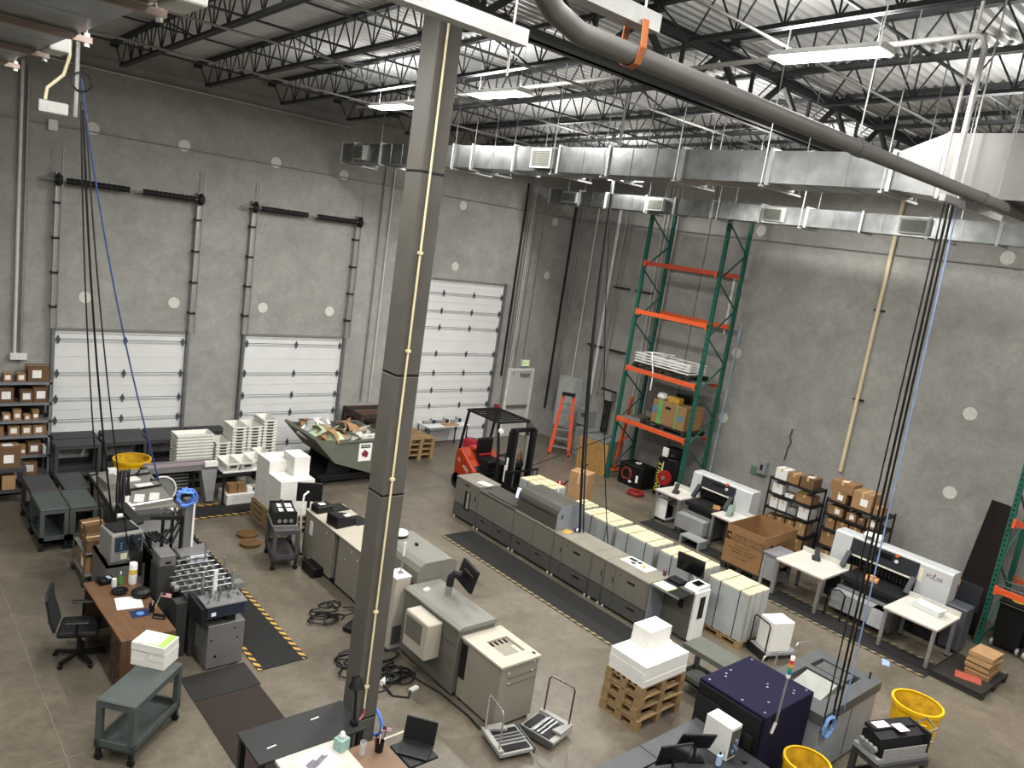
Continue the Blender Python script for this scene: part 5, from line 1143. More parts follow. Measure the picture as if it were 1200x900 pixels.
# black devices on the feeder top
p1 = thing('black_scanner', 'black boxy scanner on the beige feeder top', 'scanner', (6.72, 11.35, .952), .12); obj('body', MB().prism([(-.2, 0), (.2, 0), (.2, .12), (-.15, .2), (-.2, .2)], -.16, .16, 'y'), M_BLACK, p1); obj('tray', MB().box(.2, .5, -.2, .2, 0, .015), M_DARK, p1); obj('tag', MB().box(.02, .12, -.1, 0, .165, .17), M_LABEL, p1)
p2 = thing('black_mixer', 'black console with a dark pad at the far end of the beige feeder', 'console', (6.72, 12.02, .952), .1); obj('body', MB().box(-.2, .12, -.12, .12, 0, .13), M_BLACK, p2, bevel=.015); obj('pad', MB().box(.12, .46, -.16, .16, 0, .02), M_DARK, p2); obj('note', MB().box(-.1, .02, -.04, .06, .131, .135), M_LABEL, p2)
p3 = thing('monitor', 'dark monitor seen from behind at the end of the beige feeder', 'monitor', (6.62, 12.42, 0), -.4); obj('pole', MB().cyl((0, 0, 0), (0, 0, 1.2), .03, 8), M_DARK, p3); obj('foot', MB().box(-.2, .2, -.15, .15, 0, .03), M_DARK, p3); obj('panel', MB().box(-.23, .23, -.02, .02, 1.0, 1.36), M_BLACK, p3, bevel=.01); obj('cables', MB().tube([(-.02, -.03, 1.2), (-.1, -.1, 1.15), (-.12, -.12, .8), (-.1, -.14, .4), (-.05, -.1, .02)], .02, 6), M_LABEL, p3)
# cable tangles on the floor --------------------------------------------------------
def tangle(lab, c, R, n, seed, r=.014):
    rnd = random.Random(seed); mb = MB()
    for k in range(n):
        cx, cy, rr = c[0] + rnd.uniform(-R, R) * .6, c[1] + rnd.uniform(-R, R), rnd.uniform(.1, .24); a0 = rnd.uniform(0, 6.28); z = .018 + .014 * (k % 7)
        mb.tube([(cx + rr * math.cos(a0 + t) * (1 + .2 * math.sin(3 * t)), cy + rr * .8 * math.sin(a0 + t), z + .012 * math.sin(2 * t + k)) for t in np.linspace(0, rnd.uniform(3.5, 7.5), 16)], r, 5)
    return tag(obj('cable_tangle', mb, M_BLACK), lab, 'cables')
tangle('tangle of black cables on the floor behind the steel column', (5.78, 8.5), .5, 26, 5)
tangle('loops of black cable on the floor beside the beige feeder', (6.0, 10.05), .38, 12, 9, .012)
on('power_strip', 'black power brick on the floor among the loops beside the feeder', 'power brick', MB().box(-.14, .14, -.09, .09, 0, .1), M_BLACK, (6.05, 9.55, 0), .5, .02)
on('power_brick', 'black battery backup on the floor beside the grey toner cart', 'power brick', MB().box(-.1, .1, -.22, .22, 0, .18), M_BLACK, (6.36, 11.55, 0), 0, .015)
pl = thing('power_plug', 'large round white power plug lying by the cable tangle', 'plug', (5.72, 8.05, .05), .5); obj('plug', MB().cyl((-.06, 0, 0), (.04, 0, 0), .045, 14), M_WHITE, pl); obj('collar', MB().cyl((.04, 0, 0), (.09, 0, 0), .03, 10), M_BLACK, pl)
on('socket_box', 'small white socket box on the floor by the cable tangle', 'socket box', MB().box(-.07, .07, -.035, .035, 0, .04), M_WHITE, (6.02, 7.75, 0), .2, .005)
tag(obj('floor_cable', MB().tube([(6.0, 7.78, .02), (5.85, 7.62, .014), (5.68, 7.75, .014), (5.68, 8.0, .03)], .014, 6), M_BLACK), 'single black cable loop between the plug and the socket box', 'cable')
tag(obj('floor_cable', MB().tube([(6.1, 8.3, .014), (6.3, 7.5, .014), (6.33, 6.9, .014), (6.30, 6.62, .014), (6.38, 6.45, .014)], .014, 6), M_BLACK), 'black cable running along the foot of the older printer', 'cable')
# two small stacker trolleys --------------------------------------------------------
def stacker(lab, loc, rz, hm):
    t = thing('stacker_trolley', lab, 'trolley', loc, rz, 'stacker trolleys by the finisher')
    obj('deck', MB().box(-.26, .26, -.24, .24, .06, .11), mat('stacker_grey', '#8e8d88', .5), t, bevel=.006)
    obj('deck_edge', MB().box(-.27, .27, -.26, -.24, .04, .13), M_PDARK, t); obj('rear_block', MB().box(-.25, .25, .19, .26, .11, .15), mat('stacker_grey', '#8e8d88', .5), t)
    for x in (-.18, -.02, .12): obj('rubber_pad', MB().box(x - .05, x + .06, -.20, .16, .11, .125), M_BLACK, t)
    for x in (-.06, .0, .06): obj('rail', MB().box(x - .012, x + .012, -.22, .18, .126, .14), M_ALU, t)
    obj('clamp', MB().prism([(.12, -.05), (.26, -.05), (.26, .18), (.18, .2)], .126, .16), mat('stacker_grey', '#8e8d88', .5), t)
    obj('hoop_handle', MB().tube([(-.2, .23, .12), (-.2, .24, .62), (-.17, .25, .66), (.17, .25, .66), (.2, .24, .62), (.2, .23, .12)], .013, 8), hm, t, smooth=True)
    for x in (-.2, .2):
        for y in (-.18, .18): obj('wheel', MB().cyl((x - .015, y, .035), (x + .015, y, .035), .035, 10), M_RUB, t)
    return t
stacker('stacker trolley with a bright chrome hoop handle beside the finisher', (6.40, 6.18, 0), 1.35, mat('hoop_chrome', '#c9cac9', .25, .9))
stacker('stacker trolley with a dark hoop handle in front of the finisher', (7.02, 6.12, 0), -1.35, mat('dark_chrome', '#6b6660', .25, .8))
# ================================================================= guillotine cutters
mat_floor('plain dark floor mat in front of the smaller cutter', 14.75, 15.25, 8.7, 11.05, M_MAT, ())
mat_floor('dark floor mat with worn striped borders in front of the larger cutter', 13.98, 14.75, 4.0, 7.2, M_MAT, ('-x', '+x'), hz=M_HAZW)
M_CUT = mat('cutter_light', '#b6b8b8', .4, var=.04)
M_CUTD = mat('cutter_dark', '#24272c', .4, var=.06)
M_TABT = mat('cutter_table', '#c3c0b6', .35, var=.05)
def stick(p, q, n): pass
def cutter(label, loc, S, yL, yR, H, b0, b1):
    """paper guillotine; front faces -x; yL > yR are its ends; loc x is front of housing"""
    t = thing('paper_cutter', label, 'paper cutter', (loc, 0, 0))
    zt = .78
    W = yL - yR
    # lower body
    obj('base_cabinet', MB().box(-.62, .45, b0, b1, .06, .56), mat('cutter_base', '#5f6262', .5, .1), t, bevel=.006)
    obj('skirt', MB().box(-.85, -.62, b0 + .03, b1 - .03, .18, .52), M_GREYM, t); obj('plinth', MB().box(-.5, .4, b0 + .05, b1 - .05, 0, .06), M_BLACK, t)
    obj('cutting_bed', MB().box(-.55, .4, b0, b1, .68, zt - .01), M_DARK, t)
    obj('bed_support', MB().box(-.5, .35, b0 + .1, b1 - .1, .56, .68), M_BLACK, t)
    # side uprights and bridge
    yw = W * .26; yl = W * .16
    for nm, a, b in (('left_upright', yL - yl, yL), ('right_upright', yR, yR + yw)):
        up = MB().prism([(0, zt - .05), (.42, zt - .05), (.42, H - .02), (.38, H), (.10, H), (.04, H - .03)], a, b, 'y')
        u = obj(nm, up, M_CUT, t, bevel=.008)
    obj('rear_leg', MB().box(.05, .4, yR + .05, yR + yw - .05, 0, zt - .05), M_CUTD, t); obj('rear_leg', MB().box(.05, .4, yL - yl + .03, yL - .03, 0, zt - .05), M_CUTD, t)
    br = obj('bridge', MB().prism([(.03, zt + .30), (.40, zt + .30), (.42, H - .02), (.38, H), (.13, H), (.08, H - .03)], yR + yw, yL - yl, 'y'), M_CUT, t)
    fp = obj('front_panel', MB().prism([(.0, zt + .30), (.045, zt + .30), (.09, H - .05), (.05, H - .05)], yR + yw + .01, yL - yl - .01, 'y'), M_CUTD, t)
    yc = (yR + yw + yL - yl) / 2
    for k in range(3): pass
    sc = MB().add([(.018 - .002, yc - .06 + .22, zt + .44), (.018 - .002, yc - .06 - .10, zt + .44), (.040 - .002, yc - .06 - .10, H - .1), (.040 - .002, yc - .06 + .22, H - .1)], [(0, 1, 2, 3)])
    obj('display', sc, M_SCREEN, fp)
    zc = (zt + .46 + H) / 2 - .02
    obj('emergency_button', MB().cyl((.03, yc - .25, zc + .06), (-.02, yc - .25, zc + .06), .035, 14), mat('button_orange', '#c96a35', .4), fp)
    obj('main_switch', MB().cyl((.025, yc - .25, zc - .06), (.0, yc - .25, zc - .06), .035, 14), M_WHITE, fp)
    obj('blade_guard', MB().box(-.02, .02, yR + yw + .01, yL - yl - .01, zt + .26, zt + .285), mat('guard_cream', '#d9d4c3', .4), t)
    obj('throat', MB().box(.2, .26, yR + yw, yL - yl, zt, zt + .3), M_BLACK, t)
    for k in range(18):
        y = yR + yw + .04 + (W - yw - yl - .08) * k / 17
        obj('clamp_finger', MB().box(.03, .06, y - .012, y + .012, zt + .06, zt + .26), M_DARK, t)
    # light curtain arms
    for y in (yL - yl - .03, yR + yw + .03):
        obj('light_curtain', MB().prism([(-.28, zt + .06), (-.22, zt + .02), (.0, zt + .28), (-.06, zt + .34)], y - .045, y + .045, 'y'), M_CUTD, t)
    return t
# larger cutter
c2 = cutter('large pale grey paper cutter with two steel side tables', 15.55, 1, 6.72, 4.42, 1.42, 5.04, 6.18)
lg = text_mb('POLAR', .10); lg.xf(frame_mx((.022, 4.72, 1.22), (0, -1, 0), (.05, 0, 1))); obj('lettering', lg, mat('logo_grey', '#6c5f60', .5), c2, label='grey maker lettering')
obj('logo_mark', MB().prism([(4.70, 1.26), (4.74, 1.26), (4.72, 1.31)], .02, .025, 'x'), M_RED, c2)
obj('notice', MB().box(.014, .02, 4.92, 4.99, 1.06, 1.32), mat('notice_cream', '#d8d2b8', .6), c2)
obj('rear_plate', MB().box(.44, .50, 4.02, 4.4, .75, 1.25), M_CUTD, c2)
obj('motor_cover', MB().box(.0, .42, 4.05, 4.40, .05, .88), mat('cover_slate', '#4a4d55', .5), c2, bevel=.02)
obj('rear_table', MB().box(.46, 1.35, 4.45, 6.3, .80, .84), M_CUTD, c2)
for y in (4.55, 6.2): obj('rear_table_leg', MB().box(1.26, 1.32, y - .03, y + .03, 0, .8), M_ALU, c2)
obj('waste_chute', MB().prism([(-.85, .52), (-.62, .52), (-.78, .2), (-.95, .2)], 5.1, 5.35, 'y'), M_GREYM, c2)
def side_table(lab, x0, x1, y0, y1, ht=.78, back='+x'):
    t = thing('side_table', lab, 'table', (0, 0, 0), 0, 'steel side tables of the cutters')
    obj('table_top', MB().box(x0, x1, y0, y1, ht - .03, ht), M_TABT, t, bevel=.004)
    obj('edge_band', MB().box(x0 - .002, x1 + .002, y0 - .002, y1 + .002, ht - .045, ht - .03), mat('edge_mauve', '#8d7b80', .5), t)
    obj('back_fence', MB().box(x1 - .02, x1, y0, y1, ht, ht + .10), M_TABT, t)
    for x in (x0 + .05, x1 - .05):
        for y in (y0 + .05, y1 - .05):
            l = obj('leg', MB().box(x - .03, x + .03, y - .03, y + .03, .03, ht - .045), M_ALU, t)
            obj('foot', MB().cyl((x, y, 0), (x, y, .03), .035, 10), M_RUB, l)
    return t
side_table('steel side table of the larger cutter next to the postal box', 14.32, 15.40, 6.20, 7.22)
side_table('steel side table of the larger cutter holding a clear tray', 14.30, 15.36, 4.08, 5.02)
wt2 = thing('wire_guide', 'small chrome wire guide under the cutter side table', 'guide', (14.58, 5.95, 0)); obj('hoop', MB().tube([(0, .2, .0), (0, .2, .55), (0, .0, .6), (0, -.12, .55), (0, -.12, 0)], .018, 7), M_BLACK, wt2)
ty = thing('clear_tray', 'clear plastic tray with printed label on the cutter side table', 'tray', (14.98, 4.50, .782), 1.45); tb = tub_mb(.5, .26, .12).mesh('tray'); tb.materials.append(mat('clear_tray', '#d5d8d8', .2, var=.03)); obj('tray', tb, None, ty, rz=PI / 2); obj('paper_strip', MB().box(-.2, .2, -.12, -.1, .03, .1), M_LABEL, ty)
obj('label_line', MB().box(-.16, .14, -.122, -.1205, .06, .068), M_DARK, ty); obj('label_line', MB().box(-.1, .0, -.122, -.1205, .042, .048), M_DARK, ty)
ob = thing('tan_block', 'small tan wooden push block on the larger cutter bed', 'block', (15.32, 5.72, .772), .25); obj('block', MB().box(-.1, .1, -.13, .13, 0, .06), mat('tan_wood', '#c08c55', .6), ob, bevel=.008); obj('grip', MB().box(-.03, .03, -.08, .08, .06, .11), mat('tan_wood', '#c08c55', .6), ob, bevel=.01)
cbx = thing('white_device', 'white plastic unit lying on top of the larger cutter', 'device', (15.80, 6.05, 1.422), .3); obj('body', MB().box(-.12, .12, -.18, .18, 0, .12), M_WHITE, cbx, bevel=.03); obj('vent', MB().box(-.13, -.12, .0, .12, .03, .08), M_PDARK, cbx)
cr = thing('wooden_crate_lid', 'long brown crate lying on the rear table of the larger cutter', 'crate', (16.46, 5.15, .842)); 
for k in range(5): obj('plank', MB().box(-.36 + .15 * k, -.23 + .15 * k, -.6, .6, .12, .15), M_CARD, cr)
obj('frame', MB().box(-.36, .37, -.6, .6, 0, .12), M_CARDD, cr); obj('sheet', MB().box(-.2, .1, -.3, .2, .151, .155), M_LABEL, cr)
# smaller cutter
c1 = cutter('smaller pale paper cutter against the side wall with phone and notes', 15.95, .8, 10.62, 8.95, 1.36, 9.47, 10.30)
side_table('white side table of the smaller cutter with a handset on it', 15.22, 16.0, 10.32, 11.1, .80)
t2_ = side_table('white side table of the smaller cutter beside the postal box', 15.25, 15.98, 8.75, 9.45, .78)
stp = thing('grey_step', 'low grey step stool in front of the smaller cutter', 'step stool', (14.9, 9.55, 0)); obj('tread', MB().box(-.17, .17, -.28, .28, .17, .2), M_GREYM, stp)
for y in (-.25, .25): obj('side', MB().box(-.17, .17, y - .02, y + .02, 0, .17), M_GREYM, stp)
for loc, lab in (((15.55, 10.72, .802), 'dark handset cradle on the smaller cutter side table'), ((15.20, 6.82, .782), 'dark handset cradle on the larger cutter side table')):
    hs = thing('handset_cradle', lab, 'handset', loc, .5, 'handset cradles'); obj('cradle', MB().box(-.12, .12, -.08, .08, 0, .03), M_DARK, hs); obj('handset', MB().prism([(-.16, .03), (-.12, .02), (.14, .17), (.11, .21)], -.05, .05, 'y'), M_DARK, hs)
td = thing('tape_dispenser', 'greenish tape dispenser on the smaller cutter right table', 'dispenser', (15.62, 9.2, .782), .3); obj('body', MB().prism([(-.2, 0), (.1, 0), (.14, .12), (.1, .22), (.04, .22)], -.06, .06, 'y'), mat('green_grey', '#69756f', .45), td); obj('roll', MB().cyl((.05, -.07, .12), (.05, .07, .12), .07, 16), mat('roll_green', '#8fa79b', .4), td)
cdl = thing('cardboard_scrap', 'folded orange card scrap on the smaller cutter bed', 'card', (15.72, 9.62, .772), .4); obj('card', MB().prism([(-.1, 0), (.1, 0), (.1, .01), (.0, .06), (-.09, .1)], -.08, .08, 'y'), mat('card_orange', '#c28d54', .7), cdl)
lbx = thing('small_cabinet', 'low white rolling cabinet under the smaller cutter table', 'cabinet', (15.62, 10.95, 0)); 
q = MB(); q.box(-.24, -.22, -.17, .17, .06, .6); q.box(.22, .24, -.17, .17, .06, .6); q.box(-.24, .24, .15, .17, .06, .6); q.box(-.24, .24, -.17, .17, .58, .6); q.box(-.24, .24, -.17, .17, .06, .08); obj('body', q, M_WHITE, lbx)
obj('contents', MB().box(-.12, .15, -.1, .1, .08, .35), M_BLACK, lbx); obj('device', MB().box(-.18, .06, -.12, .12, .60, .68), M_WHITE, lbx)
for x in (-.2, .2):
    for y in (-.13, .13): obj('caster', MB().cyl((x, y - .015, .03), (x, y + .015, .03), .03, 8), M_RUB, lbx)
bx = thing('wall_switch', 'grey switch box on the side wall above the smaller cutter', 'switch box', (WX - .06, 9.92, 1.5)); obj('box', MB().box(-.06, .058, -.12, .12, -.17, .17), M_GREYM, bx); obj('lever', MB().box(-.1, -.06, -.02, .02, -.05, .08), M_DARK, bx); obj('plate', MB().box(.03, .058, .12, .35, -.25, -.05), mat('green_plate', '#5b7a66', .6), bx)
# ================================================================= postal box, grey cart, shelving
pl_ = thing('postal_box', 'huge open brown postal carton with printed lettering', 'box', (15.2, 8.10, .16), .03)
hw, hl, hh = .68, .46, .84
for nm, b in (('front_wall', (-hw, -hw + .012, -hl, hl)), ('back_wall', (hw - .012, hw, -hl, hl)), ('side_wall', (-hw, hw, -hl, -hl + .012)), ('side_wall', (-hw, hw, hl - .012, hl))):
    obj(nm, MB().box(b[0], b[1], b[2], b[3], 0, hh), mat('postal_card', '#83623f', .8, var=.06), pl_)
obj('bottom', MB().box(-hw + .012, hw - .012, -hl + .012, hl - .012, 0, .02), M_CARD, pl_)
M_INK = mat('print_ink', '#17110c', .8, var=0)
for s, sz, z, y in (('UNITED STATES', .10, .64, -.09), ('POSTAL SERVICE', .10, .54, -.09), ('DO NOT LIFT', .06, .43, 0.02), ('MECHANICAL HANDLING', .058, .36, 0), ('PROPERTY OF USPS', .058, .29, 0), ('MAIL ONLY', .055, .18, 0)):
    tm = text_mb(s, sz); tm.xf(frame_mx((-hw - .002, y, z), (0, -1, 0), (0, 0, 1))); obj('lettering', tm, M_INK, pl_)
em = MB().prism([(.31, .52), (.44, .52), (.44, .68), (.32, .68)], -hw - .003, -hw - .001, 'x'); obj('emblem', em, M_INK, pl_)
obj('emblem_wing', MB().prism([(.32, .55), (.43, .60), (.37, .64), (.33, .64)], -hw - .005, -hw - .0035, 'x'), mat('postal_card', '#83623f', .8), pl_)
tm = text_mb('UNITED STATES', .075); tm.xf(frame_mx((.12, -hl - .002, .60), (1, 0, 0), (0, 0, 1))); obj('lettering', tm, M_INK, pl_)
tm = text_mb('POSTAL SERVICE', .075); tm.xf(frame_mx((.12, -hl - .002, .52), (1, 0, 0), (0, 0, 1))); obj('lettering', tm, M_INK, pl_)
obj('emblem', MB().prism([(-.45, .5), (-.32, .5), (-.3, .63), (-.43, .63)], -hl - .003, -hl - .001, 'y'), M_INK, pl_)
pallet('dark plastic pallet carrying the huge postal carton', (15.2, 8.10, 0), .03, .92, 1.36, .158, m=mat('pallet_black', '#26241f', .7), group='dark pallets')
gt_ = table('small grey steel table between the postal box and the cutter', (14.82, 7.42, 0), .66, .38, .75, mat('grey_top', '#78797a', .5), M_GREYM, -.0, .04, .03, name='steel_table'); obj('lower_shelf', MB().box(-.3, .3, -.17, .17, .18, .2), M_GREYM, gt_); obj('side_panel', MB().box(-.3, -.28, -.17, .17, .2, .71), M_GREYM, gt_)
# two black shelving racks on the side wall
M_BLK = mat('rack_black', '#1f1e1e', .55, .1, var=.1)
def black_shelf(lab, x0, x1, y0, y1, lv, H):
    t = thing('shelving_unit', lab, 'shelf', (0, 0, 0), 0, 'black shelving units')
    for z in lv: obj('shelf_board', MB().box(x0, x1, y0, y1, z - .045, z), M_BLK, t)
    for x in (x0, x1 - .03):
        for y in (y0, y1 - .03): obj('post', MB().box(x, x + .03, y, y + .03, 0, H), M_BLK, t)
    return t
LA = [.10, .50, .90, 1.26, 1.62]
black_shelf('black shelving unit of white and brown cartons by the postal box', 16.95, 17.55, 7.98, 9.13, LA, 1.64)
LB = [.10, .52, .92, 1.26, 1.58]
black_shelf('black shelving unit of brown cartons behind the larger cutter', 16.95, 17.6, 6.38, 7.68, LB, 1.62)
WCm, BCm, DCm = ('white', M_PAPER), ('brown', M_CARD), ('dark brown', M_CARDD)
def rk(sh_, z, y, w_, d, h, m, x=16.98, lab='-x'):
    y -= (.32 if sh_ == 'A' else .37)
    return carton('%s carton on the %s of the black shelving %s' % (m[0], {0: 'bottom shelf', 1: 'second shelf', 2: 'middle shelf', 3: 'upper shelf', 4: 'top'}[(LA if sh_ == 'A' else LB).index(z)], 'by the postal box' if sh_ == 'A' else 'behind the larger cutter'), (x + d / 2 + .02, y, z), (d, w_, h), m[1], 0, lab, group='cartons on the black shelving')
for a in ((1.62, 9.22, .30, .34, .26, WCm, ''), (1.62, 8.90, .28, .34, .24, BCm, ''), (1.62, 8.55, .32, .4, .26, DCm, 'top'), (1.26, 9.24, .26, .3, .24, WCm, ''), (1.26, 8.92, .2, .2, .08, WCm, ''), (1.26, 8.88, .0, 0, 0, BCm, ''), (1.26, 8.55, .40, .36, .2, BCm, ''),
          (.90, 9.26, .2, .3, .26, WCm, ''), (.90, 9.03, .2, .3, .26, WCm, ''), (.90, 8.78, .22, .3, .14, ('grey', M_GREYM), ''), (.90, 8.48, .28, .36, .27, WCm, ''), (.50, 9.28, .22, .3, .2, BCm, ''), (.50, 9.02, .22, .3, .22, BCm, ''), (.50, 8.76, .2, .3, .24, BCm, ''), (.50, 8.48, .26, .36, .3, ('light brown', M_CARDL), ''),
          (.10, 9.2, .3, .4, .3, BCm, ''), (.10, 8.85, .3, .4, .28, BCm, ''), (.10, 8.5, .3, .4, .3, BCm, '')):
    if a[2] > 0: rk('A', *a[:5], a[5], lab=a[6])
tag(obj('yellow_bag', MB().lathe([(.09, 0), (.12, .03), (.08, .06), (0, .07)], 14), mat('bag_yellow', '#d9c66a', .6), loc=(17.15, 8.30, 1.462)), 'flat yellow padded packet on the brown carton of the black shelving', 'packet')
for a in ((1.58, 7.82, .34, .36, .22, BCm, '-x'), (1.58, 7.30, .44, .46, .40, ('light brown', M_CARDL), '-x'), (1.58, 6.93, .2, .3, .2, BCm, ''), (1.26, 7.82, .34, .36, .2, BCm, '-x'), (1.26, 7.45, .22, .3, .18, BCm, '-x'), (1.26, 7.22, .16, .25, .14, DCm, ''), (1.26, 6.98, .22, .3, .2, BCm, '-x'),
          (.92, 7.88, .2, .3, .24, BCm, ''), (.92, 7.6, .26, .34, .25, BCm, ''), (.92, 7.3, .26, .34, .25, BCm, ''), (.92, 7.0, .26, .34, .25, BCm, ''), (.52, 7.85, .34, .4, .32, BCm, ''), (.52, 7.4, .34, .4, .32, BCm, ''), (.52, 7.0, .3, .4, .3, BCm, ''), (.10, 7.8, .34, .4, .3, BCm, ''), (.10, 7.2, .4, .4, .3, BCm, '')):
    rk('B', *a[:5], a[5], lab=a[6])
carton('long brown carton stacked on the top cartons behind the larger cutter', (17.23, 7.43, 1.805), (.42, .52, .24), M_CARD, 0, 'top')
# ================================================================= pallet racks
M_RG = mat('rack_green', '#1f5a4b', .5, .1, var=.10, scale=8)
M_RO = mat('rack_orange', '#d5582c', .5, var=.08, scale=8)
M_ROD = mat('rack_orange_dark', '#a8412c', .55, var=.1)  # darker orange for the top beam level of each rack
def pallet_rack(lab, x0, x1, ys, H, beams, ztop=None):
    t = thing('pallet_rack', lab, 'pallet rack', (0, 0, 0), 0, 'green and orange pallet racks')
    for y in ys:
        for x in (x0, x1):
            p = obj('upright', MB().box(x - .04, x + .04, y - .045, y + .045, .01, H), M_RG, t)
            obj('foot_plate', MB().box(x - .07, x + .07, y - .07, y + .07, 0, .01), M_RG, t)
        z = .25; k = 0
        while z + .72 < H:
            a, b = ((x0, y, z), (x1, y, z + .70)) if k % 2 == 0 else ((x1, y, z), (x0, y, z + .70))
            obj('brace', MB().bar(a, b, .03, .03, (0, 1, 0)), M_RG, t); z += .72; k += 1
        for zz in (.15, H - .1): obj('brace', MB().bar((x0, y, zz), (x1, y, zz), .03, .03), M_RG, t)
    for i, z in enumerate(beams):
        for x in (x0 - .05, x1 + .05):
            b = obj('beam', MB().box(x - .025, x + .025, min(ys) + .045, max(ys) - .045, z - .06, z + .05), M_RO if i < len(beams) - 1 else M_ROD, t)
            for y in (min(ys) + .07, max(ys) - .07): obj('connector', MB().box(x - .03, x + .03, y - .025, y + .025, z - .1, z + .07), M_RO, b)
    return t
RX0, RX1 = 16.70, 17.66
rk1 = pallet_rack('tall green pallet rack with orange beams against the side wall', RX0, RX1, (11.46, 13.92), 7.9, [1.80, 3.26, 4.84, 6.16])
holes = MB()
for k in range(44): holes.box(RX0 - .043, RX0 - .04, 11.45, 11.47, .5 + .16 * k, .55 + .16 * k)
obj('slots', holes, M_BLACK, rk1)
for z, n in ((1.86, 1), (3.32, 2)):
    dkk = obj('deck_sheet', MB().box(RX0, RX1, 11.55, 13.85, z - .01, z), mat('deck_grey', '#77746d', .6, .2), rk1)
pallet('dark plastic pallet under the patched carton on the rack', (17.15, 12.35, 1.861), 0, 1.5, .9, .13, m=mat('pallet_black', '#26241f', .7), group='dark pallets')
gb = thing('patched_carton', 'big brown carton with green and blue patches on the rack', 'box', (17.15, 12.25, 1.995)); obj('body', MB().box(-.4, .4, -.55, .55, 0, .62), M_CARD, gb, bevel=.006)
for y, a, m in ((.3, .07, mat('tape_green', '#5f9a5a', .5)), (-.25, .03, mat('tape_green', '#5f9a5a', .5))): obj('green_tape', MB().box(-.405, -.4, y - a, y + a, 0, .62), m, gb)
obj('blue_patch', MB().cyl((-.405, .46, .36), (-.4, .46, .36), .1, 14), mat('patch_blue', '#55748f', .6), gb); obj('blue_patch', MB().cyl((-.405, -.4, .3), (-.4, -.4, .3), .09, 14), mat('patch_blue', '#55748f', .6), gb); obj('mark', MB().box(-.404, -.4, -.05, .12, .45, .52), M_DARK, gb)
on('white_parcel', 'crumpled white parcel on top of the patched carton', 'parcel', MB().lathe([(.12, 0), (.16, .06), (.12, .16), (.04, .18)], 8), M_PAPER, (17.0, 12.72, 2.617))
on('yellow_box', 'small golden box on top of the patched carton', 'box', MB().box(-.12, .12, -.18, .18, 0, .16), mat('gold_box', '#b8923f', .5), (17.0, 12.28, 2.617), .1, .005)
on('black_case', 'black case on top of the patched carton', 'case', MB().box(-.16, .16, -.26, .26, 0, .22), M_BLACK, (17.36, 12.2, 2.617), 0, .02)
pallet('dark plastic pallet under the bundle of white frames on the rack', (17.15, 12.75, 3.321), 0, 1.9, .9, .12, m=mat('pallet_black', '#26241f', .7), group='dark pallets')
fr = thing('frame_bundle', 'bundle of white metal frames strapped on the rack', 'frames', (17.12, 12.8, 3.445))
for k in range(4):
    z = .03 + .075 * k; q = MB()
    for x in (-.36, .36): q.box(x - .02, x + .02, -.95, .9, z, z + .035)
    for y in (-.9, -.3, .3, .85): q.box(-.36, .36, y - .02, y + .02, z, z + .035)
    obj('frame', q, M_WHITE, fr)
for k in range(5): obj('spacer', MB().box(-.3, .3, -.8 + .38 * k, -.76 + .38 * k, 0, .03), M_DARK, fr)
obj('strap', MB().tube([(-.3, .45, .33), (-.42, .3, .36), (-.5, .2, .2), (-.48, .1, -.2), (-.46, .12, -.62)], .018, 6), M_LABEL, fr); obj('strap', MB().tube([(-.42, .55, .1), (-.44, .5, .36), (-.1, .2, .38), (.2, .0, .36)], .012, 6), M_LABEL, fr)
run('wall_strut', 'long pale blue pole leaning along the rack upright', 'pole', [(17.72, 11.30, .02), (17.80, 11.28, 5.0)], .025, mat('pale_blue_pole', '#9fb2c4', .35, .4), n=8)
tag(obj('tube_lamp', MB().cyl((17.962, 11.85, 4.6), (17.962, 11.85, 6.1), .035, 8), M_WHITE), 'white tube fixed upright on the wall behind the rack', 'tube')
# things at the foot of the rack
gen = thing('battery_charger', 'black battery charger with red coiled leads under the rack', 'charger', (17.05, 13.15, 0)); obj('body', MB().box(-.3, .3, -.42, .42, .06, .62), M_BLACK, gen, bevel=.012); obj('feet', MB().box(-.28, .28, -.4, .4, 0, .06), M_DARK, gen)
obj('leads', MB().tube(coil((-.33, .12, .34), .16, .02, 4, 12, 'yz', .06, 3), .018, 6), mat('lead_red', '#6e2720', .6), gen); obj('label_tag', MB().box(-.305, -.3, -.3, -.22, .18, .38), M_LABEL, gen); obj('label_tag', MB().box(-.305, -.3, -.08, .02, .12, .18), M_LABEL, gen)
obj('top_plug', MB().tube(coil((0, 0, .64), .08, .015, 1, 12, 'xy', .02, 3), .014, 6), M_LABEL, gen)
air = thing('air_compressor', 'tall black compressor with yellow lettering and a red hose reel', 'compressor', (17.05, 12.05, 0)); obj('tank', MB().lathe([(.2, .12), (.26, .18), (.27, .25), (.27, 1.05), (.22, 1.15), (0, 1.17)], 20), M_BLACK, air, smooth=True)
obj('cabinet', MB().box(-.32, -.2, -.22, .22, .1, 1.12), M_BLACK, air)
for x, y in ((-.15, -.15), (.15, -.15), (-.15, .15), (.15, .15)): obj('leg', MB().box(x - .03, x + .03, y - .03, y + .03, 0, .16), M_DARK, air)
tm = text_mb('STRONG', .2, shear=.2); tm.xf(frame_mx((-.324, .14, .62), (0, 0, -1), (0, -1, 0))); obj('lettering', tm, mat('letter_yellow', '#d9cf2e', .5), air)
obj('white_strip', MB().box(-.324, -.32, .03, .05, .15, 1.05), M_LABEL, air)
rl = obj('hose_reel', MB().lathe([(.06, -.05), (.2, -.05), (.2, -.035), (.16, -.03), (.16, .03), (.2, .035), (.2, .05), (.06, .05)], 20), mat('reel_red', '#8a1f1c', .5), air); rl.location = (-.385, -.12, .66); rl.rotation_euler = (0, PI / 2, 0)
obj('reel_hub', MB().cyl((-.06, 0, 0), (.06, 0, 0), .05, 12), M_COND, air).location = (-.4, -.12, .66)
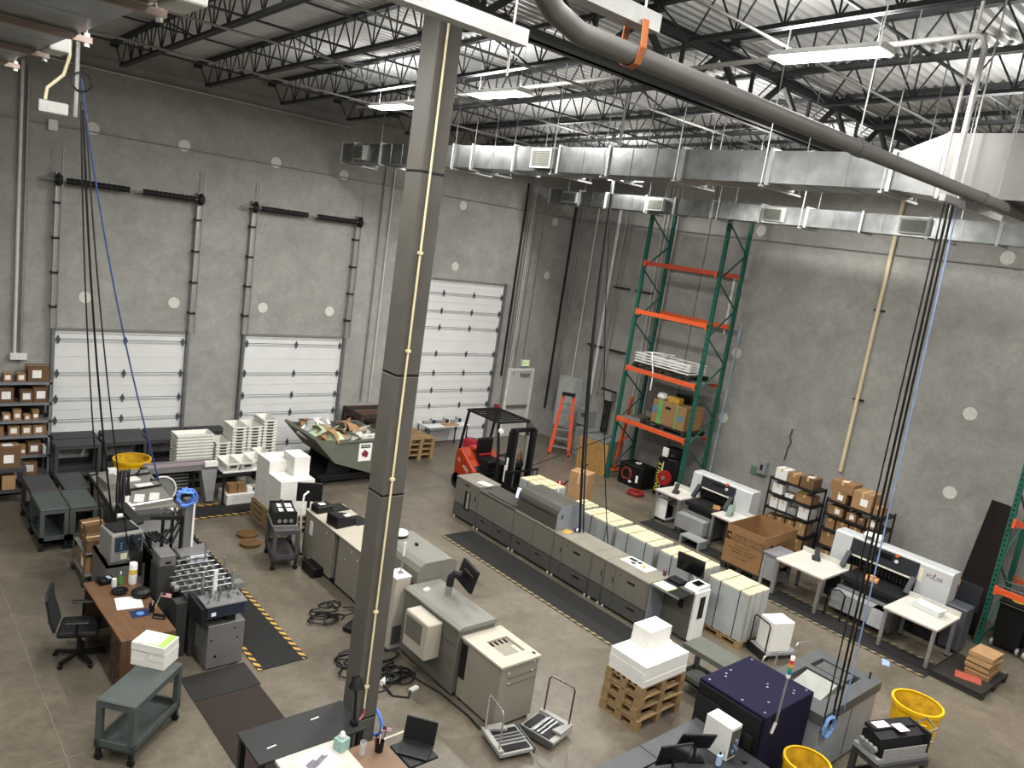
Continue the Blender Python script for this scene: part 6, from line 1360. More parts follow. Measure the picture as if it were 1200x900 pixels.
obj('pump_head', MB().box(-.2, .2, -.22, .22, 1.17, 1.42), M_BLACK, air, bevel=.03); obj('gauge_box', MB().box(-.26, -.2, .02, .18, 1.18, 1.42), M_LABEL, air); obj('valve', MB().cyl((-.22, -.16, 1.28), (-.3, -.16, 1.28), .04, 10), M_CHROME, air)
tag(obj('red_hose', MB().tube(coil((16.35, 12.52, .03), .2, .025, 5, 16, 'xy', .05, 8), .024, 7), mat('hose_red', '#7e2422', .5)), 'coil of dark red hose on the floor under the rack', 'hose')
osb = thing('wooden_board', 'upright sheet of tan chipboard leaning by the rack', 'board', (16.62, 14.55, 0), .12); obj('panel', MB().box(-.02, .02, -.55, .5, 0, .92), mat('osb', '#9c7742', .8, var=.25, scale=14, bump=.2), osb)
run('long_bar', 'long grey steel bar leaning out from the rack', 'bar', [(14.9, 15.3, .02), (16.74, 14.02, 1.2)], .016, M_DARK)
dl = thing('orange_stand', 'orange steel stand behind the rack upright', 'stand', (17.45, 14.12, 0)); obj('post', MB().bar((0, .2, 0), (0, 0, 2.3), .09, .06), M_RO, dl); obj('foot', MB().box(-.2, .2, .1, .3, 0, .04), M_RO, dl); obj('arm', MB().bar((0, .2, .9), (0, -.1, 1.15), .06, .05), M_RO, dl)
# second rack at the right edge
rk2 = pallet_rack('green pallet rack with orange beams beside the dark sheets', 16.58, 17.6, (1.3, 4.02), 4.3, [1.16, 2.50])
holes = MB()
for k in range(40): holes.box(16.537, 16.54, 4.005, 4.035, .2 + .1 * k, .24 + .1 * k)
for k in range(40): holes.box(16.555, 16.605, 4.0655, 4.068, .2 + .1 * k, .24 + .1 * k)
obj('slots', holes, M_BLACK, rk2)
wd = MB()
for k in range(14): wd.cyl((16.6, 1.4 + .19 * k, 1.23), (17.6, 1.4 + .19 * k, 1.23), .006, 5)
for x in (16.7, 17.1, 17.5): wd.cyl((x, 1.35, 1.222), (x, 3.97, 1.222), .006, 5)
obj('wire_deck', wd, M_CHROME, rk2)
on('red_folder', 'red plastic sheet lying on the wire deck of the edge rack', 'sheet', MB().box(-.35, .35, -.5, .5, 0, .03), mat('red_sheet', '#b3263a', .4), (17.1, 2.95, 1.238), .1)
def wheelie(lab, loc, disc=False):
    t = thing('wheeled_bin', lab, 'bin', loc, 0, 'black wheeled bins'); bm_ = MB(); W_, D_ = .24, .28
    bm_.add([(-D_ + .05, -W_ + .03, .06), (D_ - .05, -W_ + .03, .06), (D_ - .05, W_ - .03, .06), (-D_ + .05, W_ - .03, .06), (-D_, -W_, .92), (D_, -W_, .92), (D_, W_, .92), (-D_, W_, .92)], [(0, 3, 2, 1), (4, 5, 6, 7), (0, 1, 5, 4), (1, 2, 6, 5), (2, 3, 7, 6), (3, 0, 4, 7)])
    obj('body', bm_, M_BLACK, t); obj('lid', MB().box(-D_ - .02, D_ + .02, -W_ - .02, W_ + .02, .92, .97), M_BLACK, t, bevel=.01); obj('foil', MB().box(-D_ - .005, D_ + .005, -W_ - .005, W_ + .005, .90, .92), M_COND, t)
    for y in (-W_ + .02, W_ - .02): obj('wheel', MB().cyl((-D_ + .06, y - .025, .08), (-D_ + .06, y + .025, .08), .08, 14), M_COND, t)
    if disc: obj('yellow_lid', MB().cyl((-.05, 0, .97), (-.05, 0, .985), .12, 18), mat('lid_olive', '#c9c14a', .5), t)
    return t
wheelie('black wheeled bin with a yellow disc on its lid under the edge rack', (16.98, 3.62, 0), True)
wheelie('plain black wheeled bin under the edge rack', (16.92, 3.05, 0))
for k in range(4):
    s = tag(obj('dark_sheet', MB().prism([(-.03, 0), (.0, 0), (.62, 2.55), (.59, 2.55)], -.16, .16, 'y'), mat('sheet_maroon', '#120b09', .7, var=.15, spec=.2), loc=(16.86 + .06 * k, 4.33 + .10 * k, 0), rz=-.05 * k), 'tall dark maroon sheet leaning on the wall beside the edge rack', 'sheet', 'leaning dark sheets')
# pallet of flat cartons
dp = thing('plastic_pallet', 'black plastic pallet on the floor with flattened cartons', 'pallet', (14.80, 3.58, 0), 0.0); q = MB(); q.box(-.62, .62, -.42, .42, .09, .12)
for x in (-.55, 0, .55): q.box(x - .06, x + .06, -.42, .42, 0, .09)
obj('deck', q, mat('pallet_black', '#26241f', .7), dp)
for y in (-.42, .40): obj('rim', MB().box(-.62, .62, y, y + .02, .12, .15), mat('pallet_black', '#26241f', .7), dp)
rnd = random.Random(11)
for k in range(12): tag(obj('flat_carton', MB().box(-.25, .25, -.19, .19, 0, .032), M_CARDL if k % 3 else M_CARD, loc=(14.98 + rnd.uniform(-.03, .03), 3.46 + rnd.uniform(-.03, .03), .121 + .034 * k), rz=rnd.uniform(-.06, .06)), 'flattened brown carton in the stack on the black pallet' if k < 11 else 'topmost flattened brown carton with dark print on the black pallet', 'box', 'flattened cartons')
on('red_card', 'rust red card lying on the black pallet beside the flat cartons', 'card', MB().box(-.14, .14, -.2, .2, 0, .012), mat('rust_card', '#9a4a38', .7), (14.55, 3.52, .121), .3)
on('blue_tape', 'scrap of pale blue tape on the floor by the cutter mat', 'tape', MB().box(-.14, .14, -.06, .06, 0, .002), mat('tape_blue', '#8fa5c4', .6), FL(1038, 776), .4)
# ================================================================= back zone
# forklift -------------------------------------------------------------------------
fk = thing('forklift', 'orange and black electric forklift parked behind the press', 'forklift', (12.2, 13.79, 0), -PI / 2)
M_FO = mat('forklift_orange', '#9c3415', .45, var=.07)
# local: x from rear (-.9) to mast (+1.0); y half width .5
obj('counterweight', MB().prism([(-.86, .12), (-.15, .12), (-.08, .30), (-.08, .62), (-.68, 1.02), (-.85, 1.02), (-.88, .8)], -.5, .5, 'y'), M_FO, fk, bevel=.03, seg=2)
tm = text_mb('4500', .13); tm.xf(frame_mx((-.42, -.503, .60), (.85, 0, -.42), (.42, 0, .85))); obj('lettering', tm, M_LABEL, fk)
tm = text_mb('CL', .11); tm.xf(frame_mx((-.70, -.503, .74), (.85, 0, -.42), (.42, 0, .85))); obj('lettering', tm, M_LABEL, fk)
obj('chassis', MB().box(-.2, .78, -.46, .46, .14, .50), M_BLACK, fk, bevel=.02); obj('floor_plate', MB().box(-.1, .75, -.44, .44, .50, .53), M_DARK, fk)
obj('battery_cover', MB().prism([(-.72, 1.02), (-.1, .64), (.15, .64), (.15, .5), (-.72, .5)], -.40, .40, 'y'), M_BLACK, fk)
obj('seat_cushion', MB().box(-.38, .12, -.24, .24, .80, .92), M_BLACK, fk, bevel=.04, seg=2); obj('seat_base', MB().box(-.34, .08, -.22, .22, .6, .80), M_DARK, fk)
obj('seat_back', MB().box(-.46, -.34, -.23, .23, .88, 1.38), M_BLACK, fk, bevel=.05, seg=2); obj('red_belt', MB().box(-.33, -.31, -.2, .2, .95, .99), M_RED, fk); obj('rear_bumper', MB().box(-.72, -.5, -.2, .1, 1.02, 1.09), mat('bumper_red', '#b6432f', .5), fk)
obj('dash', MB().prism([(.5, .53), (.7, .53), (.72, 1.05), (.6, 1.1)], -.38, .38, 'y'), M_BLACK, fk); obj('steering_column', MB().cyl((.6, 0, 1.0), (.4, 0, 1.15), .03, 8), M_DARK, fk)
wl = obj('steering_wheel', MB().tube([(.17 * math.cos(a), .17 * math.sin(a), 0) for a in np.linspace(0, 2 * PI, 17)], .014, 6), M_BLACK, fk); wl.location = (.38, 0, 1.17); wl.rotation_euler = (0, -.5, 0)
for y in (-.46, .46):
    obj('guard_post', MB().tube([(-.80, y, 1.0), (-.72, y, 1.5), (-.62, y, 2.02)], .035, 8), M_BLACK, fk)
    obj('guard_post', MB().tube([(.74, y, .5), (.66, y, 1.3), (.52, y, 2.0)], .035, 8), M_BLACK, fk)
og = obj('overhead_guard', MB().tube([(-.66, -.48, 2.04), (.56, -.48, 2.04), (.56, .48, 2.04), (-.66, .48, 2.04), (-.66, -.48, 2.04)], .03, 8), M_BLACK, fk)
for k in range(9): obj('guard_slat', MB().bar((-.6 + .14 * k, -.46, 2.05), (-.6 + .14 * k, .46, 2.05), .03, .03), M_BLACK, og)
for y in (-.33, .33):
    obj('mast_channel', MB().box(.84, .96, y - .05, y + .05, .08, 1.92), M_BLACK, fk); obj('inner_mast', MB().box(.96, 1.05, y - .04 * (1 if y > 0 else -1) - .03, y - .04 * (1 if y > 0 else -1) + .03, .1, 1.98), M_DARK, fk)
obj('lift_cylinder', MB().cyl((.92, -.16, .15), (.92, -.16, 1.8), .04, 10), M_COND, fk); obj('lift_cylinder', MB().cyl((.92, .16, .15), (.92, .16, 1.8), .04, 10), M_COND, fk)
for z in (.3, 1.05, 1.9): obj('mast_tie', MB().box(.86, .94, -.36, .36, z, z + .09), M_BLACK, fk)
obj('warning_label', MB().box(.90, .96, -.386, -.38, 1.0, 1.3), M_LABEL, fk); obj('warning_label', MB().box(.86, .9, -.386, -.38, .7, 1.1), M_LABEL, fk)
car = obj('carriage', MB().box(1.06, 1.12, -.48, .48, .2, .28), M_BLACK, fk); obj('carriage_bar', MB().box(1.06, 1.12, -.48, .48, .55, .62), M_BLACK, car)
for k in range(8): obj('backrest_bar', MB().bar((1.09, -.47 + .134 * k, .6), (1.09, -.47 + .134 * k, 1.0), .025, .025), M_BLACK, car)
obj('backrest_top', MB().box(1.07, 1.11, -.49, .49, .98, 1.02), M_BLACK, car)
for y in (-.25, .25): obj('fork', MB().prism([(1.12, .04), (1.36, .04), (1.36, .06), (1.17, .09), (1.17, .6), (1.12, .6)], y - .05, y + .05, 'y'), M_DARK, car)
for x, y, r in ((-.72, -.40, .2), (-.72, .40, .2), (.66, -.42, .26), (.66, .42, .26)): obj('wheel', MB().cyl((x, y - .1, r), (x, y + .1, r), r, 18), M_RUB, fk)
obj('mirror', MB().box(.56, .6, .4, .56, 1.9, 2.0), M_CHROME, fk); obj('horn_lamp', MB().cyl((.6, -.45, 1.86), (.66, -.45, 1.86), .06, 12), M_LABEL, fk)
on('paper_sack', 'crumpled brown paper sack on the forklift cowl', 'sack', MB().lathe([(.13, 0), (.17, .1), (.14, .22), (.09, .3), (.05, .32)], 9), M_CARDD, (12.3, 13.12, 1.10), .4)
# folding table by door 3
ftb = table('white folding table with drop cloth items in front of the tall dock door', (13.4, 17.55, 0), 1.5, .62, .74, M_WHITE, M_DARK, .03, .03, .014, name='folding_table')
for k, x in enumerate((12.9, 13.38, 13.86)):
    dr = thing('grinder_tool', 'grey power tool lying on the folding table', 'tool', (x, 17.6, .742), .12 * k, 'tools on the folding table'); obj('body', MB().cyl((-.2, 0, .05), (.15, 0, .05), .045, 10), M_GREYM, dr); obj('guard', MB().cyl((.16, 0, .02), (.16, 0, .09), .08, 12), M_DARK, dr); obj('handle', MB().cyl((.1, 0, .05), (.14, .12, .1), .02, 8), M_BLACK, dr)
on('tan_cloth', 'folded tan cloth on the folding table', 'cloth', MB().box(-.25, .25, -.12, .12, 0, .03), M_CARDL, (13.5, 17.36, .742), .03, .008)
jc = thing('fuel_can', 'red fuel can standing by the forklift', 'fuel can', (14.05, 17.0, 0), .5); obj('can', MB().box(-.11, .11, -.2, .2, 0, .38), mat('can_red', '#9b2230', .5), jc, bevel=.03, seg=2); obj('spout', MB().cyl((0, .12, .38), (0, .18, .48), .025, 8), M_DARK, jc); obj('handle', MB().tube([(0, -.12, .37), (0, -.1, .43), (0, .05, .43), (0, .08, .37)], .015, 6), mat('can_red', '#9b2230', .5), jc)
fx = thing('fire_extinguishers', 'red fire hose valve on the wall left of the exit door', 'fire valve', (15.72, WY - .16, .95)); obj('body', MB().cyl((0, 0, -.15), (0, 0, .15), .07, 12), mat('valve_red', '#8f2f33', .5), fx); obj('outlet', MB().cyl((-.15, 0, .05), (.18, 0, .05), .045, 10), mat('valve_red', '#8f2f33', .5), fx); obj('wheel', MB().lathe([(.08, .15), (.08, .18), (0, .18)], 12), mat('valve_red', '#8f2f33', .5), fx); obj('wall_pipe', MB().cyl((0, 0, 0), (0, .155, 0), .05, 10), M_COND, fx)
for k in range(4): pallet('wooden pallet in the stack behind the column by the tall door, tier %s' % ('one', 'two', 'three', 'four')[k], (12.08, 17.25, .15 * k), .02 * k, 1.1, .9, .145, group='pallets by the tall dock door')
# scrap hopper ---------------------------------------------------------------------
M_HOP = mat('hopper_green', '#63685b', .5, .1, var=.08, scale=4)
hp_ = thing('scrap_hopper', 'grey green steel tipping hopper heaped with scrap packaging', 'hopper', (9.15, 16.15, 0), 0)
# tilted bin, profile in xz extruded along y
prof = [(-.98, 1.22), (-.42, .62), (.55, .30), (.98, .38), (.98, 1.12), (.90, 1.12), (.90, .44), (.54, .37), (-.36, .68), (-.92, 1.26)]
for nm, y in (('side_plate', -.82), ('side_plate', .80)):
    obj(nm, MB().prism([(-.98, 1.22), (-.42, .62), (.55, .30), (.98, .38), (.98, 1.12), (-.35, 1.12)], y, y + .02, 'y'), M_HOP, hp_)
obj('bin_floor', MB().prism(prof, -.80, .80, 'y'), M_HOP, hp_)
for y in (-.84, .80): obj('top_rail', MB().box(-.35, .98, y - .01, y + .05, 1.10, 1.14), M_HOP, hp_)
obj('back_rail', MB().box(.95, 1.02, -.82, .82, 1.09, 1.14), M_HOP, hp_)
for y in (-.5, .5): obj('skid', MB().box(-.6, .9, y - .06, y + .06, .1, .22), M_DARK, hp_)
obj('base_frame', MB().box(-.7, .95, -.6, .6, .2, .26), M_DARK, hp_)
for y in (-.5, .5): obj('rocker', MB().prism([(-.45, .26), (.2, .26), (.1, .42), (-.35, .64)], y - .03, y + .03, 'y'), M_DARK, hp_)
for x in (-.5, .8):
    for y in (-.5, .5): obj('wheel', MB().cyl((x, y - .03, .08), (x, y + .03, .08), .08, 12), M_RUB, hp_)
sg = obj('warning_sign', MB().box(.18, .52, -.832, -.822, .62, 1.06), M_LABEL, hp_, label='white warning sign with a red hand drawing')
obj('sign_header', MB().box(.22, .48, -.835, -.832, .94, 1.02), M_BLACK, sg); tm = text_mb('WARNING', .055); tm.xf(frame_mx((.35, -.8365, .98), (1, 0, 0), (0, 0, 1))); obj('lettering', tm, M_LABEL, sg)
obj('sign_drawing', MB().prism([(.25, .80), (.33, .90), (.37, .88), (.44, .82), (.42, .72), (.38, .70), (.33, .74), (.29, .73)], -.835, -.832, 'y'), mat('sign_red', '#7a2438', .6), sg)
# scrap heap, each piece its own thing
rnd = random.Random(21)
scr_m = [M_CARD, M_CARDD, M_CARDL, M_PAPER, mat('scrap_green', '#a9bfa0', .7), mat('scrap_film', '#9b9e97', .25, var=.25, scale=12), M_CARDL, M_PAPER]
scr_n = ['brown', 'dark brown', 'light brown', 'white', 'pale green', 'clear film', 'tan', 'white']
heap = obj('scrap_bed', MB().prism([(-.8, 1.0), (-.36, .72), (.5, .42), (.88, .5), (.88, 1.02), (.1, 1.08), (-.5, 1.14)], -.76, .76, 'y'), M_CARDD, hp_)
heap['kind'] = 'stuff'
for k in range(46):
    x, y = rnd.uniform(-.7, .82), rnd.uniform(-.68, .68); z = 1.09 + .06 * rnd.random() + (.06 if x < 0 else 0)
    i = k % len(scr_m); a, b = rnd.uniform(.08, .26), rnd.uniform(.06, .2)
    q = MB().add([(-a, -b, 0), (0, -b * 1.1, .03), (a, -b, 0), (a, b, .02), (0, b, .06), (-a, b, .01)], [(0, 1, 4, 5), (1, 2, 3, 4)])
    q.add([(-a, -b, -.012), (0, -b * 1.1, .018), (a, -b, -.012), (a, b, .008), (0, b, .048), (-a, b, -.002)], [(5, 4, 1, 0), (4, 3, 2, 1)])
    o = tag(obj('scrap_piece', q, scr_m[i]), '%s packaging scrap heaped in the tipping hopper' % scr_n[i], 'scrap', 'scrap in the hopper')
    o.location = (9.15 + x, 16.15 + y, z); o.rotation_euler = (rnd.uniform(-.7, .7), rnd.uniform(-.7, .7), rnd.uniform(0, 6.28))
film = obj('plastic_film', MB().lathe([(.2, 0), (.25, .05), (.14, .13), (.1, .22), (.03, .26)], 7), mat('scrap_film', '#c9cbc4', .25), loc=(8.55, 16.35, 1.12)); tag(film, 'crumpled clear plastic film heaped in the hopper', 'film')
on('open_carton', 'torn light carton standing in the hopper heap', 'scrap', MB().box(-.2, .2, -.01, .01, 0, .28), M_CARDL, (9.55, 16.35, 1.08), .8)
on('white_tray', 'long white tray edge lying in the hopper heap', 'scrap', MB().box(-.4, .4, -.06, .06, 0, .1), M_PAPER, (9.6, 15.55, 1.10), .05, .01)
dcr = thing('metal_crate', 'dark brown slatted steel crate behind the column', 'crate', (10.95, 17.5, 0))
M_RUST = mat('rust_brown', '#3a2d28', .7, var=.15)
for sx in (-.6, .6):
    for sy in (-.45, .45): obj('post', MB().box(sx - .04, sx + .04, sy - .04, sy + .04, 0, 1.25), M_RUST, dcr)
for z in (.3, .6, .9, 1.2):
    for sy in (-.45, .45): obj('slat', MB().box(-.6, .6, sy - .015, sy + .015, z - .07, z + .05), M_RUST, dcr)
    for sx in (-.6, .6): obj('slat', MB().box(sx - .015, sx + .015, -.45, .45, z - .07, z + .05), M_RUST, dcr)
for k in range(5): obj('plank', MB().box(-.55, .55, -.38 + .18 * k, -.26 + .18 * k, 1.05, 1.1), mat('plank_red', '#5c3f35', .8, var=.15), dcr)
pallet('low wooden pallet with flat cartons on the floor beside the hopper', (7.95, 15.72, 0), .1, 1.0, .8, .12, group='floor pallets')
carton('flat brown carton lying on the pallet beside the hopper', (7.95, 15.72, .121), (.6, .7, .12), M_CARD, .2, '')
# corner services --------------------------------------------------------------------
lad = thing('step_ladder', 'orange fibreglass step ladder standing by the electrical panel', 'ladder', (17.02, 16.22, 0), .72)
M_LAD = mat('ladder_orange', '#d0471f', .45, var=.05)
for y, yt in ((-.30, -.15), (.30, .15)):
    obj('front_rail', MB().bar((-.32, y, 0), (.0, yt, 1.85), .10, .06, (1, 0, 0)), M_LAD, lad); obj('rear_rail', MB().bar((.45, y * .9, 0), (.06, yt, 1.8), .05, .03, (1, 0, 0)), M_LAD, lad)
for k in range(6):
    t = (k + 1) / 7; x = -.32 + .32 * t; w_ = .30 - .15 * t; obj('step', MB().box(x - .045, x + .045, -w_, w_, 1.85 * t - .035, 1.85 * t + .015), M_ALU, lad)
obj('top_cap', MB().box(-.10, .14, -.2, .2, 1.83, 1.90), M_BLACK, lad); obj('rear_brace', MB().bar((.3, -.25, .6), (.3, .25, .6), .03, .02), M_ALU, lad)
for y in (-.30, .30): obj('foot', MB().box(-.37, -.29, y - .03, y + .03, 0, .06), M_BLACK, lad)
ep_ = thing('electrical_panel', 'tall pale grey electrical panel in the room corner', 'electrical panel', (17.82, 16.98, .9)); obj('cabinet', MB().box(-.18, .178, -.36, .36, -.3, 1.32), mat('panel_grey', '#a4a6a3', .45), ep_, bevel=.006); obj('door', MB().box(-.19, -.18, -.32, .32, -.25, 1.26), mat('panel_door', '#aeb0ac', .45), ep_); obj('latch', MB().box(-.2, -.19, -.26, -.22, .45, .55), M_DARK, ep_)
e2 = thing('meter_box', 'grey meter box mounted beside the ladder', 'meter box', (17.84, 16.1, 1.15)); obj('box', MB().box(-.16, .158, -.26, .26, -.25, .25), M_GREYM, e2, bevel=.006); obj('window', MB().box(-.168, -.16, -.08, .08, .0, .14), M_PDARK, e2)
e3 = thing('switchgear_cabinet', 'low grey switchgear cabinet behind the ladder', 'cabinet', (17.66, 15.76, 0)); obj('cabinet', MB().box(-.3, .32, -.28, .28, 0, .88), mat('gear_grey', '#7f827f', .5), e3, bevel=.01); obj('seam', MB().box(-.304, -.3, -.005, .005, .05, .83), M_PDARK, e3)
e4 = thing('transformer_box', 'grey transformer cabinet with a black lever on the side wall', 'cabinet', (17.58, 15.0, 0)); obj('cabinet', MB().box(-.4, .40, -.45, .45, .05, .82), mat('gear_grey', '#7f827f', .5), e4, bevel=.01); obj('feet', MB().box(-.38, .38, -.4, .4, 0, .05), M_DARK, e4); obj('lever', MB().bar((-.42, -.1, .3), (-.46, .12, .62), .04, .03), M_BLACK, e4); obj('label_tag', MB().box(-.404, -.4, .15, .25, .65, .72), M_LABEL, e4)
e5 = thing('busway_pole', 'steel disconnect column with black cables on the side wall', 'disconnect', (17.86, 15.3, .9)); obj('head', MB().box(-.12, .138, -.14, .14, 1.0, 1.28), M_GALVW, e5); obj('cross_bar', MB().box(-.13, -.1, -.3, .3, 1.28, 1.34), M_DARK, e5)
for y in (-.1, 0, .1): obj('cable', MB().cyl((-.05, y, .0), (-.05, y, 1.0), .03, 8), M_BLACK, e5)
lt = thing('dark_saw', 'red handled hand truck lying near the press', 'hand truck', (14.55, 13.6, 0)); obj('frame', MB().tube([(0, 0, .05), (.5, -.35, .75)], .02, 6), M_DARK, lt); obj('grip', MB().cyl((0, .0, .05), (-.06, .04, .2), .07, 10), M_RED, lt); obj('head', MB().box(-.12, .06, -.06, .06, 0, .06), M_DARK, lt)
ex = thing('exit_sign', 'green lit exit sign above the exit door', 'exit sign', (16.75, WY - .05, 2.44)); obj('case', MB().box(-.16, .16, -.03, .048, -.1, .1), M_WHITE, ex); obj('face', MB().box(-.14, .14, -.034, -.03, -.08, .08), mat('exit_face', '#cfdca8', .4, var=0, emit=.5), ex)
tm = text_mb('EXIT', .15); tm.xf(frame_mx((0, -.036, 0), (1, 0, 0), (0, 0, 1))); obj('lettering', tm, mat('exit_green', '#3f8a4a', .4, var=0, emit=.3), ex)
for px, py in ((575, 197), ): pass
# ================================================================= foreground
wd_ = table('black-topped workbench standing against the steel column', (3.82, 6.76, 0), 1.24, .58, .75, mat('bench_black', '#252627', .55, var=.05), M_DARK, .0, .03, .03, name='workbench')
for x, y in ((-.45, -.1), (.15, .12)): obj('inlay', MB().bar((x, y, .751), (x + .1, y + .01, .751), .014, .003), M_LABEL, wd_)
wtb = table('white table with a magazine page in front of the black workbench', (3.72, 6.12, 0), .72, .66, .76, mat('white_lam', '#b7b3a6', .4, var=.03), M_GREYM, .0, .04, .03, name='white_table')
mg = thing('magazine', 'open page with a grey printed picture on the white table', 'paper', (3.72, 6.22, .762), .15); obj('page', MB().box(-.2, .2, -.16, .16, 0, .004), M_PAPER, mg)
for k in range(9): obj('print', MB().box(-.14 + .03 * k, -.11 + .03 * k, -.1 + .012 * k, .02 + .01 * (k % 4), .004, .0055), mat('print_mauve', '#6d6670', .7, var=.4, scale=40), mg)
wtb2 = table('brown wooden table beside the column base', (4.30, 5.98, 0), .42, .62, .72, mat('brown_top', '#6d5644', .5, var=.12), M_DARK, 0, .03, .025, name='wooden_table')
# desk lamp clamped on the bench
lm = thing('desk_lamp', 'black articulated desk lamp on the workbench corner', 'lamp', (4.34, 6.58, .752)); obj('clamp', MB().box(-.03, .03, -.04, .04, 0, .05), M_BLACK, lm); obj('arm', MB().cyl((0, 0, .05), (.02, .06, .34), .014, 8), M_BLACK, lm); obj('arm', MB().cyl((.02, .06, .34), (0, .14, .52), .014, 8), M_BLACK, lm)
for s in (-.025, .025): obj('spring', MB().cyl((s, 0, .05), (s + .02, .06, .33), .006, 6), M_CHROME, lm)
obj('shade', MB().lathe([(.03, .12), (.045, .1), (.09, .0), (.085, .0), (.04, .09), (0, .1)], 18), M_BLACK, lm, smooth=True).location = (.03, .08, .42)
ts = thing('tissue_box', 'teal patterned tissue box on the white table edge', 'tissue box', (4.02, 6.28, .762), .3); obj('box', MB().box(-.06, .06, -.06, .06, 0, .13), mat('teal_print', '#8aa9a0', .7, var=.3, scale=60), ts); obj('tissue', MB().lathe([(.03, .13), (.035, .16), (.02, .2), (0, .21)], 9), M_PAPER, ts)
gl = thing('drinking_glass', 'clear tall drinking glass on the wooden table', 'glass', (4.20, 6.14, .722)); obj('glass', MB().lathe([(.03, 0), (.036, .15), (.033, .15), (.028, .008), (0, .008)], 16), mat('glass_clear', '#c9cccb', .05, var=0, alpha=.35), gl, smooth=True)
pn = thing('pen_holder', 'black pen holder with pens and a small flag on the wooden table', 'pen holder', (4.38, 6.1, .722)); obj('cup', MB().lathe([(.045, 0), (.05, .12), (.045, .12), (.04, .01), (0, .01)], 14), M_BLACK, pn)
for k in range(7): obj('pen', MB().cyl((.012 * k - .04, .01 * (k % 3), .06), (.022 * k - .07, .02 * (k % 3), .17 + .01 * k), .005, 5), [M_BLACK, M_RED, M_BLACK, M_LABEL, M_BLACK, M_RED, M_BLACK][k], pn)
flag(pn, (.0, .0, .1), .17, (.03, .03), .7)
lpt = thing('laptop', 'dark laptop standing open behind the wooden table', 'laptop', (4.72, 5.92, 0), -.9); obj('base', MB().box(-.18, .18, -.13, .13, .72, .74), M_BLACK, lpt); obj('lid', MB().prism([(.13, .74), (.15, .74), (.22, .97), (.20, .97)], -.18, .18, 'x'), M_BLACK, lpt)
stn = thing('laptop_stand', 'small dark stand under the open laptop', 'stand', (4.72, 5.92, 0)); obj('top', MB().box(-.18, .18, -.2, .2, .69, .718), M_DARK, stn); obj('post', MB().cyl((0, 0, .02), (0, 0, .69), .03, 8), M_DARK, stn); obj('foot', MB().box(-.16, .16, -.16, .16, 0, .02), M_DARK, stn)
hl = tag(obj('blue_hose', MB().tube([(CX + CW + .02, CY + .05 + .16 * math.sin(a), .38 + .16 * math.cos(a)) for a in np.linspace(0, 2 * PI, 17)], .02, 7), mat('coil_blue2', '#3f6fc2', .45)), 'blue hose loop hung on the column near the floor', 'hose')
# envelope feeder table -------------------------------------------------------------
M_EN = mat('feeder_dark', '#2e3032', .5, .1, var=.06)
ef = thing('envelope_feeder', 'dark grey feeder table of the navy machine with a control deck', 'feeder table', (0, 0, 0))
obj('table_top', MB().box(5.9, 8.16, 4.40, 4.68, .72, .75), mat('feeder_top', '#46484a', .45, .1), ef); obj('front_deck', MB().box(6.4, 8.16, 3.4, 4.38, .70, .74), M_EN, ef)
for x in (7.05,): obj('joint_strip', MB().box(x - .006, x + .006, 4.40, 4.68, .75, .754), M_BLACK, ef)
for x, y in ((6.0, 4.45), (6.0, 4.62), (8.05, 4.62), (8.05, 3.45), (6.5, 3.45), (7.0, 4.5)): obj('leg', MB().box(x - .03, x + .03, y - .03, y + .03, 0, .70), M_DARK, ef)
pcb = thing('control_computer', 'cream computer tower on the feeder table with cables behind', 'computer', (7.86, 4.15, .742), 0); obj('case', MB().box(-.11, .11, -.18, .17, 0, .42), M_WHITE, pcb, bevel=.006); obj('rear_panel', MB().box(-.09, .09, -.186, -.18, .04, .38), M_PDARK, pcb)
for k in range(4): obj('plug', MB().box(-.05 + .025 * k, -.03 + .025 * k, -.215, -.186, .1 + .06 * (k % 3), .14 + .06 * (k % 3)), mat('plug_blue', '#6f87a8', .5), pcb); obj('cable', MB().tube([(-.04 + .025 * k, -.21, .12), (0, -.3, .06), (.06 + .02 * k, -.33, .012)], .008, 5), M_BLACK, pcb)
for lab, loc, rz, tl in (('dark touch screen tilted on the feeder table near the computer', (7.45, 4.20, .742), -.55, .45), ('dark monitor tilted on the feeder table end', (7.02, 4.18, .742), -.35, .2)):
    d = thing('touch_screen', lab, 'screen', loc, rz, 'feeder screens'); obj('foot', MB().box(-.1, .1, -.08, .08, 0, .02), M_BLACK, d); obj('stem', MB().cyl((0, 0, .02), (0, .02, .16), .02, 8), M_DARK, d)
    s = obj('panel', MB().box(-.21, .21, -.015, .015, -.14, .14), M_BLACK, d, bevel=.008); s.location = (0, .02, .22); s.rotation_euler = (tl, 0, 0); obj('glass', MB().box(-.19, .19, -.017, -.0155, -.12, .12), M_SCREEN, s)
cupg = thing('sanitizer_bottle', 'small pale blue bottle on the feeder table', 'bottle', (7.62, 3.98, .742)); obj('bottle', MB().box(-.035, .035, -.025, .025, 0, .14), mat('bottle_blue', '#a9c0dc', .3), cupg, bevel=.01); obj('cap', MB().cyl((0, 0, .14), (0, 0, .17), .012, 8), M_DARK, cupg)
on('white_pad', 'white notepad on the feeder table end', 'paper', MB().box(-.12, .12, -.09, .09, 0, .02), M_PAPER, (7.22, 3.86, .742), .3)
on('computer_mouse', 'black mouse on the feeder table edge', 'mouse', MB().lathe([(.035, 0), (.04, .015), (.02, .035), (0, .037)], 12), M_BLACK, (6.82, 4.25, .742))
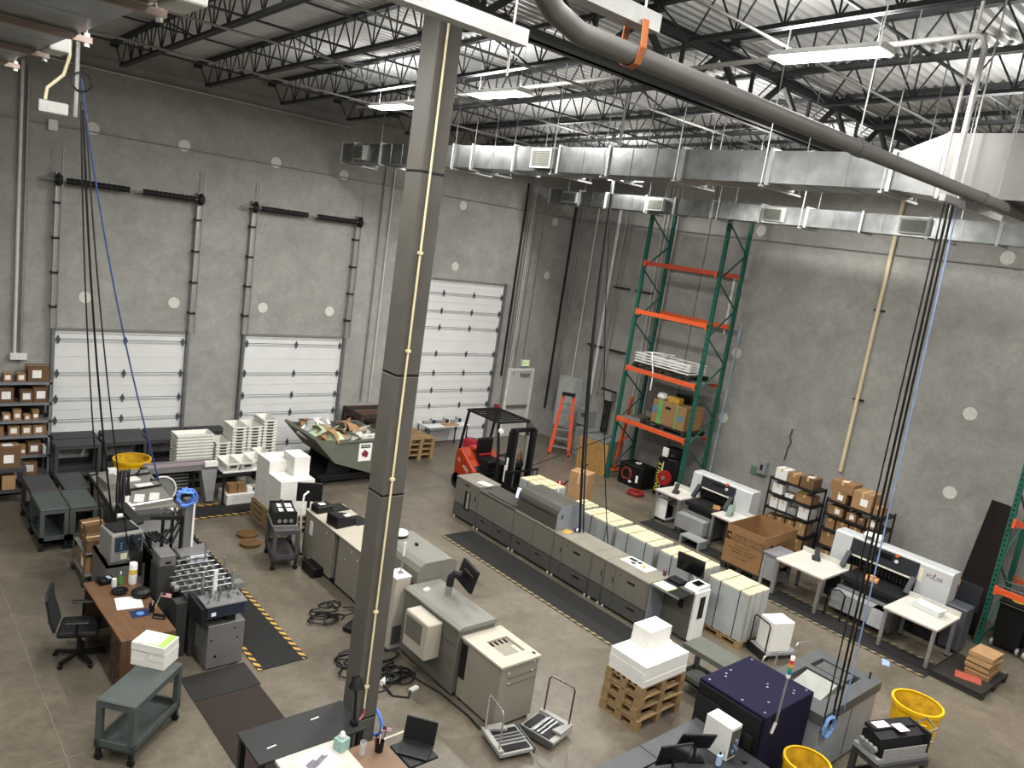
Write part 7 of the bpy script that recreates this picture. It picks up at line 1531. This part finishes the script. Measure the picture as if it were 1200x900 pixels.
# navy machine -------------------------------------------------------------------------
M_NAVY = mat('navy_panel', '#15122a', .75, var=.06, spec=.15)
nv = thing('navy_machine', 'big navy blue boxed machine with a signal light pole', 'machine', (0, 0, 0))
obj('cabinet', MB().box(8.22, 9.36, 3.83, 4.78, .05, 1.24), M_NAVY, nv, bevel=.008); obj('plinth', MB().box(8.3, 9.3, 3.9, 4.7, 0, .05), M_BLACK, nv)
obj('black_front', MB().box(8.19, 8.22, 3.86, 4.76, .08, 1.20), M_BLACK, nv); obj('recess_panel', MB().box(8.17, 8.19, 4.35, 4.74, .4, 1.05), M_DARK, nv)
for z in (.62, .85): obj('door_grip', MB().box(8.16, 8.19, 3.92, 4.02, z - .09, z + .09), M_DARK, nv)
rnd = random.Random(2)
for x, y in ((8.28, 4.68), (8.28, 4.2), (8.3, 3.9), (9.28, 4.7), (9.28, 3.9), (8.55, 4.62), (8.62, 4.66), (8.75, 4.68), (8.85, 4.2), (8.92, 4.24), (8.55, 4.0), (9.05, 3.95), (9.12, 3.98)): obj('bolt', MB().cyl((x, y, 1.24), (x, y, 1.25), .016, 8), M_ALU, nv)
pol = obj('signal_pole', MB().cyl((8.42, 3.80, 1.12), (8.46, 3.80, 1.72), .014, 8), M_ALU, nv); obj('pole_clamp', MB().bar((8.38, 3.81, 1.0), (8.42, 3.80, 1.14), .03, .02), M_WHITE, pol)
for k, (c, nm) in enumerate((('#d9d9d9', 'base_lens'), ('#2f6f9c', 'blue_lens'), ('#2f8a5a', 'green_lens'), ('#d98a2e', 'amber_lens'), ('#c0392b', 'red_lens'), ('#f0efec', 'cap_lens'))): obj(nm, MB().cyl((8.46 + .002 * k, 3.80, 1.72 + .045 * k), (8.462 + .002 * k, 3.80, 1.763 + .045 * k), .026, 12), mat('lens_' + nm, c, .3, var=0), pol)
# grey delivery machine behind it
gm = thing('envelope_printer', 'grey printer with open top trays behind the navy machine', 'printer', (0, 0, 0))
obj('body', MB().box(9.40, 11.05, 3.68, 4.60, .06, .84), mat('steel_side', '#8f9499', .4, .2, var=.05), gm, bevel=.006); obj('plinth', MB().box(9.5, 10.95, 3.75, 4.5, 0, .06), M_BLACK, gm)
tp_ = MB(); tp_.box(9.38, 11.08, 3.66, 3.86, .84, .98); tp_.box(9.38, 11.08, 4.45, 4.62, .84, .98); tp_.box(9.38, 9.7, 3.86, 4.45, .84, .98); tp_.box(10.85, 11.08, 3.86, 4.45, .84, .98); tp_.box(10.38, 10.5, 3.86, 4.45, .84, .98)
obj('top_frame', tp_, mat('top_slate', '#4a4c4c', .5, var=.05), gm); obj('tray_floor', MB().box(9.7, 10.38, 3.86, 4.45, .84, .88), M_PDARK, gm); obj('paper_ramp', MB().prism([(9.9, .88), (10.34, .88), (10.34, .97)], 3.95, 4.4, 'y'), mat('ramp_grey', '#84857f', .5), gm); obj('slot', MB().box(10.5, 10.85, 3.86, 4.45, .84, .87), M_BLACK, gm)
obj('lid', MB().box(10.56, 10.84, 3.95, 4.40, .90, .96), mat('top_slate', '#4a4c4c', .5), gm); obj('seam', MB().box(10.28, 10.29, 3.674, 3.68, .1, .82), M_PDARK, gm); obj('antenna', MB().cyl((10.98, 3.8, .98), (10.98, 3.8, 1.08), .012, 6), M_BLACK, gm)
for x, y in ((11.0, 4.75), (11.55, 5.0)): pass
hc = thing('hoop_trolley', 'chrome hoop handled trolley behind the grey printer', 'trolley', (11.57, 4.98, 0), -1.78); obj('deck', MB().box(-.25, .25, -.2, .2, .08, .12), M_GREYM, hc); obj('hoop_handle', MB().tube([(-.1, -.18, .1), (-.1, -.18, .68), (-.1, -.15, .72), (-.1, .15, .72), (-.1, .18, .68), (-.1, .18, .1)], .016, 8), mat('hoop_chrome', '#c9cac9', .25, .9), hc, smooth=True)
for x in (-.2, .2):
    for y in (-.15, .15): obj('wheel', MB().cyl((x, y - .015, .04), (x, y + .015, .04), .04, 10), M_RUB, hc)
hc2 = dup(hc, (10.67, 5.03, 0), -1.65, 'chrome hoop handled trolley tucked behind the navy machine')
# yellow bins and drum cart
round_bin('tall yellow waste bin beside the grey printer', (11.38, 3.25, 0), .33, .80); rb2 = round_bin('yellow waste bin at the foot of the navy machine', (8.62, 3.42, 0), .27, .80)
dc = utility_cart('grey cart carrying the black drum unit beside the yellow bin', (10.15, 3.05, 0), -.35, .85, .45, .62, m=M_CARTD, group='equipment carts', shelf_z=.2)
du = thing('drum_unit', 'black printer drum unit with pink labels on a grey cart', 'printer part', (10.12, 3.06, .622), -.35); obj('base', MB().box(-.42, .42, -.2, .2, 0, .06), M_GREYM, du); obj('body', MB().prism([(-.18, .06), (.16, .06), (.16, .26), (.05, .32), (-.12, .28)], -.36, .40, 'x'), M_BLACK, du); obj('lid', MB().box(-.34, .36, .0, .17, .29, .34), M_DARK, du)
obj('pink_label', MB().box(-.28, -.06, .02, .14, .341, .345), mat('pink_tag', '#e2cfd2', .6), du); obj('pink_label', MB().box(-.02, .14, -.1, .06, .341, .345), mat('pink_tag', '#e2cfd2', .6), du)
for k in range(4): obj('gear', MB().cyl((-.38, -.1 + .07 * k, .14), (-.43, -.1 + .07 * k, .14), .04, 12), M_COND, du)
for k in range(6): obj('roller', MB().cyl((-.34, -.19, .08 + .02 * k), (.38, -.19, .08 + .02 * k), .008, 6), M_COND, du)
obj('end_plate', MB().box(.40, .43, -.19, .17, .04, .33), M_DARK, du)
for z in (.30, .12): obj('wire_handle', MB().tube([(.43, -.12, z), (.56, -.14, z + .05), (.58, .04, z + .08), (.45, .06, z + .03)], .012, 6), M_CHROME, du)
tag(obj('hose_coil', MB().tube(coil((9.55, 3.62, .80), .14, .014, 4, 16, 'xz', .04, 6), .012, 6), mat('coil_blue3', '#6a8fc4', .45)), 'pale blue coiled hose hanging at the grey printer', 'hose')
